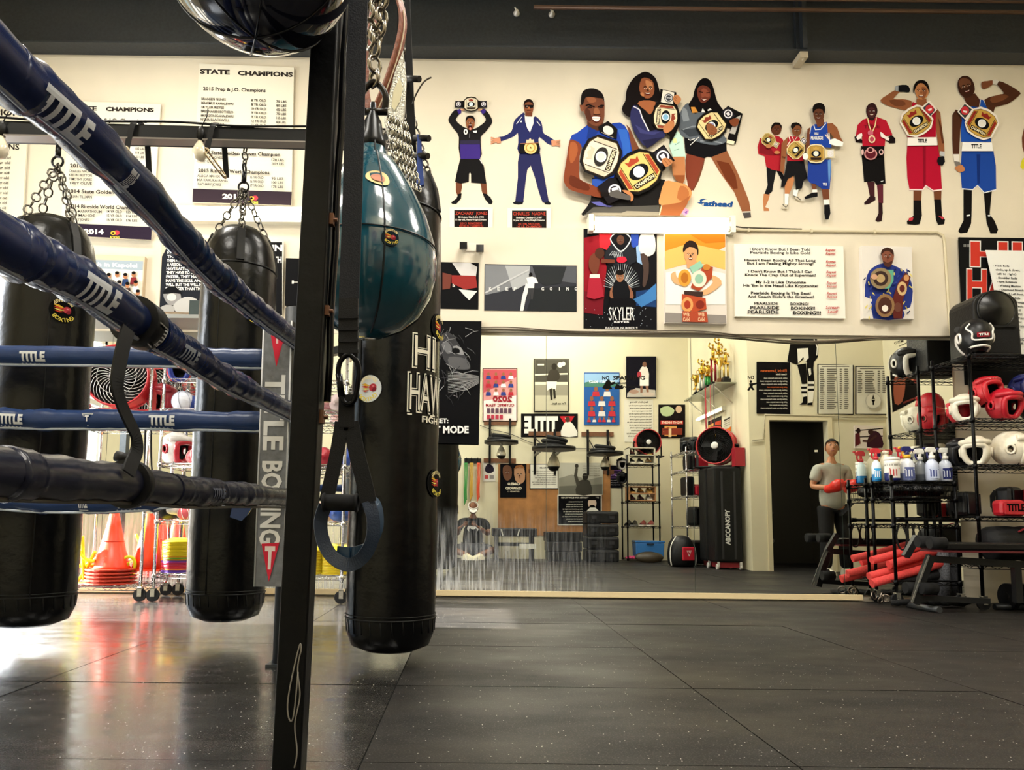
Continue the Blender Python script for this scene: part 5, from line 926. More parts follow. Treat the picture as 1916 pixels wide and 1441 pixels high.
a.poly('#6d3a2a', [(1104, 480), (1116, 472), (1122, 480), (1120, 505), (1112, 515), (1102, 500)], 2); a.ell('#4a2a1e', 1122, 474, 9, 10); a.ps('#6d3a2a', '1125,484 1150,486 1150,492 1125,492'); a.poly('#c3263a', [(1155, 482), (1168, 480), (1173, 487), (1165, 492), (1155, 490)], 2); a.ps('#a32435', '1102,520 1124,520 1130,555 1112,560 1098,556'); a.ps('#d9d3cc', '1104,513 1122,513 1122,520 1103,520')
for i in range(26): q = math.pi*(1+i/25); a.line(['#9aa0a6', '#5d6268', '#c6cacd'][i % 3], [(1162+12*math.cos(q), 540+14*math.sin(q)), (1163+34*math.cos(q), 535+42*math.sin(q))], [2, .6])
a.poly('#8a5a42', [(1141, 545), (1152, 530), (1172, 530), (1184, 546), (1183, 560), (1165, 556), (1144, 560)], 2); a.poly('#1a1b20', [(1148, 530), (1160, 520), (1174, 530), (1178, 560), (1148, 560)], 2); a.ell('#9c6a4c', 1160, 518, 7, 10); a.ell('#1c1411', 1160, 510, 8, 5); face(a, 1160, 519, 8, SK3, smile=False); a.ps('#15151a', '1142,558 1182,558 1186,575 1140,575')
a.text('#e6e3e0', 'SKYLER', 1139, 1187, 599, 24, .0); a.text('#e6e3e0', 'REYES', 1149, 1177, 604.5, 4, .04); a.text('#cfccc8', 'BANGER NUMBER 9', 1133, 1193, 616, 4.5, .02)
for i in range(40): a.ell('#c9d2dc', rn.uniform(1096, 1226), rn.uniform(575, 612), .6)
done(a)
a = panel('boxer_canvas', 'orange canvas of a smiling boxer wearing several title belts', 'canvas', '#d9d0c6', [(1243, 437), (1358, 437), (1360, 606), (1245, 604)], 6.03, .045, 'boxer canvases over the mirrors')
a.ps('#d98a2b', '1244,438 1357,438 1357,462 1330,475 1290,470 1262,485 1244,492'); a.ps('#eab765', '1244,470 1290,455 1357,470 1357,505 1300,490 1244,505'); a.ps('#c7741c', '1290,438 1357,438 1357,452 1320,455'); a.ps('#8d8680', '1245,585 1358,590 1359,605 1245,603'); a.ps('#efe9e2', '1246,510 1300,500 1357,512 1357,570 1246,570')
a.poly('#2a1d18', [(1278, 472), (1280, 458), (1290, 450), (1302, 454), (1307, 468), (1304, 480), (1290, 468)], 2); a.poly('#d39a6a', [(1280, 472), (1290, 462), (1304, 468), (1303, 485), (1292, 494), (1282, 486)], 2); face(a, 1292, 477, 13, SK4); a.ps('#d39a6a', '1284,488 1302,486 1306,500 1286,502'); a.poly('#d9a878', [(1256, 512), (1264, 508), (1266, 518), (1278, 525), (1280, 535), (1262, 530), (1256, 520)], 2); a.poly('#d9a878', [(1330, 515), (1345, 520), (1350, 532), (1330, 548), (1316, 552), (1306, 548), (1322, 540), (1334, 528)], 2)
a.ps('#8fbfa6', '1290,500 1310,488 1316,498 1296,512'); a.ps('#a5452a', '1300,520 1318,496 1334,500 1332,520 1308,545 1292,538'); a.ell('#d89a3c', 1281, 520, 12, 16); a.ell('#b06a24', 1281, 520, 7, 10); a.ell('#e6d7c4', 1308, 522, 14, 16); a.ell('#8fb8a0', 1308, 522, 8, 9); a.ell('#c07a34', 1322, 500, 7, 6); a.ps('#3a2a26', '1280,544 1316,546 1314,556 1280,554'); a.ps('#b04a2c', '1276,550 1320,558 1322,578 1300,584 1276,578'); a.ell('#d8985a', 1286, 570, 11, 14); a.ell('#a03a24', 1286, 570, 6, 8); a.ell('#7d2c20', 1310, 570, 8, 8); a.ps('#a8472e', '1277,582 1322,584 1325,603 1277,602')
for x in (1284, 1312): a.text('#e6c09a', 'WB', x-6, x+6, 592, 7, .02); a.text('#e6c09a', 'CAN', x-6, x+6, 601, 7, .02)
done(a)
a = panel('rhyme_board', 'white board printed with a boxing chant and red Repeat words', 'sign', '#ece8dc', [(1374, 456), (1578, 461), (1582, 596), (1376, 592)], 6.045, .03)
R_ = '#b0322c'
for i, (s, x0, x1, y, sc) in enumerate((("I Don't Know But I Been Told", 1403, 1516, 468.5, 5), ('Pearlside Boxing Is Like Gold', 1404, 1516, 475, 5), ("Haven't Been Boxing All That Long", 1393, 1526, 489, 5), ('But I am Feeling Mighty Strong!', 1398, 1522, 495, 5), ("I Don't Know But I Think I Can", 1400, 1520, 510, 5), ('Knock The Crap Out of Superman!', 1394, 1526, 516.5, 5), ('My 1-2 is Like Dynomite', 1414, 1508, 530, 5), ("Hit 'Em in the Head Like Kryptonite!", 1391, 1531, 536.5, 5), ('Pearlside Boxing Is The Best!', 1405, 1517, 550.5, 5), ("And Coach Eiichi's the Greatest!", 1399, 1523, 557, 5), ('PEARLSIDE', 1411, 1456, 570, 5), ('BOXING!', 1479, 1513, 571, 5), ('PEARLSIDE', 1404, 1458, 578.5, 6), ('BOXING!!', 1480, 1525, 579.5, 6), ('PEARLSIDE', 1399, 1457, 587, 6.6), ('BOXING!!!', 1484, 1536, 588.5, 6.6))): a.text('#23201e', s, x0, x1, y, sc, .025, .008)
for y in (470, 476.5, 491.5, 498, 511, 517.5, 531.5, 538, 551, 557.5): a.text(R_, 'Repeat', 1545+(y-470)*.03, 1563+(y-470)*.03, y, 4.6, .02, shear=.2)
a.text(R_, 'Scream', 1545, 1570, 578, 6, .02, shear=.2); a.text(R_, 'Loud!', 1549, 1567, 586, 6, .02, shear=.2); done(a)
a = panel('boxer_canvas', 'white canvas of a boxer in blue and yellow jacket draped in belts', 'canvas', '#ded8d0', [(1612, 460), (1706, 462), (1710, 597), (1615, 596)], 6.03, .045, 'boxer canvases over the mirrors')
a.poly('#2b3a86', [(1622, 516), (1634, 500), (1655, 492), (1680, 500), (1700, 515), (1708, 545), (1703, 575), (1690, 580), (1690, 596), (1634, 596), (1632, 560), (1618, 555)], 2)
for i in range(60): x, y = rn.uniform(1620, 1704), rn.uniform(500, 592); a.line(rn.choice(['#c9b44a', '#e0cf6a', '#1c2350', '#3a4a9a']), [(x, y), (x+rn.uniform(-6, 6), y+rn.uniform(2, 8))], 2)
a.poly('#7f4c3a', [(1649, 476), (1655, 467), (1664, 465), (1672, 471), (1672, 486), (1664, 497), (1655, 494)], 2); a.poly('#3a241c', [(1648, 478), (1650, 468), (1660, 463), (1671, 468), (1672, 478), (1664, 470), (1654, 471)], 2); face(a, 1661, 480, 13, SK2, smile=False); a.poly('#4a2a22', [(1652, 488), (1661, 492), (1671, 487), (1666, 499), (1656, 498)], 2)
a.ps('#5fa287', '1660,505 1672,505 1672,525 1664,540 1655,540'); a.ell('#8c7a5a', 1648, 521, 20, 20); a.ell('#3a2a26', 1648, 521, 14, 14); a.ell('#b0966a', 1648, 521, 8, 8); a.ps('#5d2722', '1694,510 1704,518 1690,560 1688,596 1672,596 1670,560 1680,530'); a.ell('#c9a878', 1688, 540, 9, 13); a.ell('#5d2722', 1688, 540, 5, 7); a.ell('#c08a5a', 1696, 520, 5, 6); a.ell('#8a6a48', 1656, 572, 18, 22); a.ell('#4a2c24', 1656, 572, 13, 16); a.ell('#e6ddd0', 1656, 577, 6, 6); a.ell('#6a4034', 1680, 575, 7, 9); a.ell('#c79a7a', 1636, 518, 6, 5); done(a)
# banner and drill list at the right
a = panel('boxing_banner', 'black banner with huge red white-edged letters behind the drill list', 'banner', '#1a1a1c', [(1794, 444), (1960, 446), (1960, 720), (1806, 720)], 6.09, .01)
def blockl(pts): a.ps('#e6e0dc', pts)
for txt, x0, x1, yb, cap in (('HI', 1816, 1912, 498, 46), ('HAWAII', 1810, 2010, 560, 56)):
    a.text('#e8e2de', txt, x0-2, x1+2, yb+2, cap+4, .05, .02); a.text('#c2392c', txt, x0, x1, yb, cap, .03, .02)
for i in range(4): a.rect('#8a8a88', 1803+i*3, 457, 1804.5+i*3, 462)
done(a)
a = panel('drill_list', 'white drill list sheet hanging aslant in front of the banner', 'poster', '#e8e8e4', [(1844, 468), (1970, 470), (1990, 672), (1886, 661)], 6.05, .003)
for i, s in enumerate(('Neck Rolls', 'circle, up & down,', 'left to right)', 'Shoulder Rolls', 'Arm Rotations', 'Washing Machine', 'Overhead Stretch (Left)', 'Touch Left Foot, Right', 'Side to Side', 'Picking Pineapples', 'Jumping Jacks', 'Roll Drill', 'Slip Drill', 'Twenty Punches', 'Straight', 'Uppercuts', 'Hooks')): a.text('#2a2a2c', ('' if i in (1, 2) else '- ')+s, 1858+i*2.0+(3 if i in (1, 2) else 0), 1858+i*2.0+len(s)*2.25+8, 499+i*7.5, 4, .02, .03)
a.text('#2a2a2c', 'PEARLSIDE BOXING', 1889, 1950, 637, 5, .02, .03); a.text('#2a2a2c', '808-368-9201', 1890, 1930, 644, 4, .02, .03); done(a)
# lettering on the mirrors
a = Art(flatpm(YM-.001)); a.text('#24221c', 'NO', 1127, 1140, 711, 7.5, .03); a.text('#24221c', 'SPARRING', 1147, 1207, 711, 7.5, .03); a.text('#24221c', 'without', 1150, 1172, 719, 5, .02); a.text('#24221c', 'supervision', 1150, 1188, 726, 5, .02)
a.ps('#1d1b17', '1127,726 1135,712 1140,710 1143,716 1150,714 1151,718 1142,722 1146,728 1132,728'); a.ps('#1d1b17', '1150,728 1154,718 1160,722 1165,720 1166,728'); tag(a.build('mirror_lettering'), 'black NO SPARRING lettering stuck on the mirror', 'lettering', 'lettering stuck on the mirrors')
a = Art(flatpm(YM-.001)); a.text('#24221c', 'NO', 1399, 1411, 710, 7, .03); a.ell('#1d1b17', 1405, 714, 2.2, 2.6); a.ps('#1d1b17', '1402,717 1408,717 1416,716 1416,719 1409,721 1408,724 1412,730 1408,730 1405,726 1402,731 1398,730 1403,723'); tag(a.build('mirror_lettering'), 'small black NO with fighter silhouette stuck on the mirror', 'lettering', 'lettering stuck on the mirrors')
# ================================================================== wire racks and what stands on them
RACKB = mat('#141416', .3, .7, name='black_rack_wire'); RACKC = mat('#cfcfd2', .15, 1, name='chrome_rack_wire'); RUB = mat('#121214', .7)
def wire_rack(name, label, x0, x1, y0, y1, zs, top, post=RACKB, wire=None, r=.0127, cast=.1, group=None, pitch=.05):
    t = thing(name, label, 'rack', ((x0+x1)/2, (y0+y1)/2, 0), group); wire = wire or post
    for x in (x0, x1):
        for y in (y0, y1):
            b = MB(); z = cast
            b.cyl((x, y, cast), (x, y, top), r, n=12)
            while z < top-.02: b.ring((x, y, z), r, .0012, n=10, k=4); z += .0508
            b.ball((x, y, top), (r, r, r*.6), 10); b.build('post', post, t)
            if cast > .03:
                w = MB(); w.tube([(x, y-.012, cast*.5), (x, y+.012, cast*.5)], cast*.48, 20); c = w.build('caster', RUB, t)
                k = MB(); k.b2((x-.012, y-.024, cast*.4), (x+.02, y-.018, cast*1.02)); k.b2((x-.012, y+.018, cast*.4), (x+.02, y+.024, cast*1.02)); k.b2((x-.015, y-.024, cast*.98), (x+.022, y+.024, cast*1.06)); k.cyl((x, y-.028, cast*.5), (x, y+.028, cast*.5), .008, n=8); k.build('caster_fork', mat('#c9c7bf', .25, .9), c)
    for z in zs:
        b = MB()
        for zz in (z-.004, z-.032):
            b.tube([(x0, y0, zz), (x1, y0, zz), (x1, y1, zz), (x0, y1, zz)], .0042, 6, closed=True)
        for (a, c) in (((x0, y0), (x1, y0)), ((x0, y1), (x1, y1)), ((x0, y0), (x0, y1)), ((x1, y0), (x1, y1))):
            L = math.hypot(c[0]-a[0], c[1]-a[1]); n = max(2, int(L/.06)); P = []
            for i in range(n+1): P.append((a[0]+(c[0]-a[0])*i/n, a[1]+(c[1]-a[1])*i/n, z-.004 if i % 2 else z-.032))
            b.tube(P, .0028, 5)
        n = int((x1-x0)/pitch)
        for i in range(1, n): x = x0+(x1-x0)*i/n; b.tube([(x, y0, z), (x, y1, z)], .0024, 5)
        for f in (.33, .67): b.tube([(x0, y0+(y1-y0)*f, z-.006), (x1, y0+(y1-y0)*f, z-.006)], .0034, 5)
        for x in (x0, x1):
            for y in (y0, y1): b.cyl((x, y, z-.036), (x, y, z+.002), r*1.5, n=10)
        b.build('shelf', wire, t)
    return t
PADL = lambda h: mat(h, .38, 0, .25, 25, .12, spec=.5, dist=.006)
def headguard(label, loc, rz, h, trim=None, s=1.0, tilt=0, word=None, group='headguards on the right rack', inner='#141214', badge=None, back=False):
    """padded boxing headguard: open face, ear openings, forehead pad, chin bar, back lace"""
    t = thing('headguard', label, 'headguard', loc, group, rz); trim = trim or h
    R = Matrix.Rotation(tilt, 3, 'X')
    def P(az, el, r=1): return R@V((.105*s*r*math.sin(az)*math.cos(el), -.125*s*r*math.cos(az)*math.cos(el), .128*s*r*math.sin(el)+.118*s))
    b = MB(); N, Mh = 36, 18
    def hole(az, el):
        a = (az+math.pi) % (2*math.pi)-math.pi
        if abs(a) < .74 and -.95 < el < .26: return True
        if el > 1.2 or el < -1.12: return True
        return abs(abs(a)-1.62) < .17 and -.28 < el < .12
    for sh, m in ((1, 0), (.84, 1)):
        vs = [P(2*math.pi*k/N, -math.pi/2+math.pi*i/Mh, sh) for i in range(Mh+1) for k in range(N)]; fs = []
        for i in range(Mh):
            for k in range(N):
                if not hole(2*math.pi*(k+.5)/N, -math.pi/2+math.pi*(i+.5)/Mh): fs.append((i*N+k, i*N+(k+1) % N, (i+1)*N+(k+1) % N, (i+1)*N+k))
        b.add(vs, fs, m, True)
    b.build('shell', [PADL(h), mat(inner, .7)], t, world=False)
    b = MB(); b.tube(crom([P(a, e, .94) for a, e in ((-.78, .2), (-.4, .33), (0, .36), (.4, .33), (.78, .2), (.84, -.3), (.74, -.85), (.35, -1.02), (0, -1.06), (-.35, -1.02), (-.74, -.85), (-.84, -.3))], 3, True), .021*s, 10, closed=True); b.build('face_padding', PADL(trim), t, world=False)
    b = MB(); b.tube(crom([P(a, .52, 1.02) for a in (-1.3, -.9, -.45, 0, .45, .9, 1.3)], 3), .024*s, 10); b.build('forehead_pad', PADL(h), t, world=False)
    for g in (-1, 1): b = MB(); b.tube(crom([P(g*(1.62+.2*math.cos(q)), -.08+.24*math.sin(q), 1.0) for q in [i*math.pi/4 for i in range(8)]], 2, True), .009*s, 6, closed=True); b.build('ear_ring', PADL(trim), t, world=False)
    b = MB(); b.tube(crom([P(-1.1, -.95, .98), P(-.6, -1.2, .9), P(0, -1.3, .85), P(.6, -1.2, .9), P(1.1, -.95, .98)], 3), 1, flat=(.02, .004), up=(0, 1, 0)); b.build('chin_strap', mat('#19181a', .7), t, world=False)
    if back:
        b = MB(); W_ = lambda L_: [P(math.pi+q, e, 1.03) for q, e in L_]
        b.tube(crom(W_([(-.75, .62), (-.95, .35), (-.62, .05), (-.6, -.3), (0, -.36), (.6, -.3), (.62, .05), (.95, .35), (.75, .62)]), 4), .007, 8); b.tube(crom(W_([(-1.2, -.95), (-.8, -.72), (0, -.66), (.8, -.72), (1.2, -.95)]), 4), .009, 8); b.build('white_piping', mat('#e8e4dc', .5), t, world=False)
        a = Art(lambda u, v, l: P(math.pi+u, v, 1.025+l*6), .0006); a.poly('#8c1f2c', [(-.38, .02), (-.2, .05), (0, .06), (.2, .05), (.38, .02), (.38, -.2), (.2, -.22), (0, -.23), (-.2, -.22), (-.38, -.2)]); a.text('#efe2de', 'TITLE', -.28, .28, -.14, -.12, .05); a.build('red_label', t, world=False)
    if word:
        a = Art(lambda u, v, l: P(u/.115, .5+v/.128, 1.17+l*6), .0006); a.text('#ece8e0', word, -.055*s, .055*s, -.012, -.024, .05); a.build('printed_lettering', t, world=False)
    if badge:
        a = Art(lambda u, v, l: P(.95+u/.115, -.35+v/.128, 1.03+l*6), .0006); a.ell('#2a2322', 0, 0, .02); a.ell('#c9a04a', 0, 0, .016); a.ell('#2a2322', 0, 0, .012); a.ell('#b8443a', 0, 0, .008); a.text('#221e1e', badge, .03, .055, -.012, -.018, .03); a.build('badge', t, world=False)
    return t
# --- tall rack at the right edge
RX0, RX1, RY0, RY1 = 3.9, 5.05, 5.55, 6.0
ZT = [.34, .71, 1.11, 1.47, 1.98]
wire_rack('storage_rack', 'tall black wire rack with headguards at the right picture edge', RX0, RX1, RY0, RY1, ZT, 2.02)
headguard('upper red headguard with white forehead lettering, resting on the red one below it', (4.16, 5.72, 1.60), .1, '#c01a28', s=1.0, tilt=-.25, word='STING')
headguard('lower red headguard with open face, on the tall rack beside the navy one', (4.23, 5.66, 1.472), .15, '#b8182a', s=1.05, inner='#0c0b0c')
headguard('navy and black headguard with white lettering, right of the red headguards', (4.5, 5.68, 1.472), -.05, '#17181c', s=1.12, inner='#0a0a0b')
headguard('navy headguard with white lettering on top of the black one', (4.5, 5.76, 1.63), .05, '#1c2466', s=1.0, tilt=-.2, word='STING')
headguard('white headguard lying at the left end of the upper shelf', (4.0, 5.78, 1.472), -.5, '#e6dfcc', trim='#f0ead8', s=.95)
headguard('red headguard at the back left of the upper shelf, behind the white one', (4.05, 5.9, 1.474), 2.6, '#c01e2c', s=.9)
headguard('tall white headguard with black W mark, left of the post on the middle shelf', (4.03, 5.72, 1.112), -.7, '#ece4d0', s=1.0, inner='#1a1718')
headguard('white headguard with round badge on the middle shelf, right of the post', (4.27, 5.66, 1.112), .95, '#ece4d0', s=1.12, badge='7X', inner='#1a1718')
headguard('black headguard partly hidden behind the spray bottles', (4.02, 5.9, 1.114), -.2, '#15151a', s=1.0, word='TITLE')
headguard('black headguard at the right end of the middle shelf', (4.55, 5.72, 1.112), .3, '#1a1b1c', s=.9)
headguard('black headguard with white piping and red label beside the loudspeaker on the tall rack', (4.02, 5.64, 2.0), math.pi-.2, '#1a1a1d', trim='#e8e4dc', s=1.15, back=True)
# loudspeaker
t = thing('loudspeaker', 'black loudspeaker with domed top on top of the tall rack', 'speaker', (4.21, 5.8, 1.985)); BP = mat('#17181b', .42, 0, .3, 90)
b = MB(); w_, h_, d_ = .37, .54, .3; out = []
for k in range(13): a_ = math.pi*k/12; out.append((w_/2*math.cos(a_)*(.98), h_-.11+.11*math.sin(a_)))
out += [(-w_/2*1.02, .02), (-w_/2*.96, 0), (w_/2*.96, 0), (w_/2*1.02, .02)]
b.prism([V((x, -d_/2, z)) for x, z in out], (0, d_, 0)); b.build('cabinet', BP, t, world=False, bevel=.012)
b = MB(); b.lathe([(.15, 0), (.14, .012), (.08, .03), (.035, .055), (0, .06)], (0, -d_/2-.001, .385), 28, 0, Matrix.Rotation(math.pi/2, 3, 'X')@Matrix.Scale(1, 3)); b.ring((0, -d_/2-.003, .385), .15, .008, (0, 1, 0), 32); b.build('horn', mat('#0f1012', .3), t, world=False)
b = MB(); b.b2((-.165, -d_/2-.006, .03), (.165, -d_/2+.01, .235)); b.b2((-.14, -d_/2-.02, .235), (.14, -d_/2, .25)); b.build('grille', mat('#0c0c0e', .8, 0, .5, 300), t, world=False)
# pads on the lower shelf
def pad_block(label, loc, rz, h, dims, word=None, curve=True, group='training pads on the right rack', name='thai_pad'):
    t = thing(name, label, 'training pad', loc, group, rz); x, y, z = dims
    b = MB(); b.box((0, 0, z/2), (x, y, z)); b.build('pad_body', PADL(h), t, world=False, bevel=min(dims)*.25)
    b = MB(); b.box((0, -y/2-.004, z*.5), (x*.86, .012, z*.8)); b.build('strike_face', PADL('#1a1a1c' if word == '' else h), t, world=False, bevel=.005)
    b = MB(); [b.tube([(g*x*.25, y/2, z*.2), (g*x*.25, y/2+.03, z*.35), (g*x*.25, y/2+.03, z*.7), (g*x*.25, y/2, z*.85)], 1, flat=(.04, .005), up=(1, 0, 0)) for g in (-1, 1)]; b.build('arm_strap', mat('#101012', .7), t, world=False)
    if word: a = Art(lambda u, v, l: V((u, -y/2-.011-l, v)), .0008); a.text('#1c1012' if h > '#8' else '#dcdcdc', word, -x*.36, x*.36, z*.3, -z*.45, .05); a.build('printed_lettering', t, world=False)
    return t
pad_block('red thai pad with dark TITLE lettering on the lower shelf', (4.22, 5.66, .712), .05, '#b81e2a', (.2, .12, .13), 'TITLE')
pad_block('black rounded pad standing behind the red thai pad', (4.33, 5.8, .712), .4, '#161618', (.16, .14, .24))
pad_block('red and black pad standing next to the red thai pad', (4.42, 5.7, .712), -.5, '#a51c2a', (.07, .16, .22))
pad_block('black pad with white lettering at the right picture edge', (4.56, 5.68, .712), 0, '#121214', (.22, .18, .17), 'VULCAN')
pad_block('black pad left end of the lower shelf', (4.02, 5.85, .712), .2, '#17171a', (.14, .14, .2))
t = thing('gear_bag', 'black gear bag with white tag lying on the bottom shelf of the tall rack', 'bag', (4.5, 5.72, .342))
b = MB(); b.tube(crom([(-.45, 0, .14), (-.4, 0, .15), (-.2, 0, .16), (0, 0, .155), (.2, 0, .16), (.42, 0, .15), (.46, 0, .14)], 3), [.02, .09, .12, .14, .14, .14, .13, .14, .14, .14, .14, .13, .14, .14, .13, .12, .09, .05, .02], 18); b.build('bag_body', mat('#101114', .6, 0, .6, 20), t, world=False)
b = MB(); b.prism([(-.16, -.15, .2), (-.1, -.155, .16), (.02, -.155, .11), (.0, -.155, .085), (-.12, -.155, .13)], (0, .004, 0)); b.build('white_tag', mat('#d9d6cc', .6), t, world=False)
b = MB(); b.tube(crom([(-.25, -.1, .25), (-.1, -.12, .32), (.1, -.12, .31), (.25, -.1, .25)], 4), 1, flat=(.03, .006), up=(0, 0, 1)); b.build('bag_handle', mat('#7c1a22', .6), t, world=False)
# --- low rack with the cleaning bottles
QX0, QX1, QY0, QY1 = 3.375, 3.88, 5.77, 6.05; ZQ = [.2, .645, .86, .99]
wire_rack('storage_rack', 'low black wire rack holding spray bottles in front of the mirror', QX0, QX1, QY0, QY1, ZQ, 1.03, RACKB, RACKB)
zt = .995
def bottle(label, x, y, liquid, r, h, body='#e6e8ea', head='#eef0f0', trig='#23276a', cap='#f2f0ea', kind='spray', name='spray_bottle', labelh=None):
    t = thing(name, label, 'bottle', (x, y, zt), 'cleaning bottles on the low rack'); hb = h*.62
    b = MB(); b.lathe([(r*.9, 0), (r, .01), (r, hb*.35), (r*1.0, hb*.72), (r*.8, hb*.9), (r*.45, hb), (r*.42, hb+.012)], (0, 0, 0), 20, ms=[1, 1, 0 if liquid else 0, 0, 0, 0] if liquid else None); b.build('bottle_body', [mat(body, .25, spec=.6), mat(liquid or body, .2)], t, world=False)
    b = MB(); b.cyl((0, 0, hb+.008), (0, 0, hb+.035), r*.52, n=16); b.build('cap', mat(cap, .4), t, world=False)
    if kind == 'spray':
        b = MB(); z = hb+.035; b.cyl((0, 0, z), (0, 0, z+.03), r*.3); b.prism([(-.045, -.012, z+.03), (.03, -.012, z+.025), (.035, -.012, z+.05), (.02, -.012, z+.07), (-.03, -.012, z+.07), (-.05, -.012, z+.055)], (0, .024, 0)); b.build('spray_head', mat(head, .35), t, world=False, bevel=.004)
        b = MB(); b.tube(crom([(-.03, 0, z+.035), (-.035, 0, z+.015), (-.03, 0, z-.01), (-.022, 0, z-.02)], 3), 1, flat=(.012, .006), up=(0, 1, 0)); b.cyl((-.05, 0, z+.06), (-.066, 0, z+.06), .009); b.build('trigger', mat(trig, .35), t, world=False)
    if labelh:
        a = Art(cylpm((0, 0), r+.0008, -math.pi/2-.2), .0006)
        for i in range(6): a.rect(labelh[0], -r*.75+i*r*.25, hb*.12, -r*.75+(i+1)*r*.25, hb*.62)
        for i in range(3): a.rect(labelh[1], -r*.6+i*r*.35, hb*.2, -r*.45+i*r*.35, hb*.5)
        a.rect(labelh[1], -r*.7, hb*.5, r*.6, hb*.54); a.build('bottle_label', t, world=False)
    return t
bx = lambda u, d=5.8: (u-CX)/F*d-.0
bottle('blue glass cleaner spray bottle with red trigger head, at the left end', bx(1643, 5.98), 5.985, '#1f78b8', .036, .28, '#d8e8f0', '#c8323a', '#c02430', '#c8323a', labelh=('#3fa0d8', '#f0f4f8'))
bottle('tall milky jug behind the white wipes tub', bx(1661, 6.0), 6.0, None, .048, .36, '#d8d0b4', kind='jug', cap='#d8d2bc', name='jug')
t = bottle('white wipes tub with printed label and dark blue base', bx(1672, 5.88), 5.88, '#232a6a', .058, .30, '#ece9e2', kind='jug', cap='#efece4', name='wipes_tub', labelh=('#e8e4dc', '#b8494a'))
for o in [o for o in bpy.data.objects if o.parent == t and o.name.startswith('cap')]: bpy.data.objects.remove(o)
b = MB(); b.cyl((0, 0, .165), (0, 0, .19), .058, n=24); b.lathe([(.058, .12), (.058, .166)], (0, 0, 0), 24); b.build('lid', mat('#efece4', .4), t, world=False)
bottle('white bottle with red trigger behind the wipes tub', bx(1692, 6.0), 6.0, None, .036, .3, '#e4e0d4', '#c8323a', '#c02430', '#c8323a')
bottle('clear bottle with yellow collar and dark blue trigger', bx(1701, 5.88), 5.88, '#7f8ab8', .052, .29, '#e0e4ec', '#23276a', '#e0b030', '#e0b030', labelh=('#5b6496', '#dfe3ee'))
bottle('grey spray bottle with white trigger head', bx(1725, 5.93), 5.93, '#4a4f56', .042, .27, '#70757a', '#f0efe8', '#23276a', '#e8e6de')
bottle('clear spray bottle with square blue label', bx(1747, 5.86), 5.86, None, .05, .28, '#c9d2ea', '#f0efe8', '#23276a', '#f0ede2', labelh=('#c9d2ea', '#3a4486'))
bottle('rightmost clear spray bottle with dark blue label', bx(1772, 5.9), 5.9, None, .05, .28, '#c4cbdc', '#f0efe8', '#23276a', '#f0ede2', labelh=('#2c3470', '#c4cbdc'))
t = thing('wire_basket', 'black wire basket on the low rack stuffed with black plastic', 'basket', (3.63, 5.91, .862)); b = MB()
for i in range(24): x = -.24+i*.021; b.tube([(x, -.13, .002), (x, -.14, .1)], .002, 4); b.tube([(x, .12, .002), (x, .125, .1)], .002, 4)
for z in (.004, .05, .1): b.tube([(-.245, -.135, z), (.245, -.135, z), (.245, .122, z), (-.245, .122, z)], .003, 5, closed=True)
b.build('wire_frame', RACKB, t, world=False)
b = MB(); rr = random.Random(5)
for i in range(5): b.ball((-.17+i*.085, -.01+rr.uniform(-.02, .02), .06), (.07, .105, .052), 14)
tag(b.build('plastic_bag', mat('#0b0b0d', .14, 0, 1, 14, spec=.9, dist=.05), loc=(3.63, 5.91, .864), world=False), 'crumpled shiny black plastic heaped in the wire basket', 'bag')
for i, (u, w_, l) in enumerate(((1683, .04, .15), (1700, .03, .1), (1712, .032, .12))):
    x = bx(u, 5.76); b = MB(); b.tube(crom([(x-.01, 5.76, .65), (x-w_, 5.755, .6-l*.3), (x-w_*.7, 5.75, .62-l), (x, 5.75, .6-l*1.05), (x+w_*.7, 5.75, .62-l), (x+w_, 5.755, .6-l*.3), (x+.01, 5.76, .65)], 4), 1, flat=(.014, .004), up=(0, -1, 0))
    tag(b.build('hanging_strap', mat('#121214', .6)), ('leftmost', 'middle', 'rightmost')[i]+' black strap loop hanging from the low rack shelf', 'strap', 'strap loops on the low rack')
b = MB(); b.cyl((3.4, 5.75, .68), (3.88, 5.75, .68), .014); b.cyl((3.38, 5.75, .68), (3.44, 5.75, .68), .02); tag(b.build('metal_bar', mat('#1a1a1c', .3, .8)), 'dark metal bar lying along the low rack shelf edge', 'bar')
# foam rolls
REDF = mat('#d8403c', .75, 0, .3, 60, .12, name='red_foam')
rolls = [((1631, 1049), 5.95, .032), ((1663, 1057), 5.89, .034), ((1626, 1079), 5.93, .033), ((1631, 1092), 5.86, .034)]
ends = [((1738, 1018), 6.0), ((1752, 1030), 5.95), ((1768, 1038), 6.0), ((1775, 1050), 5.92)]
labs = ['topmost back red foam roll behind the others', 'red foam roll lying highest at the front', 'red foam roll in the middle of the front stack', 'lowest front red foam roll']
for i, (((u, v), d1, r), ((u2, v2), d2)) in enumerate(zip(rolls, ends)):
    A, B = py(u, v, d1), py(u2, v2, d2); b = MB(); n = 20; b.tube([A, A.lerp(B, .5)+V((0, 0, -.004)), B], r, 20); tag(b.build('foam_roll', REDF), labs[i], 'foam roll', 'red foam rolls on the low rack')
b = MB(); A, B = py(1690, 1088, 5.9), py(1790, 1068, 5.96); b.tube([A, B], .04, 18); tag(b.build('foam_roll', mat('#1c1c1e', .8, 0, .3, 60)), 'thick black foam roll under the red ones', 'foam roll')
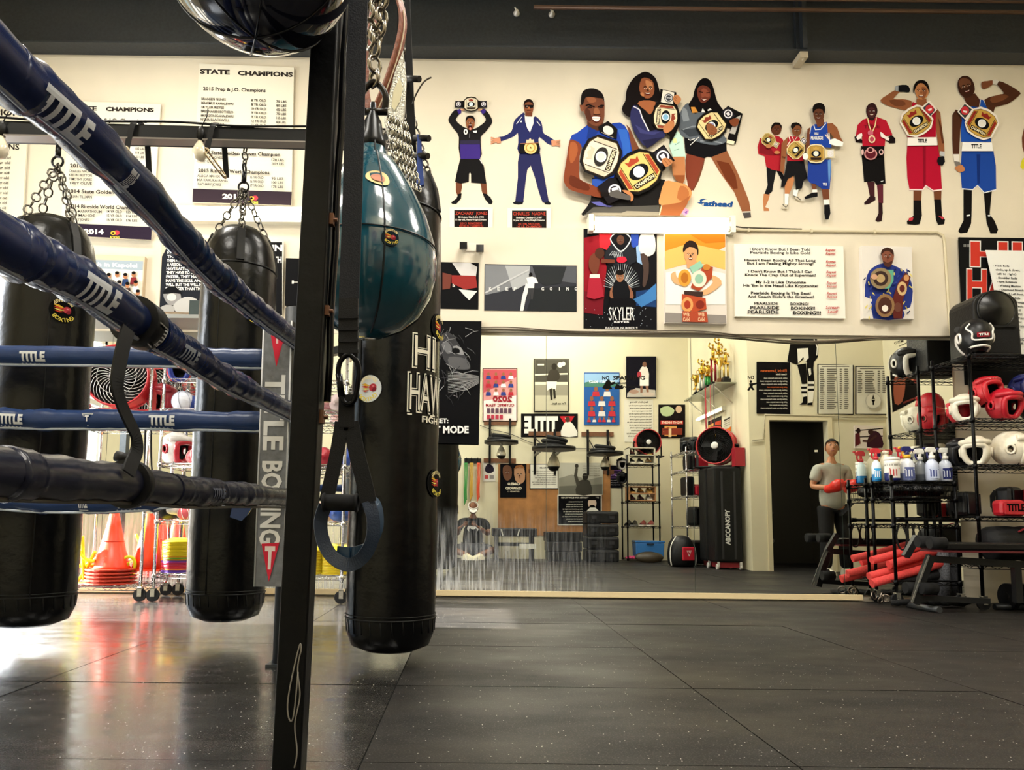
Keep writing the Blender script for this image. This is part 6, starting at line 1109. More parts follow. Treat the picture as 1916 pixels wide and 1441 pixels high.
for u, lab, h in ((1776, 'grey speckled foam roller standing in front of the racks', '#54555a'), (1794, 'plain dark foam roller standing right of the speckled one', '#2a2a2e')):
    p = pz(u, 1133, 0); b = MB(); b.lathe([(.025, .0), (.047, .0), (.047, .44), (.025, .44), (.025, 0)], (p.x, p.y+.05, 0.003), 24); tag(b.build('foam_roller', mat(h, .85, 0, .5, 90, .7)), lab, 'foam roller', 'standing foam rollers')
# weight bench
t = thing('weight_bench', 'black weight bench with red-edged pad and foam leg rollers in front of the racks', 'bench', pz(1720, 1140, 0)); o = pz(1720, 1140, 0)
Yb = 5.36; IR = mat('#2b2c2e', .4, .6); g = lambda u, v, d=Yb: py(u, v, d)
b = MB(); A, B = g(1745, 1024), g(1990, 1050); b.box(((A.x+B.x)/2, Yb+.02, (A.z+.01)), (B.x-A.x, .28, .055)); b.build('seat_pad', mat('#17171a', .35, 0, .3, 30), t, bevel=.012)
b = MB(); b.box(((A.x+B.x)/2, Yb+.02, A.z-.026), (B.x-A.x, .27, .014)); b.build('pad_trim', mat('#5c1a22', .4), t)
b = MB(); b.tube([g(1745, 1046), g(2000, 1062)], 1, flat=(.05, .05)); b.tube([g(1742, 1040), g(1724, 1085), g(1712, 1130)], 1, flat=(.045, .05), up=(1, 0, 0)); b.tube([g(1715, 1118), g(1850, 1125)], 1, flat=(.04, .04)); b.build('frame', IR, t)
b = MB(); b.tube([g(1738, 1040, Yb-.03), g(1706, 1128, Yb-.03)], 1, flat=(.012, .004), up=(0, -1, 0)); b.build('frame_edge', mat('#a9aaa8', .3, .8), t)
b = MB(); p = pz(1692, 1131, .02); q = pz(1750, 1141, .02); b.cyl((p.x, p.y-.05, .024), (q.x, q.y-.05, .024), .023); b.build('foot_bar', mat('#4a4c4e', .4, .5), t)
for u, v, d in ((1729, 1014, Yb-.02), (1752, 1016, Yb-.2), (1706, 1100, Yb+.1), (1736, 1101, Yb-.05)):
    p = g(u, v, d); b = MB(); b.cyl(p+V((-.05, 0, 0)), p+V((.06, 0, 0)), .042, n=20); b.build('foam_roller_pad', mat('#18181a', .85), t)
b = MB(); b.tube([g(1694, 1042, 5.5), g(1716, 1004, 5.5)], 1, flat=(.045, .045)); b.build('back_support', IR, t)
b = MB(); b.tube([g(1900, 1050), g(1905, 1128)], 1, flat=(.045, .05), up=(1, 0, 0)); p = pz(1880, 1136, .02); b.cyl((p.x-.1, p.y-.03, .024), (p.x+.3, p.y-.03, .024), .023); b.build('rear_leg', IR, t)
for i, u in enumerate((1884, 1908)):
    p = py(u, 1105, 5.62); b = MB(); b.tube([(p.x-.02, 5.6, .1), (p.x+.02, 5.6, .1)], .1, 26); b.cyl((p.x-.026, 5.6, .1), (p.x+.026, 5.6, .1), .03)
    tag(b.build('weight_plate', mat('#1a1a1c', .4, .3)), ('left', 'right')[i]+' black weight plate standing under the tall rack', 'weight plate', 'weight plates under the tall rack')
# dangling tape and metal fittings at the foot of the low rack
b = MB(); p = py(1633, 1112, 5.95)
for i in range(5): b.ring((p.x+rr.uniform(-.06, .06), 5.9+rr.uniform(-.05, .05), .03+rr.uniform(0, .05)), .03, .005, (rr.uniform(-1, 1), 1, rr.uniform(-.5, .5)), 14, 5)
tag(b.build('loose_shackles', mat('#8d8278', .3, 1)), 'tangle of metal rings on the floor at the low rack corner', 'rings')
b = MB(); [b.tube(crom([(3.3+i*.1, 5.72+.03*math.sin(i), .03), (3.4+i*.1, 5.66, .045), (3.55+i*.1, 5.75, .03), (3.75+i*.05, 5.7, .05)], 4), .022, 8) for i in range(4)]; tag(b.build('battle_rope', mat('#161617', .8, 0, .6, 80)), 'coils of dark rope heaped under the low rack', 'rope')
# ================================================================== left storage racks
FRED = mat('#b3262c', .3, 0, .1, 20, spec=.6, name='red_fan_paint')
def drum_fan(label, loc, rz, s=1.0, tilt=0, group='red drum fans', wires=30, dark=False):
    """drum fan on a yoke stand, face toward local -y"""
    t = thing('drum_fan', label, 'fan', loc, group, rz); r, d = .235*s, .2*s; c = V((0, 0, r+.05*s)); Rx = Matrix.Rotation(math.pi/2, 3, 'X')
    b = MB(); b.lathe([(r*.97, d/2), (r, d/2), (r*.985, d/4), (r*.985, -d/4), (r, -d/2), (r*.97, -d/2), (r*.955, 0), (r*.97, d/2)], c, 40, 0, Rx); b.ring(c+V((0, -d/2, 0)), r, .009*s, (0, 1, 0), 40, 8); b.ring(c+V((0, d/2, 0)), r, .009*s, (0, 1, 0), 40, 8); b.build('drum', FRED, t, world=False)
    for nm, y in (('front_grille', -d/2+.006), ('rear_grille', d/2-.006)):
        b = MB()
        for i in range(wires):
            a = 2*math.pi*i/wires; P = []
            for k in range(7): q = k/6; rr = .04*s+(r-.05*s)*q; P.append(c+V((rr*math.cos(a+.85*q*q), y-.012*s*math.sin(q*3.1), rr*math.sin(a+.85*q*q))))
            b.tube(P, .0022*s, 5)
        b.ring(c+V((0, y, 0)), r*.62, .002*s, (0, 1, 0), 36, 5); b.build(nm, mat('#1a1a1c', .4) if dark else mat('#d9d6d2', .3, .5), t, world=False)
    b = MB(); b.lathe([(.046*s, -.006), (.046*s, .006), (.03*s, .012), (0, .013)], c+V((0, -d/2-.006, 0)), 24, 0, Rx); b.build('hub', mat('#e6e4e0', .35), t, world=False)
    b = MB(); b.cyl(c+V((0, d/2-.03, 0)), c+V((0, d/2-.022, 0)), r*.955, n=40); b.build('motor_plate', mat('#121214', .7), t, world=False)
    b = MB(); b.lathe([(r*.95, d/2-.03), (r*.945, -d/2+.004), (r*.95, -d/2+.002)], c, 40, 0, Rx, caps=False); b.build('drum_lining', mat('#1a1416', .6), t, world=False)
    b = MB(); b.cyl(c+V((0, -.02, 0)), c+V((0, d/2-.03, 0)), .07*s, n=20)
    for i in range(4):
        a = i*math.pi/2+.3; q = [c+V((rr*math.cos(a+w), yy, rr*math.sin(a+w))) for rr, w, yy in ((.05*s, -.5, -.02), (r*.85, -.32, -.045), (r*.88, .35, .03), (.05*s, .5, .02))]; b.add(q, [(0, 1, 2, 3)], 0)
    b.build('blades', mat('#141416', .5), t, world=False)
    b = MB(); x = r+.025*s
    for g in (-1, 1): b.tube([(g*x, 0, c.z), (g*x, 0, .03), (g*x*.95, .1*s, .012)], 1, flat=(.03*s, .012*s), up=(0, 1, 0)); b.tube([(g*x, -.15*s, .012), (g*x, .15*s, .012)], 1, flat=(.03*s, .02*s)); b.cyl((g*x*1.03, 0, c.z), (g*r*.95, 0, c.z), .018*s)
    b.tube([(-x, .1*s, .015), (x, .1*s, .015)], .012*s, 8); b.tube([(-x, -.1*s, .015), (x, -.1*s, .015)], .012*s, 8); b.build('stand', mat('#9c2026', .35) if not dark else mat('#1b1a1c', .4), t, world=False)
    b = MB(); b.tube(crom([c+V((-.06*s, 0, r-.002)), c+V((-.05*s, 0, r+.03*s)), c+V((.05*s, 0, r+.03*s)), c+V((.06*s, 0, r-.002))], 4), .006*s, 6); b.build('handle', mat('#1a1a1c', .4), t, world=False)
    return t
LY0, LY1 = 5.5, 5.97
zf, zb = py(215, 769, LY0).z, py(215, 1097, LY0).z
wire_rack('storage_rack', 'chrome wire rack at the left with the red drum fan and orange cones', -3.45, -2.47, LY0, LY1, [zb, zf], 1.86, RACKC)
Z2 = [py(330, v, LY0).z for v in (1074, 973, 866, 764, 708)]
wire_rack('storage_rack', 'chrome wire rack of balls and headgear, behind the second heavy bag', -2.372, -.96, LY0, LY1, Z2, py(330, 640, LY0).z, RACKC)
fx = py(217, 707, 5.6).x
drum_fan('large red drum fan with swirling white wire grille on the left rack', (fx, 5.68, zf+.004), .12, 1.02)
# cones
t = thing('traffic_cone_stack', 'stack of nested bright orange cones on the left rack bottom shelf', 'cones', (py(207, 1090, 5.68).x, 5.68, zb+.004)); OR = mat('#e8401a', .35, spec=.5, name='orange_cone_plastic')
# each cone of the nested stack is a thing of its own
bpy.data.objects.remove(t)
cx_ = py(207, 1090, 5.68).x; H = py(210, 952, 5.68).z-zb
for i in range(5):
    z0 = zb+.006+i*.026; t = thing('traffic_cone', ['bottom', 'second', 'third', 'fourth', 'top'][i]+' orange cone of the nested stack on the left rack', 'cone', (cx_, 5.68, z0), 'nested orange cones')
    b = MB(); k = H-.026*4-.006; b.lathe([(.15, .004), (.128, .03), (.105, k*.28), (.10, k*.285), (.055, k*.7), (.028, k), (.022, k)], (0, 0, 0), 32); b.build('cone_body', OR, t, world=False)
    b = MB(); n = 28; b.prism([(.185*math.cos(2*math.pi*j/n)*(1 if j % 7 else 1.03), .185*math.sin(2*math.pi*j/n), 0) for j in range(n)], (0, 0, .011)); b.build('cone_base', mat('#c23a22', .5), t, world=False)
for i in range(3):
    z0 = py(208, (1037, 1025, 1013)[i], 5.68).z; b = MB(); b.lathe([(.084-.004*i, 0), (.092-.004*i, 0), (.092-.004*i, .006), (.084-.004*i, .006)], (cx_, 5.68, z0), 28); tag(b.build('cone_rim', OR), ('lowest', 'middle', 'highest')[i]+' thin orange rim ring sitting around the cone stack', 'ring', 'rim rings on the cone stack')
# yellow hurdles
YE = mat('#d6dc22', .4, spec=.5, name='yellow_hurdle_plastic'); OG = mat('#e8901e', .45)
hl = [('tall bent yellow hurdle at the left of the cones', [(133, 1004), (150, 1035), (163, 1048), (178, 1050)], YE), ('upright yellow hurdle leg between the bag and the cones', [(154, 1003), (155, 1030), (156, 1055), (157, 1085)], YE), ('yellow hurdle sloping down from the cones', [(178, 1032), (168, 1052), (155, 1075), (140, 1092)], YE),
      ('yellow hurdle lying along the shelf front', [(126, 1070), (140, 1060), (160, 1058), (188, 1040)], YE), ('orange bar lying against the cones', [(128, 1066), (145, 1058), (165, 1058), (182, 1060)], OG), ('yellow hurdle right of the cones', [(232, 1045), (240, 1042), (250, 1046), (252, 1060), (244, 1080)], YE), ('small yellow hurdle behind the right post of the left rack', [(238, 1052), (238, 1064), (240, 1080)], YE), ('low yellow hurdle under the cone stack', [(124, 1090), (150, 1093), (170, 1088)], YE)]
for i, (lab, pts, m) in enumerate(hl):
    b = MB(); b.tube(crom([py(u, v, 5.56+.02*i+.012*j) for j, (u, v) in enumerate(pts)], 5), .013, 10); tag(b.build('training_hurdle', m), lab, 'hurdle', 'plastic hurdles on the left rack')
b = MB(); [b.tube(crom([py(x, y, 5.6+.01*k) for x, y in ((125, 1098+k), (160, 1094+k), (200, 1098), (235, 1096+k))], 3), .012, 8) for k in range(3)]; tag(b.build('agility_ladder', mat('#7c2430', .6)), 'folded dark red agility ladder on the bottom shelf under the cones', 'ladder')
b = MB(); p = py(163, 755, 5.55); b.lathe([(.026, 0), (.03, .05), (.024, .055), (.02, .0)], (p.x, p.y, zf+.004), 20); b.tube(crom([(p.x+.028, p.y, zf+.045), (p.x+.06, p.y, zf+.03), (p.x+.09, p.y, zf+.025)], 3), .005, 6); tag(b.build('metal_cup', mat('#c9c7c4', .2, .9)), 'small metal cup standing beside the red drum fan', 'cup')
def gear(label, x, y, z, kind, h, h2=None, r=.09, group='gear on the left racks'):
    if kind == 'ball':
        t = thing('medicine_ball', label, 'ball', (x, y, z), group); b = MB(); b.ball((0, 0, r), r, 24); b.build('ball_shell', PADL(h), t, world=False); b = MB(); [b.ring((0, 0, r), r+.0008, .003, (math.cos(q), math.sin(q), .2), 28, 5) for q in (0, 1.05, 2.1)]; b.build('panel_seam', mat(h2 or '#2a2a2c', .5), t, world=False); return t
    if kind == 'glove':
        t = thing('boxing_glove', label, 'boxing glove', (x, y, z), group, (r*37) % 3-1.5); b = MB()
        b.tube(crom([(0, -.15, .062), (0, -.12, .068), (0, -.05, .072), (0, .02, .066), (0, .07, .056), (0, .15, .056)], 3), [.012]+[.045, .062, .07, .073, .075, .074, .072, .068, .062, .055, .05, .048, .05, .052][:15], 20); b.build('glove_body', PADL(h), t, world=False)
        b = MB(); b.tube(crom([(.06, .03, .06), (.075, -.02, .07), (.07, -.07, .075), (.05, -.1, .078)], 3), [.03, .032, .034, .035, .035, .035, .034, .032, .028, .014], 14); b.build('thumb', PADL(h2 or h), t, world=False)
        b = MB(); b.cyl((0, .08, .056), (0, .155, .056), .056, .058, 20); b.build('cuff', PADL(h2 or h), t, world=False); return t
zs = dict(zip('abcde', Z2))
def gx(u, d=5.7): return (u-CX)/F*d
def onz(k): return zs[k]+.003
headguard('red white and blue headguard on the top of the second rack', (gx(325), 5.7, onz('e')), .4, '#c9403c', '#2a3a8c', .95, group='gear on the left racks')
gear('white ball on the upper shelf of the second rack', gx(333), 5.72, onz('d'), 'ball', '#dfe2ee', '#9aa0b0', .085); gear('blue glove behind the white ball', gx(362), 5.82, onz('d'), 'glove', '#1c3a8a', None, .1)
headguard('dark red headguard left on the upper shelf of the second rack', (gx(301, 5.85), 5.84, onz('d')), -.4, '#9c1c2c', None, 1.05, group='gear on the left racks')
headguard('white and red headguard on the third shelf of the second rack', (gx(328), 5.68, onz('c')), 1.2, '#d8d4d0', '#b02432', 1.05, group='gear on the left racks')
for i, (u, d) in enumerate(((360, 5.62), (378, 5.66), (398, 5.7))): gear(['left', 'middle', 'right'][i]+' pink and red ball beside the white and red headguard', gx(u, d), d, onz('c'), 'ball', '#d86a72', '#f0d8d4', .055)
gear('black glove with white cuff on the fourth shelf', gx(325), 5.68, onz('b'), 'glove', '#15161a', '#d0ccc4', .11); gear('red and white ball right of the black glove', gx(348, 5.62), 5.62, onz('b'), 'ball', '#c8525a', '#efe2da', .05); gear('second red and white ball on the fourth shelf', gx(366, 5.64), 5.64, onz('b'), 'ball', '#d0707a', '#efe2da', .05)
t = thing('traffic_cone', 'single tall orange cone on the second rack, behind the chrome posts', 'cone', (gx(283, 5.8), 5.82, onz('a'))); b = MB(); b.lathe([(.12, .01), (.1, .1), (.06, .32), (.03, .45), (.024, .45)], (0, 0, 0), 28); b.build('cone_body', OR, t, world=False); b = MB(); b.box((0, 0, .006), (.3, .26, .012)); b.build('cone_base', OR, t, world=False)
def discs(labtop, x, y, z, seq, r=.1, group=None):
    zz = z
    for i, h in enumerate(seq):
        b = MB(); b.lathe([(r*.34, .026), (r*.5, .024), (r*.93, .002), (r, 0), (r*.93, .006), (r*.5, .029), (r*.34, .031), (r*.34, .026)], (0, 0, 0), 28)
        o = b.build('disc_cone', mat(h, .4), loc=(x, y, zz), world=False); tag(o, labtop, 'disc cone', group); zz += .0105
discs('one of the coloured disc cones stacked on the second rack, right of the tall cone', gx(340, 5.68), 5.68, onz('a'), ['#6a4ab0', '#8a5ad0', '#e8861e', '#d8304a', '#d8304a', '#c83a5a', '#d8304a', '#b0308a', '#6a3aa0', '#e0a020', '#5ab030', '#e0a020']+['#e6d21c']*11, .12, 'disc cones on the left rack')
for i, u in enumerate((588, 632)): discs('one of the yellow disc cones in the two stacks seen beside the black post', gx(u, 5.68), 5.68, onz('a'), ['#e6c81c', '#e8d42a']*9, .125, 'yellow disc cones beside the post')
for i, (u, k, h, h2) in enumerate(((605, 'd', '#d8a0a0', None), (638, 'd', '#b8a4a0', None), (604, 'c', '#a82432', '#d8d0cc'), (640, 'c', '#2c4a9c', '#d8d8e0'), (500, 'c', '#1a1a20', None), (470, 'b', '#8c1c28', None), (610, 'b', '#d8b8b0', '#b02432'), (645, 'b', '#31529c', None))): gear(['pale pink glove left on the upper shelf beside the post', 'greyish glove right on the upper shelf beside the strap', 'red glove with pale cuff beside the post on the third shelf', 'blue glove with pale cuff beside the strap on the third shelf', 'black glove behind the corner pad', 'dark red glove behind the second heavy bag', 'pinkish glove with red cuff low beside the post', 'blue glove low beside the strap'][i], gx(u), 5.7, onz(k), 'glove', h, h2, .1+.013*i)
b = MB(); b.b2((-3.7, 5.7, 2.24), (-1.6, 6.06, 2.27)); [b.b2((x, 6.0, 2.1), (x+.03, 6.1, 2.24)) for x in (-3.6, -2.6, -1.7)]; tag(b.build('wall_shelf', mat('#8f918e', .4, .4)), 'long grey wall shelf just above the left mirrors', 'shelf')
t = thing('camera_box', 'small black box on the grey wall shelf behind the leftmost bag', 'box', (gx(178, 5.9), 5.9, 2.272)); b = MB(); b.box((0, 0, .05), (.1, .1, .1)); b.build('case', mat('#17171a', .5), t, world=False, bevel=.008); b = MB(); b.box((.03, -.055, .04), (.11, .012, .05)); b.build('front_plate', mat('#2a2a2e', .4), t, world=False)
b = MB(); p = py(440, 630, 6.0); b.b2((gx(345, 5.98), 5.9, 2.272), (gx(400, 5.98), 6.05, 2.45)); tag(b.build('storage_box', mat('#22302e', .5, vary=.3, scale=8)), 'dark box on the grey wall shelf behind the second bag', 'box')
c = MB(); c.tube(crom([(-2.75, 6.05, 1.5), (-2.72, 6.03, 1.0), (-2.62, 6.0, .7), (-2.68, 5.99, .45), (-2.55, 5.99, .2)], 6), .008, 6); tag(c.build('power_cable', mat('#1a1a1c', .5)), 'black cable running down beside the orange cones', 'cable')
# ================================================================== the near side of the hall, seen in the mirrors
VR = 2*YM-YR-.004                            # the near wall as deep in the mirror
def rear(name, label, cat, h, quad, th=.02, group=None, frame=None):
    a = Art(flatpm(VR-th, True)); board(a, frame or h, quad, VR-th, th, True)
    if frame:
        (x0, y0), (x1, y1) = quad[0], quad[2]; a.rect(h, x0+1.5, y0+1.5, x1-1.5, y1-1.5)
    a.meta = (name, label, cat, group); return a
q4 = lambda x0, y0, x1, y1, s=0: [(x0, y0), (x1, y0+s), (x1, y1+s), (x0, y1)]
rn = random.Random(11)
def little(a, x, y, s, c, skin='#8a5a40'): a.poly(c, [(x-s, y+s*2), (x-s*.8, y+s*.7), (x+s*.8, y+s*.7), (x+s, y+s*2)]); a.ell(skin, x, y, s*.5, s*.65)
a = rear('framed_poster', 'framed red and white 2020 OLYMPIC TEAM poster seen in the mirror', 'poster', '#c98a88', q4(903, 689, 968, 789), frame='#1a1416')
a.ps('#e6d8d2', '905,750 966,740 966,787 905,787'); a.ps('#b04a52', '905,692 966,692 966,706 905,735')
for r in range(3):
    for i in range(4): little(a, 914+i*14, 700+r*15, 5, ['#2c3a7a', '#a82a34', '#2c3a7a', '#e0dcd8'][(i+r) % 4])
a.text('#8c1f2c', '2020', 958, 922, 752, 11, .04); a.text('#8c1f2c', 'OLYMPIC TEAM', 962, 909, 761, 5.5, .03)
for r in range(2): [a.rect('#a8384a' if r else '#5c4250', 911+i*8, 764+r*12, 917+i*8, 773+r*12) for i in range(6 if not r else 4)]
done(a)
a = rear('framed_photograph', 'framed black and white photograph of a boxer in white trunks in a ring', 'picture', '#8f8a78', q4(999, 671, 1064, 771), frame='#15130f')
a.rect('#4b483e', 1001, 673, 1062, 715); a.rect('#b8b29a', 1001, 740, 1062, 768); a.ps('#d8d2b8', '1001,715 1062,715 1062,720 1001,720'); a.ps('#d8d2b8', '1001,700 1062,698 1062,701 1001,703'); a.ell('#efe8cc', 1048, 683, 5); a.ell('#efe8cc', 1054, 681, 4); a.rect('#d8d2b8', 1006, 681, 1018, 684)
a.poly('#3a352c', [(1024, 714), (1026, 698), (1034, 690), (1044, 694), (1048, 706), (1040, 714)], 2); a.ell('#2a261f', 1037, 686, 5, 6); a.poly('#ece6cf', [(1022, 714), (1042, 714), (1040, 731), (1032, 726), (1024, 731)]); a.ps('#2e2a22', '1028,728 1033,728 1034,748 1030,748'); a.ps('#2e2a22', '1035,728 1039,728 1040,745 1036,747'); a.text('#2a261f', "I'm so fast...", 1058, 1030, 757, 4, .02); done(a)
a = rear('gym_banner', 'black TITLE banner with red triangle and a man in white shirt, read backwards in mirror', 'banner', '#1a1817', q4(975, 774, 1081, 818), .006)
a.text('#ece8de', 'TITLE', 1044, 981, 811, 32, .06); a.ps('#b8242c', '1047,779 1075,779 1061,800'); a.text('#ece8de', 'T', 1066, 1057, 790, 8, .05); a.poly('#e2ded2', [(1050, 816), (1052, 800), (1058, 790), (1068, 790), (1076, 800), (1080, 816)], 2); a.ell('#4a3428', 1062, 785, 4.5, 5.5); done(a)
a = rear('team_poster', 'blue poster with rows of small boxers standing with arms crossed', 'poster', '#2c5a9a', q4(1093, 697, 1159, 795))
a.ps('#8fb4d6', '1094,699 1158,699 1158,716 1094,716'); a.ps('#4a7a6a', '1094,716 1110,712 1126,718 1145,713 1158,718 1158,724 1094,724'); a.text('#e6eef4', 'MAKE', 1118, 1102, 717, 5, .03); a.text('#e6eef4', 'HISTORY', 1150, 1122, 717, 5, .03)
for (y, xs_) in ((728, (1115, 1136)), (746, (1107, 1126, 1145)), (765, (1107, 1126, 1145)), (783, (1102, 1112, 1122, 1130, 1139, 1148))):
    for i, x in enumerate(xs_): little(a, x, y, 7 if y < 780 else 3.5, ['#b8343c', '#d8d4d0', '#b8343c'][i % 3]); 
done(a)
a = rear('boxing_photograph', 'dark photograph of one boxer standing over another on the canvas', 'picture', '#1c1a26', q4(1172, 667, 1228, 744), .03)
a.ps('#b8b2a8', '1174,735 1190,726 1226,730 1227,743 1173,743'); a.poly('#ddd8d0', [(1198, 712), (1196, 695), (1204, 684), (1212, 690), (1214, 710)], 2); a.ell('#7a5644', 1206, 682, 4, 5); a.rect('#ece8e2', 1197, 710, 1214, 722); a.ps('#8a6450', '1198,722 1203,722 1202,735 1198,735'); a.ps('#8a6450', '1208,722 1213,722 1214,735 1210,735'); a.ell('#a83a44', 1196, 701, 4, 6); a.ell('#a88a78', 1186, 733, 9, 4); a.ell('#c8b8aa', 1213, 738, 12, 4); done(a)
a = rear('text_sheet', 'long white sheet of printed verses under the boxing photograph', 'poster', '#dcd8c8', q4(1168, 748, 1222, 827), .003)
a.text('#3a352c', 'Early Early Morning', 1212, 1178, 754, 3, .02); [a.text('#4a453a', 'Early early morning running in the day', 1219, 1171+rn.uniform(0, 12), 760+i*5.2, 2.4, .015) for i in range(12)]; done(a)
a = rear('fight_poster', 'dark fight poster with green and red printing right of the verse sheet', 'poster', '#241c1a', q4(1232, 757, 1282, 820), .006)
a.poly('#b8c89a', [(1235, 765), (1250, 760), (1262, 768), (1255, 778), (1240, 778)], 2); a.ell('#d8b89a', 1270, 766, 6, 7); a.rect('#c8403a', 1236, 787, 1278, 794); a.text('#efe6d2', 'FIGHT NIGHT', 1276, 1238, 793, 4.5, .03); [a.rect(rn.choice(['#d8a05a', '#e8c89a', '#8a3a2a', '#4a2a22']), 1236+rn.uniform(0, 36), 796+rn.uniform(0, 16), 1242+rn.uniform(0, 36), 800+rn.uniform(0, 18)) for i in range(14)]; done(a)
# plywood panel and the things pinned around it
o = rear('plywood_panel', 'brown plywood panel fixed to the wall behind the benches', 'panel', mat('#a8733f', .6, 0, .2, 6, .2), q4(932, 868, 1142, 1002), .015); done(o)
a = Art(flatpm(VR-.03, True)); board(a, '#17161a', q4(936, 868, 985, 931), VR-.03, .012, True); a.meta = ('fight_poster', 'CANELO CRAWFORD fight poster with two facing heads on the plywood', 'poster', None)
a.poly('#6d4a38', [(941, 875), (949, 870), (957, 876), (957, 893), (949, 900), (942, 892)], 2); a.poly('#b08464', [(962, 878), (971, 872), (981, 878), (982, 898), (973, 906), (964, 898)], 2); face(a, 949, 885, 9, SK2, smile=False); face(a, 972, 889, 10, SK4, smile=False); a.ps('#8c5a34', '961,878 966,871 977,870 982,877 972,874'); a.text('#e6dcc4', 'CANELO', 973, 950, 908, 5, .05); a.text('#e6dcc4', 'CRAWFORD', 976, 946, 916, 5, .05); a.text('#b8ae9a', 'SEPTEMBER 13', 972, 950, 921, 2.4, .02); done(a)
a = Art(flatpm(VR-.03, True)); board(a, '#1d1b18', q4(991, 868, 1045, 915), VR-.03, .012, True); a.meta = ('framed_notice', 'white framed notice with printed paragraphs beside the CANELO poster', 'notice', None); a.rect('#e6e2d4', 992.5, 869.5, 1043.5, 913.5); a.text('#2a2622', 'GYM RULES', 1032, 1010, 877, 3, .03); [a.text('#5a554a', 'members must wrap hands before class', 1041, 995+rn.uniform(0, 10), 883+i*4, 2.2, .015) for i in range(7)]; done(a)
a = Art(flatpm(VR-.03, True)); board(a, '#b8b4a4', q4(1045, 866, 1128, 926), VR-.03, .012, True); a.meta = ('grey_poster', 'grey misty poster of a person seen from behind', 'poster', None); a.ps('#8d8a7c', '1046,895 1070,888 1100,898 1127,892 1127,925 1046,925'); a.ps('#6d6b60', '1046,910 1127,906 1127,925 1046,925'); a.poly('#3f3d36', [(1078, 925), (1080, 906), (1086, 899), (1096, 897), (1104, 902), (1107, 925)], 2); a.ell('#2a2722', 1095, 892, 5.5, 7); a.line('#45423a', [(1082, 908), (1077, 890), (1079, 876)], [7, 6, 5]); a.ell('#3a362e', 1079, 872, 3.5, 4); [a.text('#6a665a', 'the world is not all sunshine', 1122, 1090, 873+i*4.5, 2, .01) for i in range(5)]; done(a)
a = Art(flatpm(VR-.03, True)); board(a, '#d8d4c6', q4(1043, 926, 1126, 983), VR-.03, .012, True); a.meta = ('rules_poster', 'black poster with white border and a bearded face at the corner', 'poster', None); a.rect('#17161a', 1045, 928, 1124, 981); a.text('#d8d4c6', 'IT DOES NOT MATTER HOW SLOW YOU GO', 1120, 1050, 933, 3, .03); [a.text('#d8d4c6', 'show up and work every single day', 1090, 1052+rn.uniform(0, 12), 940+i*4.6, 2.3, .02) for i in range(9)]; a.ell('#d0b8a4', 1108, 942, 8, 10); a.ps('#1a1715', '1100,936 1100,931 1108,928 1116,931 1116,936'); a.ell('#1a1715', 1108, 949, 6, 4); a.ps('#e0dcd2', '1096,958 1104,950 1114,950 1122,958'); done(a)
a = rear('event_flyer', 'small black and purple event flyer beside the shoe rack', 'poster', '#1a1820', q4(1137, 871, 1165, 913), .004); a.rect('#6a4a8c', 1140, 880, 1162, 895); a.rect('#2a2038', 1141, 881, 1161, 894); a.text('#b88ad8', 'FIGHT', 1159, 1143, 891, 6, .02); [a.text('#b8b4b8', 'doors open at five', 1160, 1142, 900+i*4, 1.8, .01) for i in range(3)]; done(a)
a = rear('event_flyer', 'small pale event flyer right of the coloured bands', 'poster', '#d8d2c8', q4(904, 864, 927, 901), .003); a.poly('#2a2430', [(907, 880), (912, 868), (922, 872), (924, 882), (914, 886)], 2); a.rect('#b84a4a', 907, 889, 914, 896); a.rect('#8a8480', 916, 889, 924, 896); done(a)
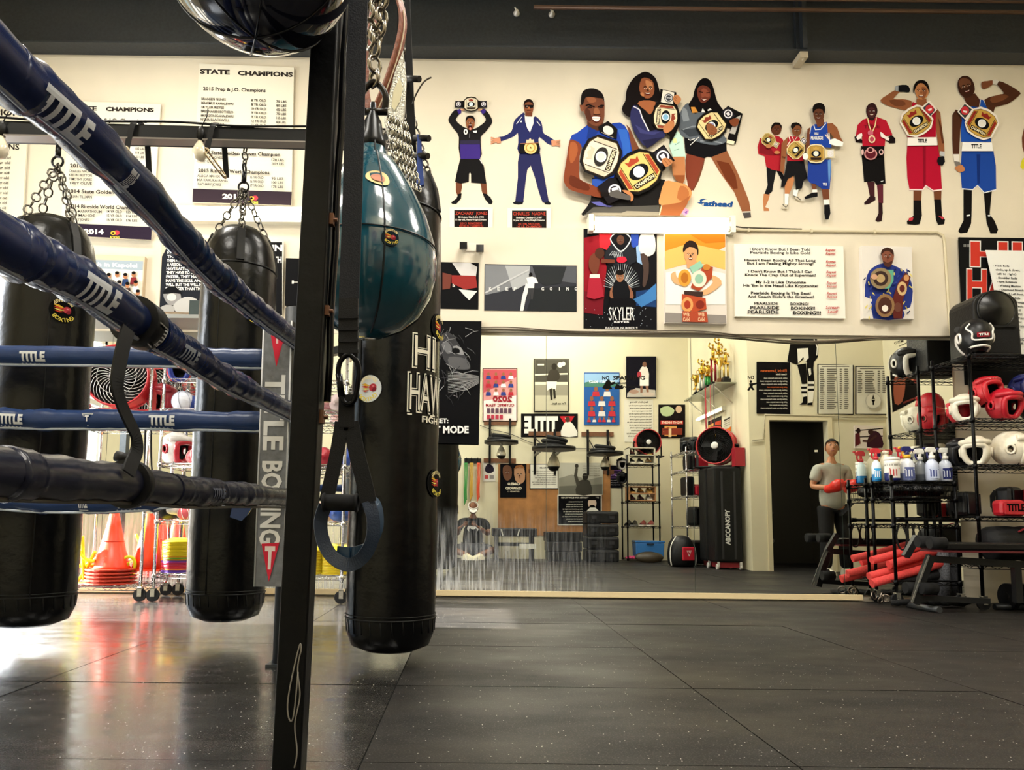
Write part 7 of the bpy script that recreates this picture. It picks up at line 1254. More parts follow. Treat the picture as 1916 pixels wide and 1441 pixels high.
# speed bag platforms
WOOD = mat('#6d4426', .6, 0, .2, 20, .25, stretch=(1, 1, 6)); BKP = mat('#141416', .45)
for i, (u, v, w_, dpt, lab) in enumerate(((938, 828, 32, 12.3, 'left speed bag platform on brown boards, seen in the mirror'), (1036, 840, 41, 11.5, 'middle and largest speed bag platform with coil weights on top'), (1132, 849, 34, 12.2, 'right speed bag platform beside the shoe rack'))):
    c = vy(u, v, dpt); r = w_/F*dpt; t = thing('speed_bag_platform', lab, 'speed bag platform', c, 'speed bag platforms'); yw = YR+.004
    b = MB(); b.cyl(c+V((0, 0, -.02)), c+V((0, 0, .03)), r, n=36); b.build('round_board', BKP, t)
    b = MB()
    for g in (-1, 1): b.tube([(c.x+g*.18, yw+.03, c.z+.5), (c.x+g*.18, yw+.03, c.z-.32)], 1, flat=(.04, .03), up=(0, 1, 0)); b.tube([(c.x+g*.18, yw+.03, c.z+.02), (c.x+g*.15, c.y+.1, c.z+.02)], 1, flat=(.035, .035)); b.tube([(c.x+g*.18, yw+.03, c.z+.34), (c.x+g*.15, c.y, c.z+.03)], .012, 6)
    b.build('bracket', DARKSTEEL, t)
    b = MB(); [b.b2((c.x-.29, yw, c.z+z-.04), (c.x+.29, yw+.018, c.z+z+.04)) for z in (.42, -.26)]; b.build('mounting_board', WOOD, t)
    b = MB()
    for k in range(2+(i == 1)): b.ring(c+V((.05*(k-1), 0, .06+.05*k)), r*.55*(1-.12*k), .035, (.12*k, .1, 1), 24, 10)
    b.build('weight_coil', mat('#101012', .8), t)
    s = vy(u+1, v+24, dpt-.05); b = MB(); sc = 1.0 if i != 1 else 1.25; b.lathe([(0, -.12*sc), (.05*sc, -.11*sc), (.08*sc, -.06*sc), (.082*sc, -.03*sc), (.06*sc, .04*sc), (.02*sc, .11*sc), (.012, .14*sc)], (c.x, c.y, c.z-.17*sc), 20, ms=[1, 1, 0, 0, 0, 0]); b.cyl((c.x, c.y, c.z-.035*sc), (c.x, c.y, c.z-.02), .02); 
    tag(b.build('speed_bag', [mat('#c9c2ae', .2, .3), mat('#1d1a18', .3)]), ['left', 'middle', 'right'][i]+' teardrop speed bag with dark bottom hanging under its platform', 'speed bag', 'speed bags')
c = MB(); c.tube(crom([vy(u, v, VR-.02) for u, v in ((898, 796), (920, 804), (955, 812), (1000, 830), (1060, 838), (1110, 840))], 5), .006, 6); tag(c.build('wall_cable', mat('#2a2622', .5)), 'cable strung between the speed bag platforms', 'cable')
# coloured bands
t = thing('band_rail', 'black wall rail with pegs holding the coloured exercise bands', 'rail', vy(884, 862, VR-.02)); b = MB(); A, B = vy(869, 860, VR), vy(900, 865, VR); b.b2((A.x, YR, B.z-.02), (B.x, YR+.03, A.z+.02)); [b.cyl(vy(u, 862, VR-.02), vy(u, 857, VR-.1), .008, n=8) for u in (873, 882, 894)]; b.build('rail_bar', BKP, t)
for u, h, l, w_, v1 in ((871, '#2f8a3c', 'green exercise bands hanging from the wall rail behind the seated person', .035, 945), (882, '#c9a03a', 'yellow exercise bands hanging from the wall rail', .05, 938), (895, '#d8502a', 'orange exercise bands hanging from the wall rail', .06, 940)):
    b = MB()
    for k in range(4): p0, p1 = vy(u-2+k*1.6, 866, VR-.06), vy(u-2+k*1.4, v1-k*3, VR-.06); b.tube(crom([p0, p0.lerp(p1, .3)+V((.006*(k % 2), 0, 0)), p0.lerp(p1, .7)+V((-.006, .005*k, 0)), p1], 5), .008, 6)
    tag(b.build('exercise_band', mat(h, .5)), l, 'exercise band')
# benches and cases against the plywood
def boxy(name, label, cat, u0, u1, v0, v1, d, dep, h, z0=None, group=None, bev=.01, rough=.45):
    A, B = vy(u0, v0, d), vy(u1, v1, d); t = thing(name, label, cat, ((A.x+B.x)/2, A.y-dep/2, 0 if z0 is None else z0), group); return t, A, B
t, A, B = boxy('black_bench', 'black padded bench with white frame parts, right of the seated person', 'bench', 921, 1005, 988, 1045, 12.2, .4, '')
b = MB(); b.b2((A.x, A.y-.4, A.z-.14), (B.x, A.y, A.z)); b.build('seat_pad', mat('#141416', .4), t, bevel=.02)
b = MB(); [b.b2((x-.03, A.y-.38, 0), (x+.03, A.y-.32, A.z-.14)) for x in (A.x+.08, B.x-.08)]; [b.b2((x-.03, A.y-.06, 0), (x+.03, A.y, A.z-.14)) for x in (A.x+.08, B.x-.08)]; b.b2((A.x+.05, A.y-.04, A.z-.3), (B.x-.05, A.y, A.z-.24)); b.build('frame', IR, t)
b = MB(); b.b2((B.x-.3, A.y-.02, A.z-.34), (B.x-.02, A.y+.02, A.z-.26)); [b.tube([(x, A.y+.012, A.z-.02), (x+g*.03, A.y+.012, A.z-.13)], 1, flat=(.02, .006), up=(0, 1, 0)) for x, g in ((A.x+.15, 1), (B.x-.3, -1))]; b.build('white_trim', mat('#d8d6cc', .4), t)
t, A, B = boxy('jump_box', 'low black stacked step box between the bench and the case tower', 'box', 1022, 1091, 995, 1049, 12.1, .45, '')
for i in range(3): h_ = A.z/3; b = MB(); b.b2((A.x+.015*(2-i), A.y-.45, i*h_+.003), (B.x-.015*(2-i), A.y, (i+1)*h_-.003)); b.build('box_tier', mat(['#1d1d20', '#242428', '#141416'][i], .5), t, bevel=.012)
t, A, B = boxy('equipment_case', 'tall black stack of hard equipment cases by the shoe rack', 'case', 1098, 1159, 956, 1050, 12.0, .5, '')
for i in range(4):
    h_ = A.z/4; b = MB(); b.b2((A.x, A.y-.5, i*h_+.004), (B.x, A.y, (i+1)*h_-.004)); o = b.build('case_tier', mat('#141416', .5, 0, .3, 40), t, bevel=.03)
    b = MB(); [b.b2((x-.04, A.y, i*h_+.08), (x+.04, A.y+.02, i*h_+.13)) for x in (A.x+.12, B.x-.12)]; b.b2((A.x+.01, A.y, (i+.75)*h_), (B.x-.01, A.y+.012, (i+.8)*h_)); b.build('latch', mat('#2a2a2e', .4), o)
# shoe rack
def zat(v, d, u=1215): return py(u, v, d).z
SX0, SX1 = 2.66, 3.2; sy1, sy0 = 2*YM-12.2, 2*YM-12.62
zsh = [zat(v, 12.2) for v in (1046, 985, 938, 905, 868)]
wire_rack('shoe_rack', 'black shelf rack of shoes with a red drum fan on top, in the mirror', SX0, SX1, sy0, sy1, zsh, zat(852, 12.2), RACKB, RACKB, cast=.02)
drum_fan('smaller red drum fan on top of the shoe rack, dark face', ((1215-CX)/F*12.35, 2*YM-12.42, zat(855, 12.3)), math.pi, .92, dark=True)
WHT = mat('#d8d2bc', .5)
def cubby(label, k, h0, m, shoes):
    t = thing('shoe_cubby', label, 'shelf unit', (2.93, sy0+.2, zsh[k]+.004), 'cubbies on the shoe rack'); w_ = .46
    b = MB(); b.b2((-w_/2, -.14, 0), (-w_/2+.02, .17, h0)); b.b2((w_/2-.02, -.14, 0), (w_/2, .17, h0)); b.build('side_panel', m, t, world=False); b = MB(); [b.b2((-w_/2, -.14, z), (w_/2, .17, z+.014)) for z in (0, h0/2, h0-.014)]; b.build('board', m, t, world=False)
    for i, (c1, c2) in enumerate(shoes):
        r_, c_ = divmod(i, 3); shoe_pair(('left', 'middle', 'right')[c_]+(' shoe in the upper row of the ' if r_ else ' shoe in the lower row of the ')+('top cubby' if k == 4 else 'wooden cubby'), (2.93-(c_-1)*.145*-1, sy0+.2, zsh[k]+.02+r_*h0/2), c1, c2, 'shoes in the cubbies')
def shoe_pair(label, loc, c1, c2, group, rz=0, s=1):
    t = thing('shoe', label, 'shoe', loc, group, rz); b = MB()
    sec = [(-.13, .02, .028), (-.10, .036, .07), (-.05, .04, .085), (0, .04, .06), (.05, .042, .045), (.10, .04, .036), (.13, .024, .026)]
    vs, fs = [], []; n = 10
    for y, w_, h_ in sec:
        for j in range(n): q = math.pi*j/(n-1); vs.append((w_*s*math.cos(q), y*s, .02*s+h_*s*math.sin(q)))
    for i in range(len(sec)-1):
        for j in range(n-1): fs.append((i*n+j, i*n+j+1, (i+1)*n+j+1, (i+1)*n+j))
    fs += [list(range(n)), [(len(sec)-1)*n+j for j in range(n)][::-1]]; b.add(vs, fs, 0, True); b.build('upper', PADL(c1), t, world=False)
    b = MB(); b.prism([(w_*1.12*s*g, y*s, 0) for g, seq in ((1, sec), (-1, sec[::-1])) for y, w_, h_ in seq], (0, 0, .024*s)); b.build('sole', mat(c2, .6), t, world=False); return t
cubby('white two-row shoe cubby on the top shelf of the shoe rack', 4, .28, WHT, [('#1a1a1c', '#e0dcd0'), ('#1c1c20', '#e0dcd0'), ('#a8804a', '#2a2420'), ('#7a3a3a', '#1c1c1c'), ('#4a2226', '#1a1a1a'), ('#2c2c26', '#c9a85a')])
cubby('wooden two-row shoe cubby on the middle shelf of the shoe rack', 2, .25, mat('#c08a5a', .5), [('#5a1c34', '#2a1a1a'), ('#4a1a2c', '#2a1a1a'), ('#e0dcd0', '#e8e4d8'), ('#1c1814', '#c99a4a'), ('#c99a4a', '#1c1814'), ('#d0a04a', '#e0b860')])
for i, (dx, h, h2, l) in enumerate(((-.16, '#8c2a30', '#ece6da', 'red and white sneaker, right of the pair on the lower shelf, seen in mirror'), (-.03, '#8c2a30', '#ece6da', 'red and white sneaker, left of the pair on the lower shelf, seen in mirror'), (.12, '#1a1a1c', '#8a8a8a', 'black shoe beside the red sneakers on the lower shelf'), (.22, '#26262a', '#2a2a2c', 'black boot at the far end of the lower shelf'))): shoe_pair(l, (2.93-dx, sy0+.24, zsh[1]+.004), h, h2, 'shoes on the lower shelf', .5)
for i in range(2): headguard(['black headgear hanging at the lower left of the shoe rack', 'black headgear on top of the other at the left of the shoe rack'][i], (SX0-.07, sy1-.1, zat(905, 12.2)+i*.24), math.pi, '#15161c', '#d8d4d0' if i else None, .85, group='headgear beside the shoe rack')
t = thing('cool_box', 'bright blue cool box on the bottom of the shoe rack', 'cool box', (3.03, sy1-.12, zsh[0]+.004)); b = MB(); b.box((0, 0, .13), (.46, .26, .26), taper=1.06); b.build('box_body', mat('#3a7ac0', .4), t, world=False, bevel=.015); b = MB(); b.box((0, 0, .28), (.5, .29, .035)); b.build('lid', mat('#3a7ac0', .4), t, world=False, bevel=.01); b = MB(); b.box((0, .15, .24), (.12, .01, .025)); b.build('handle_slot', mat('#16243c', .5), t, world=False)
for i, dx in enumerate((-.32, -.26, -.2)): shoe_pair(['left', 'middle', 'right'][i]+' pink sandal beside the blue cool box', (3.0+dx, sy1-.03, zsh[0]+.003), '#d84a7c', '#d84a7c', 'pink sandals', 1.2, .5)
b = MB(); b.ball((0, 0, 0), (.24, .06, .1), 20, R=Matrix.Rotation(.5, 3, 'X')); tag(b.build('focus_board', mat('#3a3020', .4), loc=(2.98, sy1+.14, .09), world=False), 'dark oval board with pale edge leaning at the foot of the shoe rack', 'board')
# chrome rack against the side wall
CX0, CX1 = 3.33, 3.86; cy1, cy0 = 1.12, .3
zc = [zat(v, 11.2, 1300) for v in (1056, 985, 928, 880, 845)]
wire_rack('storage_rack', 'chrome wire rack of red pads against the side wall, seen in the mirror', CX0, CX1, cy0, cy1, zc, zat(838, 11.2, 1300), RACKC, RACKC, cast=.03)
for i, (k, x, y, rz, h, d_, l) in enumerate(((3, 3.6, 1.0, 3.0, '#c01c34', (.2, .1, .2), 'upright red pad on the upper shelf of the chrome rack'), (3, 3.6, .7, 3.2, '#c01c34', (.22, .14, .07), 'flat red pad on the upper shelf of the chrome rack'), (2, 3.6, .96, 3.1, '#c01c34', (.24, .16, .16), 'large red pad on the middle shelf of the chrome rack'), (2, 3.62, .6, 3.0, '#8c1c2c', (.16, .12, .2), 'dark red pad behind the large red pad'), (1, 3.55, .9, 2.6, '#141416', (.3, .2, .3), 'black pad on the lower shelf of the chrome rack'), (1, 3.7, .55, 2.6, '#c03a4a', (.16, .14, .16), 'small red pad beside the black pad on the chrome rack'))): pad_block(l, (x, y, zc[k]+.004), rz, h, d_, None, group='pads on the chrome rack')
for i in range(4): headguard(['first', 'second', 'third', 'fourth'][i]+' black headguard from the mirror side on top of the chrome rack', (3.5+.08*(i % 2), 1.0-i*.2, zc[4]+.004), math.pi+.3*i-.4, '#15161a', '#dcd8d0' if i % 2 else None, .95, group='headguards on the chrome rack', word='TITLE' if i == 0 else None)
for i, (k, x, y, rz, h, d_, l) in enumerate(((4, 3.62, .25+.1, 3.1, '#16161a', (.3, .16, .3), 'large black pad at the far end on top of the chrome rack'), (3, 3.42, .95, 3.1, '#141418', (.1, .3, .24), 'black pad left of the red pads on the upper shelf'), (2, 3.42, .85, 3.1, '#17171c', (.12, .34, .3), 'black pad at the left on the middle shelf of the chrome rack'), (0, 3.6, .8, 3.1, '#121216', (.46, .4, .36), 'big black block pad on the bottom shelf of the chrome rack'), (1, 3.7, .95, 3.1, '#1a1a1e', (.2, .2, .34), 'tall black pad right on the lower shelf of the chrome rack'))): pad_block(l, (x, y, zc[k]+.004), rz, h, d_, None, group='pads on the chrome rack')
t = thing('backpack', 'black backpack with white piping and red triangle panel at the foot of the chrome rack', 'backpack', (3.2, 1.22, 0), None, math.pi-.25)
b = MB(); b.tube([(0, 0, .01), (0, 0, .05), (0, 0, .2), (0, .01, .36), (0, .02, .44), (0, .02, .47)], [.17, .2, .21, .18, .12, .04], 18); b.build('bag_body', mat('#111114', .5, 0, .4, 20), t, world=False)
b = MB(); b.box((0, -.2, .2), (.2, .03, .2)); b.build('front_panel', mat('#c02034', .4), t, world=False, bevel=.02); a = Art(lambda u, v, l: V((u, -.217-l, v)), .0008); a.poly('#efe6e2', [(-.04, .25), (.04, .25), (0, .16)]); a.poly('#c02034', [(-.028, .243), (.028, .243), (0, .18)]); a.text('#efe6e2', 'T', -.012, .012, .215, -.026, .05); a.build('triangle_logo', t, world=False)
b = MB(); b.tube(crom([(.2, -.06, .02), (.215, -.05, .15), (.19, -.04, .32), (.1, -.03, .45)], 5), .009, 6); b.tube(crom([(-.2, -.06, .02), (-.215, -.05, .15), (-.19, -.04, .32), (-.1, -.03, .45)], 5), .009, 6); b.build('white_piping', mat('#e6e2da', .4), t, world=False)
# canopy bags on wheels and the second fan
for i, (y, l) in enumerate(((1.33, 'left tall black wheeled canopy bag lettered down its side'), (1.72, 'right tall black wheeled canopy bag lettered down its side'))):
    t = thing('canopy_bag', l, 'bag', (3.69, y, 0), 'canopy bags'); b = MB(); b.b2((-.2, -.16, .1), (.2, .16, 1.47)); b.build('bag_body', mat('#0f1012', .55, 0, .5, 15), t, world=False, bevel=.03)
    b = MB(); b.b2((-.15, -.13, .03), (.15, .13, .1)); b.build('base', mat('#8c1c28', .5), t, world=False)
    a = Art(lambda u, v, l_: V((-v, .161+l_, u)), .0008); a.text('#dcdcd8', 'ABCCANOPY', .35, .85, -.02, -.07, .03); a.build('printed_lettering', t, world=False)
    b = MB(); [b.tube([(g*.09, .165, .15), (g*.09, .165, 1.4)], 1, flat=(.03, .005), up=(0, 1, 0)) for g in (-1, 1)]; b.build('webbing', mat('#2a2b2e', .5), t, world=False)
    for g in (-1, 1): b = MB(); b.tube([(g*.15, .14, .04), (g*.18, .14, .04)], .04, 16); b.b2((g*.16-.015, .16, .03), (g*.16+.015, .175, .11)); b.build('wheel', mat('#c9c6c0', .4), t, world=False)
drum_fan('red drum fan with dark face on the black canopy bags by the side wall', (3.68, 1.5, 1.474), math.pi+.62, 1.15, dark=True)
b = MB(); b.b2((3.8, 1.76, 1.475), (3.94, 1.9, 1.74)); tag(b.build('red_box', mat('#9c1f2c', .4)), 'dark red box on the canopy bags beside the drum fan', 'box')
# ------------------------------------------------------------------ side wall: trophies, medals, lamp
zt_ = 2.75; b = MB(); b.b2((XS-.3, .0, zt_-.02), (XS, 1.62, zt_)); ts = b.build('trophy_shelf', mat('#8f8f78', .3, .2)); tag(ts, 'narrow trophy shelf with brackets high on the side wall, in the mirror', 'shelf')
b = MB(); [b.tube([(XS-.28, y, zt_-.02), (XS-.01, y, zt_-.28)], .01, 6) for y in (.15, .8, 1.45)]; b.build('bracket', mat('#cfcab8', .4), ts)
GOLD = mat('#d8b04a', .2, 1)
def trophy(label, x, y, h, col, kind):
    t = thing('trophy', label, 'trophy', (x, y, zt_+.001), 'trophies on the shelf'); b = MB(); b.box((0, 0, .03), (.11, .11, .06)); b.box((0, 0, .075), (.085, .085, .03)); b.build('base', mat('#1c1a18' if kind != 2 else '#6d4a2c', .3), t, world=False, bevel=.004)
    b = MB()
    for g in ((-1, 1) if kind == 1 else (0,)): b.cyl((g*.03, 0, .09), (g*.03, 0, h*.68), .016, .014, 12)
    b.build('column', mat(col, .25, .5), t, world=False)
    b = MB(); z = h*.68
    if kind == 0: b.lathe([(.02, z), (.012, z+.03), (.03, z+.06), (.055, z+.12), (.062, z+.18)], (0, 0, 0), 20); b.ring((.06, 0, z+.12), .03, .006, (0, 1, 0)); b.ring((-.06, 0, z+.12), .03, .006, (0, 1, 0))
    else: b.box((0, 0, z+.01), (.09, .06, .02)); b.tube([(0, 0, z+.02), (.0, 0, z+.1), (0, 0, z+.19)], [.02, .026, .02], 10); b.ball((0, 0, z+.23), .022, 12); b.tube([(-.03, 0, z+.17), (-.06, -.02, z+.22), (-.04, -.02, z+.27)], .011, 8); b.tube([(.03, 0, z+.17), (.06, -.02, z+.13), (.05, -.04, z+.18)], .011, 8); b.tube([(-.012, 0, z+.04), (-.03, 0, z+.02)], .012, 8)
    b.build('figure', GOLD, t, world=False)
for i, (y, h, c, k) in enumerate(((.12, .35, '#b8442c', 2), (.3, .42, '#c9c4b4', 0), (.45, .6, '#d8d4c8', 0), (.6, .7, '#c0c8c4', 1), (.74, .55, '#3a9a4c', 0), (.88, .5, '#2a8a44', 1), (1.0, 1.05, '#a8242c', 1), (1.16, .95, '#8c1c28', 1), (1.3, .55, '#1c1c1e', 0), (1.42, 1.0, '#d8c88a', 2), (1.55, .6, '#c9a84a', 1))):
    trophy(['small red and brown trophy', 'silver cup trophy', 'tall silver cup trophy', 'silver twin column trophy', 'green column cup trophy', 'dark green twin column trophy', 'tallest red twin column trophy', 'tall dark red twin column trophy', 'black column cup trophy', 'tall pale gold trophy', 'gold twin column trophy'][i]+', %s from the far end of the shelf' % ['first', 'second', 'third', 'fourth', 'fifth', 'sixth', 'seventh', 'eighth', 'ninth', 'tenth', 'eleventh'][i], XS-.13-.05*(i % 2), y, h*.68, c, k)
for i, (y, h, l, c) in enumerate(((1.12, '#a81c2c', .9, 'wide red'), (1.36, '#b8404c', .6, 'thin red'), (1.52, '#3a2438', .75, 'dark purple'))):
    t = thing('medal', c+' ribbon medal hanging from the trophy shelf edge', 'medal', (XS-.3, y, zt_-.02), 'medals on the shelf'); b = MB(); w_ = .05 if i == 0 else .02
    for k in range(3 if i == 0 else 1): b.tube([(-.006-.004*k, k*.025, .02), (-.008, k*.02, -l*.5), (-.008, k*.015+.01, -l)], 1, flat=(.025, .003), up=(1, 0, 0))
    b.build('ribbon', mat(h, .5), t, world=False); b = MB(); b.cyl((-.012, .01, -l-.03), (-.006, .01, -l-.03), .04, n=20); b.build('medal_disc', GOLD if i else mat('#8c1c28', .4, .5), t, world=False)
# wall lamp on the side wall
t = thing('wall_light', 'single fluorescent wall light below the trophy shelf, in the mirror', 'wall light', (XS, .55, 2.42)); b = MB(); b.b2((XS-.06, -.05, 2.4), (XS, 1.15, 2.47)); b.build('housing', mat('#e0dcc8', .4), t); b = MB(); b.cyl((XS-.08, -.02, 2.42), (XS-.08, 1.12, 2.42), .019, n=12); b.build('fluorescent_tube', mat('#fff8e6', .3, emit=8), t)
b = MB(); b.tube([(XS-.03, .35, 2.4), (XS-.05, .42, 2.05)], .014, 6); tag(b.build('lamp_cord', mat('#e0dcc8', .4)), 'white cord dropping from the side wall lamp', 'cable')
def sidepm(u, v, l): p = vx(u, v, XS-.003-l); return p
a = Art(sidepm); a.ps('#dcd6c0', '1352,782 1368,775 1368,800 1352,804'); a.ps('#3a362c', '1354,786 1366,780 1366,783 1354,789'); [a.ps('#8a8474', '1354,%d 1366,%d 1366,%d 1354,%d' % (790+i*4, 785+i*4, 786+i*4, 791+i*4)) for i in range(3)]; tag(a.build('paper_note'), 'small printed paper note on the side wall under the medals', 'notice', None)
a = Art(sidepm); a.ps('#2a2420', '1322,790 1350,778 1350,806 1322,818'); a.ps('#b8442c', '1338,790 1349,786 1349,802 1338,806'); a.ps('#d8a05a', '1325,796 1335,792 1335,806 1325,810'); a.ps('#e87a2c', '1354,806 1368,798 1368,806 1354,813'); tag(a.build('side_poster'), 'dark and orange posters on the side wall behind the drum fan', 'poster', None)
# ------------------------------------------------------------------ door wall
VD = 2*YM-YD-.004
def dwall(name, label, cat, h, quad, th=.012, frame=None, group=None):
    a = Art(flatpm(VD-th, True)); board(a, frame or h, quad, VD-th, th, True)
    if frame: (x0, y0), (x1, y1) = quad[0], quad[2]; a.rect(h, x0+1.6, y0+1.8, x1-1.6, y1-1.6)
    a.meta = (name, label, cat, group); return a
a = dwall('coach_poster', 'black poster headed Eiichi Jumawan over the doorway, white lines of text', 'poster', '#1b1819', q4(1416, 677, 1480, 774, 1)); a.rect('#d8d2c0', 1478.5, 678, 1480, 775)
a.text('#b85a2c', 'Eiichi Jumawan', 1472, 1423, 696, 5, .02); a.text('#dcd6c8', 'Coach Eiichi', 1472, 1452, 702, 3, .02)
for i in range(11): a.text('#c9c4b8' if i != 3 else '#b85a2c', 'golden gloves state champion coach', 1473, 1420+rn.uniform(0, 24), 709+i*5.6, 2.8, .02)
done(a)
a = Art(flatpm(VD, True), o=(1240, 620, 3.992)); a.ps('#1d1b1a', '970,-20 1150,-20 1160,190 1130,230 1085,250 1060,200 1000,250 930,225'); a.ps('#e6e2d4', '1005,130 1085,125 1090,200 1060,230 1050,190 1010,240'); a.ps('#1d1b1a', '1005,250 1070,240 1080,390 1040,400 1025,330'); a.ps('#1d1b1a', '1075,240 1130,220 1125,280 1135,390 1085,380 1075,300'); a.ps('#d8d4c6', '1085,280 1105,275 1110,320 1095,335')
for y, (x0, x1) in ((395, (1033, 1075)), (430, (1035, 1076)), (375, (1085, 1132)), (410, (1085, 1130))): a.rect('#e6e2d4', x0, y, x1, y+18); a.rect('#1d1b1a', x0, y+18, x1, y+34)
a.ps('#e6e2d4', '1040,465 1076,465 1078,500 1050,500'); a.ps('#e6e2d4', '1085,445 1130,445 1125,500 1115,540 1085,540'); a.ps('#1d1b1a', '1050,490 1080,485 1080,545 1020,550 1045,530'); a.ps('#1d1b1a', '1085,535 1120,530 1118,552 1080,552'); a.line('#e6e2d4', [(1130, 60), (1155, 120), (1150, 180)], 8); sticker('wall_sticker', 'black and white legs of a boxer wall sticker over the doorway, in mirror', a, None)
for i, (q, l) in enumerate(((q4(1530, 681, 1597, 774, 2), 'left framed list of printed names over the doorway, in the mirror'), (q4(1601, 685, 1664, 775, 1), 'right framed list with a torch emblem, in the mirror'))):
    a = dwall('framed_list', l, 'notice', '#dcd8c6', q, frame='#1c1b1a', group='framed lists over the doorway'); x0, x1, y0 = q[0][0], q[2][0], q[0][1]
    a.rect('#3a362e', x0+8, y0+4, x1-8, y0+5.5)
    for r in range(20 if i == 0 else 11):
        for x, w_ in ((x0+4, 9), (x0+17, 20), (x0+41, 5), (x0+50, 8)): a.rect('#6a655a', x, y0+9+r*3.9, x+w_*rn.uniform(.7, 1), y0+10.8+r*3.9)
    if i == 1: a.ell('#bdb9aa', 1634, 750, 15); a.ell('#dcd8c6', 1634, 750, 13.5); a.rect('#1c1a18', 1632.8, 748, 1635.2, 758); a.ps('#1c1a18', '1630,748 1638,748 1636,752 1632,752'); a.ps('#4a463c', '1631,747 1634,738 1637,747')
    done(a)
a = dwall('boxing_canvas', 'canvas of a trainer leaning over ring ropes, right of the doorway', 'canvas', '#dccfc6', q4(1599, 796, 1652, 839, 1), .03); a.line('#1d1719', [(1600, 806), (1652, 802)], 2); a.line('#1d1719', [(1600, 818), (1652, 816)], 2); a.poly('#3a1c26', [(1622, 836), (1626, 816), (1634, 806), (1645, 810), (1651, 822), (1651, 838)], 2); a.ell('#3a2420', 1629, 808, 5, 5.5); a.line('#4a2c26', [(1640, 815), (1626, 826), (1614, 825)], 4); a.ps('#5c2226', '1600,812 1608,808 1610,830 1600,836'); a.ell('#2a1a1a', 1606, 806, 4, 5); done(a)
c = MB(); c.tube([vy(u, v, VD-.02) for u, v in ((1408, 824), (1428, 822), (1431, 776), (1560, 779), (1590, 781), (1672, 782))], .012, 6); tag(c.build('electrical_conduit', mat('#b8ae92', .5)), 'conduit running over the doorway in the mirror', 'conduit')
a = Art(flatpm(VD, True)); a.rect('#e8e2cf', 1524, 842, 1530, 846); tag(a.build('door_sign'), 'tiny white sign beside the doorway', 'sign')
# right wall
def rpm(u, v, l): return vx(u, v, XR-.004-l)
a = Art(rpm); a.ps('#17110f', '1664,676 1716,648 1716,748 1670,772'); a.poly('#8a4a34', [(1672, 712), (1682, 694), (1690, 700), (1694, 720), (1688, 752), (1674, 755)], 2); a.ell('#8a4a34', 1680, 692, 5, 8); a.line('#a85c40', [(1690, 710), (1700, 706), (1712, 712)], 5); a.ell('#7a2a24', 1714, 712, 5, 6); a.ps('#5a241c', '1690,752 1716,742 1716,745 1690,756'); tag(a.build('boxer_poster'), 'dark poster of a bare-chested boxer on the right wall, in the mirror', 'poster')
a = Art(rpm); a.text('#3a352c', 'MYO', 1690, 1673, 640, 5, .01, -.3); a.line('#3a352c', [(1682, 648), (1712, 634)], 1); a.text('#3a352c', '801-1011', 1716, 1688, 652, 5, .01, -.3); tag(a.build('wall_lettering'), 'thin dark lettering on the right wall above the boxer poster', 'lettering')
def wz(v, d, u=1690): return py(u, v, d).z
b = MB(); b.b2((XR-.03, 2.6, 1.0), (XR, 2.72, 2.1)); b.b2((XR-.03, 3.9, 1.0), (XR, 4.02, 2.1)); b.b2((XR-.03, 2.6, 2.0), (XR, 4.02, 2.12)); st(b.build('trim_8', mat('#d8cfae', .5)))
b = MB(); b.b2((XR-.01, 2.72, 1.0), (XR, 3.9, 2.0)); st(b.build('window_2', mat('#1c1a1a', .2)))
# washroom things behind the doorway
b = MB(); b.lathe([(.14, 0), (.12, .15), (.16, .3), (.21, .38), (.2, .42), (.17, .42), (.12, .3)], (4.75, .35, 0), 24); b.b2((4.55, -.25, .35), (4.95, -.05, .8)); tag(b.build('toilet', mat('#c9c4b4', .3)), 'toilet in the dark washroom behind the doorway', 'toilet')
b = MB(); b.cyl((4.35, -.2, .85), (5.2, -.2, .85), .018); [b.cyl((x, -.3, .85), (x, -.2, .85), .014) for x in (4.4, 5.15)]; tag(b.build('grab_bar', mat('#8d8a82', .3, .9)), 'grab bar on the dark washroom wall', 'bar')
for i, (x0, x1, z0, z1, l) in enumerate(((4.35, 4.62, 1.45, 1.95, 'upper left dark picture on the washroom wall'), (4.35, 4.62, .98, 1.36, 'lower left dark picture on the washroom wall'), (4.85, 5.05, 1.4, 1.75, 'right dark picture on the washroom wall'))): b = MB(); b.b2((x0, -.3, z0), (x1, -.28, z1)); tag(b.build('washroom_picture', mat('#2a2822', .5)), l, 'picture')
light('AREA', 'washroom_fill_light', (4.9, .9, 2.45), (0, 0, -1), 5, (1, .93, .8), (.4, .4))  # unseen fill light added to lift the dark doorway
# ================================================================== people
SKN = mat('#b8805c', .5, 0, .05, 60, .06, name='skin'); SKD = mat('#7d5038', .5, 0, .05, 60, .06, name='dark_skin')
def skinned(name, pts, edges, mats, parent, sub=2, root=0):
    """continuous limbed surface: joints with radii joined by edges"""
    import bmesh
    bm = bmesh.new(); lay = bm.verts.layers.skin.verify(); vs = []
    for (x, y, z, *r) in pts:
        v = bm.verts.new((x, y, z)); s = v[lay]; s.radius = (r[0], r[-1]); s.use_root = False; vs.append(v)
    vs[root][lay].use_root = True
    for a_, b_ in edges: bm.edges.new((vs[a_], vs[b_]))
    me = bpy.data.meshes.new(name); bm.to_mesh(me); bm.free(); me.materials.append(mats); o = bpy.data.objects.new(name, me); COL.objects.link(o); o.parent = parent
    k = o.modifiers.new('skin', 'SKIN'); k.use_smooth_shade = True; k.branch_smoothing = .6
    s = o.modifiers.new('sub', 'SUBSURF'); s.levels = sub; s.render_levels = sub; return o
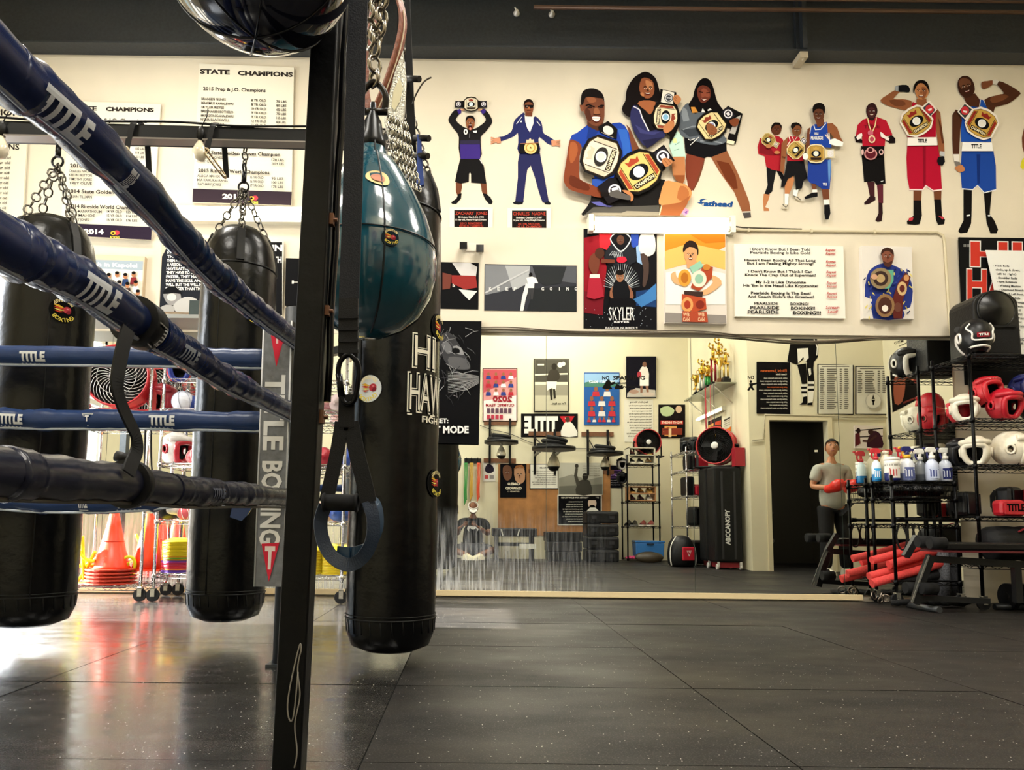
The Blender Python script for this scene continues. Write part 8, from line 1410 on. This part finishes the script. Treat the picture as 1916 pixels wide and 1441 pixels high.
def head(parent, c, yaw, pitch, skin, hair, hairstyle, s=1.0):
    """head about 22 cm tall with nose, eyes, mouth, ears; faces local +y turned by yaw and pitch"""
    R = Matrix.Rotation(yaw, 3, 'Z')@Matrix.Rotation(pitch, 3, 'X'); c = V(c); T = lambda p: c+R@(V(p)*s)
    n, h = 28, 22; vs, fs = [], []
    for i in range(h+1):
        t = math.pi*i/h
        for k in range(n):
            a_ = 2*math.pi*k/n; x, y, z = math.sin(t)*math.cos(a_), math.sin(t)*math.sin(a_), math.cos(t)
            w_ = .076*(1-.22*max(0, -z)**1.2); dp = .098 if y < 0 else .092; X, Y, Z = x*w_, y*dp*(1-.15*max(0, -z)), z*.115
            if y > .5:
                if abs(x) < .22 and -.34 < z < .1: Y += .024*(1-abs(x)/.22)*(1-abs(z+.22)/.34 if z < .1 else 0)
                if abs(z-.08) < .1 and .22 < abs(x) < .55: Y -= .007
                if abs(z-.2) < .08: Y += .004
                if -.62 < z < -.46 and abs(x) < .34: Y += .005
                if z < -.75: Y += .006
            vs.append(T((X, Y, Z)))
    for i in range(h):
        for k in range(n): fs.append((i*n+k, (i+1)*n+k, (i+1)*n+(k+1) % n, i*n+(k+1) % n))
    b = MB(); b.add(vs, fs, 0, True)
    for g in (-1, 1): b.ball(T((g*.077, -.008, -.005)), (.011*s, .02*s, .032*s), 12, 0, R)
    o = b.build('head', skin, parent, world=False)
    b = MB(); [b.ball(T((g*.031, .086, .012)), (.0125*s, .006*s, .0075*s), 12, 0, R) for g in (-1, 1)]; b.build('eye', mat('#efe9e2', .3), o, world=False)
    b = MB(); [b.ball(T((g*.031, .0915, .012)), (.006*s, .003*s, .006*s), 10, 0, R) for g in (-1, 1)]; b.build('iris', mat('#1d120c', .2), o, world=False)
    b = MB(); [b.tube([T((g*.014, .094, .032)), T((g*.033, .093, .038)), T((g*.05, .081, .031))], .0045*s, 6) for g in (-1, 1)]; b.build('eyebrow', mat(hair, .7), o, world=False)
    b = MB(); b.tube([T((-.024, .082, -.062)), T((0, .093, -.060)), T((.024, .082, -.062))], [.004*s, .0065*s, .004*s], 8); b.build('mouth', mat('#9c5a50', .5), o, world=False)
    if hairstyle == 'short':
        b = MB(); vs2, fs2 = [], []
        for i in range(10):
            t = (math.pi*.56)*i/9
            for k in range(n):
                a_ = 2*math.pi*k/n; x, y, z = math.sin(t)*math.cos(a_), math.sin(t)*math.sin(a_), math.cos(t)
                lim = .52 if y > .45 else -.2
                zz = max(z, lim if y > .45 else z); vs2.append(T((x*.0825, y*.102-.002, max(z, .5 if y > .35 else -.3)*.124)))
        for i in range(9):
            for k in range(n): fs2.append((i*n+k, (i+1)*n+k, (i+1)*n+(k+1) % n, i*n+(k+1) % n))
        b.add(vs2, fs2, 0, True); b.build('hair', mat(hair, .7, 0, .8, 150), parent, world=False)
    return o, T
# --- young man with red gloves by the doorway
f = vz(1563, 1076); h = thing('person', 'person in grey tee shirt, black trousers and red boxing gloves standing by the doorway', 'person', (f.x, f.y, 0), None, -.1)
sk = [(0, 0, .96, .13, .1), (0, 0, 1.12, .12, .09), (0, .01, 1.3, .15, .1), (0, 0, 1.42, .1, .07), (0, .005, 1.5, .05), (0, .01, 1.56, .045),
      (.17, 0, 1.40, .058), (.26, -.03, 1.14, .043), (.12, .22, 1.12, .034), (-.17, 0, 1.40, .058), (-.26, -.03, 1.14, .043), (-.17, .21, 1.12, .034),
      (.10, 0, .86, .085), (.13, .03, .48, .058), (.15, 0, .09, .04), (-.10, 0, .86, .085), (-.12, .03, .48, .058), (-.12, 0, .09, .04)]
ed = [(0, 1), (1, 2), (2, 3), (3, 4), (4, 5), (3, 6), (6, 7), (7, 8), (3, 9), (9, 10), (10, 11), (0, 12), (12, 13), (13, 14), (0, 15), (15, 16), (16, 17)]
skinned('body', sk, ed, SKN, h)
sh = [(0, 0, .80, .205, .15), (0, 0, 1.1, .175, .12), (0, .005, 1.28, .19, .125), (0, 0, 1.42, .13, .09), (0, .003, 1.47, .075, .07), (.19, 0, 1.39, .085), (.235, -.015, 1.2, .075), (-.19, 0, 1.39, .085), (-.235, -.015, 1.2, .075)]
skinned('tee_shirt', sh, [(0, 1), (1, 2), (2, 3), (3, 4), (3, 5), (5, 6), (3, 7), (7, 8)], mat('#a8a89c', .8, 0, .3, 12, .08, dist=.02), h)
skinned('trousers', [(0, 0, .95, .175, .12), (.10, 0, .84, .115), (.13, .03, .48, .088), (.15, 0, .07, .075), (-.10, 0, .84, .115), (-.12, .03, .48, .088), (-.12, 0, .07, .075)], [(0, 1), (1, 2), (2, 3), (0, 4), (4, 5), (5, 6)], mat('#17171a', .8, 0, .3, 12), h)
head(h, (0, .03, 1.655), .42, .22, SKN, '#1a1310', 'short', 1.02)
for g, x, y in ((1, .075, .31), (-1, -.15, .31)):
    b = MB(); c = V((x, y, 1.13)); R = Matrix.Rotation(g*.2, 3, 'Z')@Matrix.Rotation(.35, 3, 'X'); b.tube([c+R@V(p) for p in ((0, -.15, .02), (0, -.1, .01), (0, -.05, 0), (0, 0, 0), (0, .06, -.005), (0, .1, -.01), (0, .12, -.02))], [.05, .056, .062, .075, .08, .062, .02], 20); b.tube([c+R@V(p) for p in ((-g*.05, -.04, .03), (-g*.07, .02, .045), (-g*.055, .07, .045), (-g*.04, .085, .04))], [.03, .033, .03, .012], 12); b.ring(c+R@V((0, -.13, .016)), .05, .008, R@V((0, 1, 0)), 20, 6); b.build('boxing_glove', mat('#d02a20', .35, 0, .2, 20), h, world=False)
for g, x in ((1, .15), (-1, -.12)): s_ = shoe_pair('', (0, 0, 0), '#e6e0d2', '#ece8dc', None, 0, 1.05); ch = list(s_.children); [setattr(o, 'parent', h) for o in ch]; [setattr(o, 'location', (x, .05, .002)) for o in ch]; bpy.data.objects.remove(s_); ch[0].name = 'shoe'; ch[1].name = 'shoe_sole'
# --- the seated person holding the phone
P = thing('person', 'seated person in white visor and black tee shirt holding up a phone, in the mirror', 'person', (.06, -.42, 0))
sk = [(0, 0, .20, .15, .12), (0, -.02, .38, .14, .11), (0, 0, .56, .16, .11), (0, .02, .66, .1, .08), (0, .05, .74, .055), (0, .08, .79, .05),
      (.2, .01, .64, .06), (.27, .1, .43, .05), (.115, .335, .535, .03), (-.2, .01, .64, .06), (-.27, .1, .43, .05), (-.235, .335, .535, .03),
      (.13, .02, .16, .09), (.36, .26, .17, .062), (.06, .36, .07, .042), (-.13, .02, .16, .09), (-.36, .26, .17, .062), (-.04, .40, .07, .042)]
skinned('body', sk, ed, SKD, P)
skinned('tee_shirt', [(0, -.01, .16, .2, .16), (0, -.02, .38, .19, .15), (0, 0, .56, .2, .14), (0, .02, .67, .12, .1), (0, .03, .71, .075), (.22, .02, .63, .09), (.265, .08, .48, .08), (-.22, .02, .63, .09), (-.265, .08, .48, .08)], [(0, 1), (1, 2), (2, 3), (3, 4), (3, 5), (5, 6), (3, 7), (7, 8)], mat('#0f0f12', .8, 0, .3, 12), P)
skinned('shorts', [(0, 0, .17, .19, .13), (.14, .03, .16, .12), (.33, .235, .175, .095), (-.14, .03, .16, .12), (-.33, .235, .175, .095)], [(0, 1), (1, 2), (0, 3), (3, 4)], mat('#3f4046', .8), P)
hd, T = head(P, (0, .1, .87), 0, -.62, SKD, '#1a1310', 'none', 1.0)
b = MB(); Rh = Matrix.Rotation(-.62, 3, 'X')
b.tube([V((0, .1, .87))+Rh@V((.083*math.cos(2*math.pi*k/28), .105*math.sin(2*math.pi*k/28)-.002, .05)) for k in range(28)], 1, flat=(.008, .05), up=Rh@V((0, 0, 1)), closed=True)
b.prism([V((0, .1, .87))+Rh@V(p) for p in ((-.078, .06, .045), (-.062, .14, .035), (0, .18, .028), (.062, .14, .035), (.078, .06, .045))], Rh@V((0, 0, .008))); b.build('visor', mat('#ece8e2', .7), P, world=False)
a = Art(lambda u, v, l: V((u, .158+l-.9*abs(u)*abs(u), v)), .0008); a.ell('#d8d6d0', 0, .53, .1, .07); a.ell('#141416', 0, .50, .07, .05); a.ell('#d8d6d0', 0, .54, .05, .025); a.build('shirt_print', P, world=False)
# hands around the phone: five bent fingers and a thumb each
for g in (1, -1):
    w_ = V((.115 if g > 0 else -.235, .335, .535)); pc = V((-.06+g*.085, .375, .6)); pts = [(*w_, .028), (*(w_.lerp(pc, .55)), .03, .02), (*pc, .03, .018)]; e = [(0, 1), (1, 2)]
    for k in range(4):
        z = pc.z+.036-.022*k; L = (.062, .07, .066, .05)[k]; i0 = len(pts); pts += [(pc.x+g*.008, pc.y+.018, z, .0095), (pc.x-g*L*.45, pc.y+.026, z+.002, .0085), (pc.x-g*L*.8, pc.y+.012, z+.002, .007)]; e += [(2, i0), (i0, i0+1), (i0+1, i0+2)]
    i0 = len(pts); pts += [(pc.x+g*.0, pc.y-.022, pc.z-.01, .011), (pc.x-g*.035, pc.y-.03, pc.z+.008, .0085)]; e += [(1, i0), (i0, i0+1)]
    skinned('hand', pts, e, SKD, P)
b = MB(); b.box((0, 0, 0), (.165, .009, .078)); ph = b.build('phone', mat('#141417', .25), loc=(0.0, -.045, .612), world=False, bevel=.003); tag(ph, 'black phone held level in both hands of the seated person', 'phone')
b = MB(); [b.cyl((.06, .0045, .018-.024*i), (.06, .0075, .018-.024*i), .008, n=14) for i in range(2)]; b.build('camera_lens', mat('#050506', .05), ph, world=False)
for x, y, rz, h_ in ((.06, .43, 1.2, '#e0d8b8'), (-.05, .47, -1.1, '#e0d8b8')): s_ = shoe_pair('', (0, 0, 0), h_, '#efe9d6', None, 0, 1.1); ch = list(s_.children); [(setattr(o, 'parent', P), setattr(o, 'location', (x, y, .005)), setattr(o, 'rotation_euler', (0, 0, rz))) for o in ch]; bpy.data.objects.remove(s_); ch[0].name = 'shoe'; ch[1].name = 'shoe_sole'
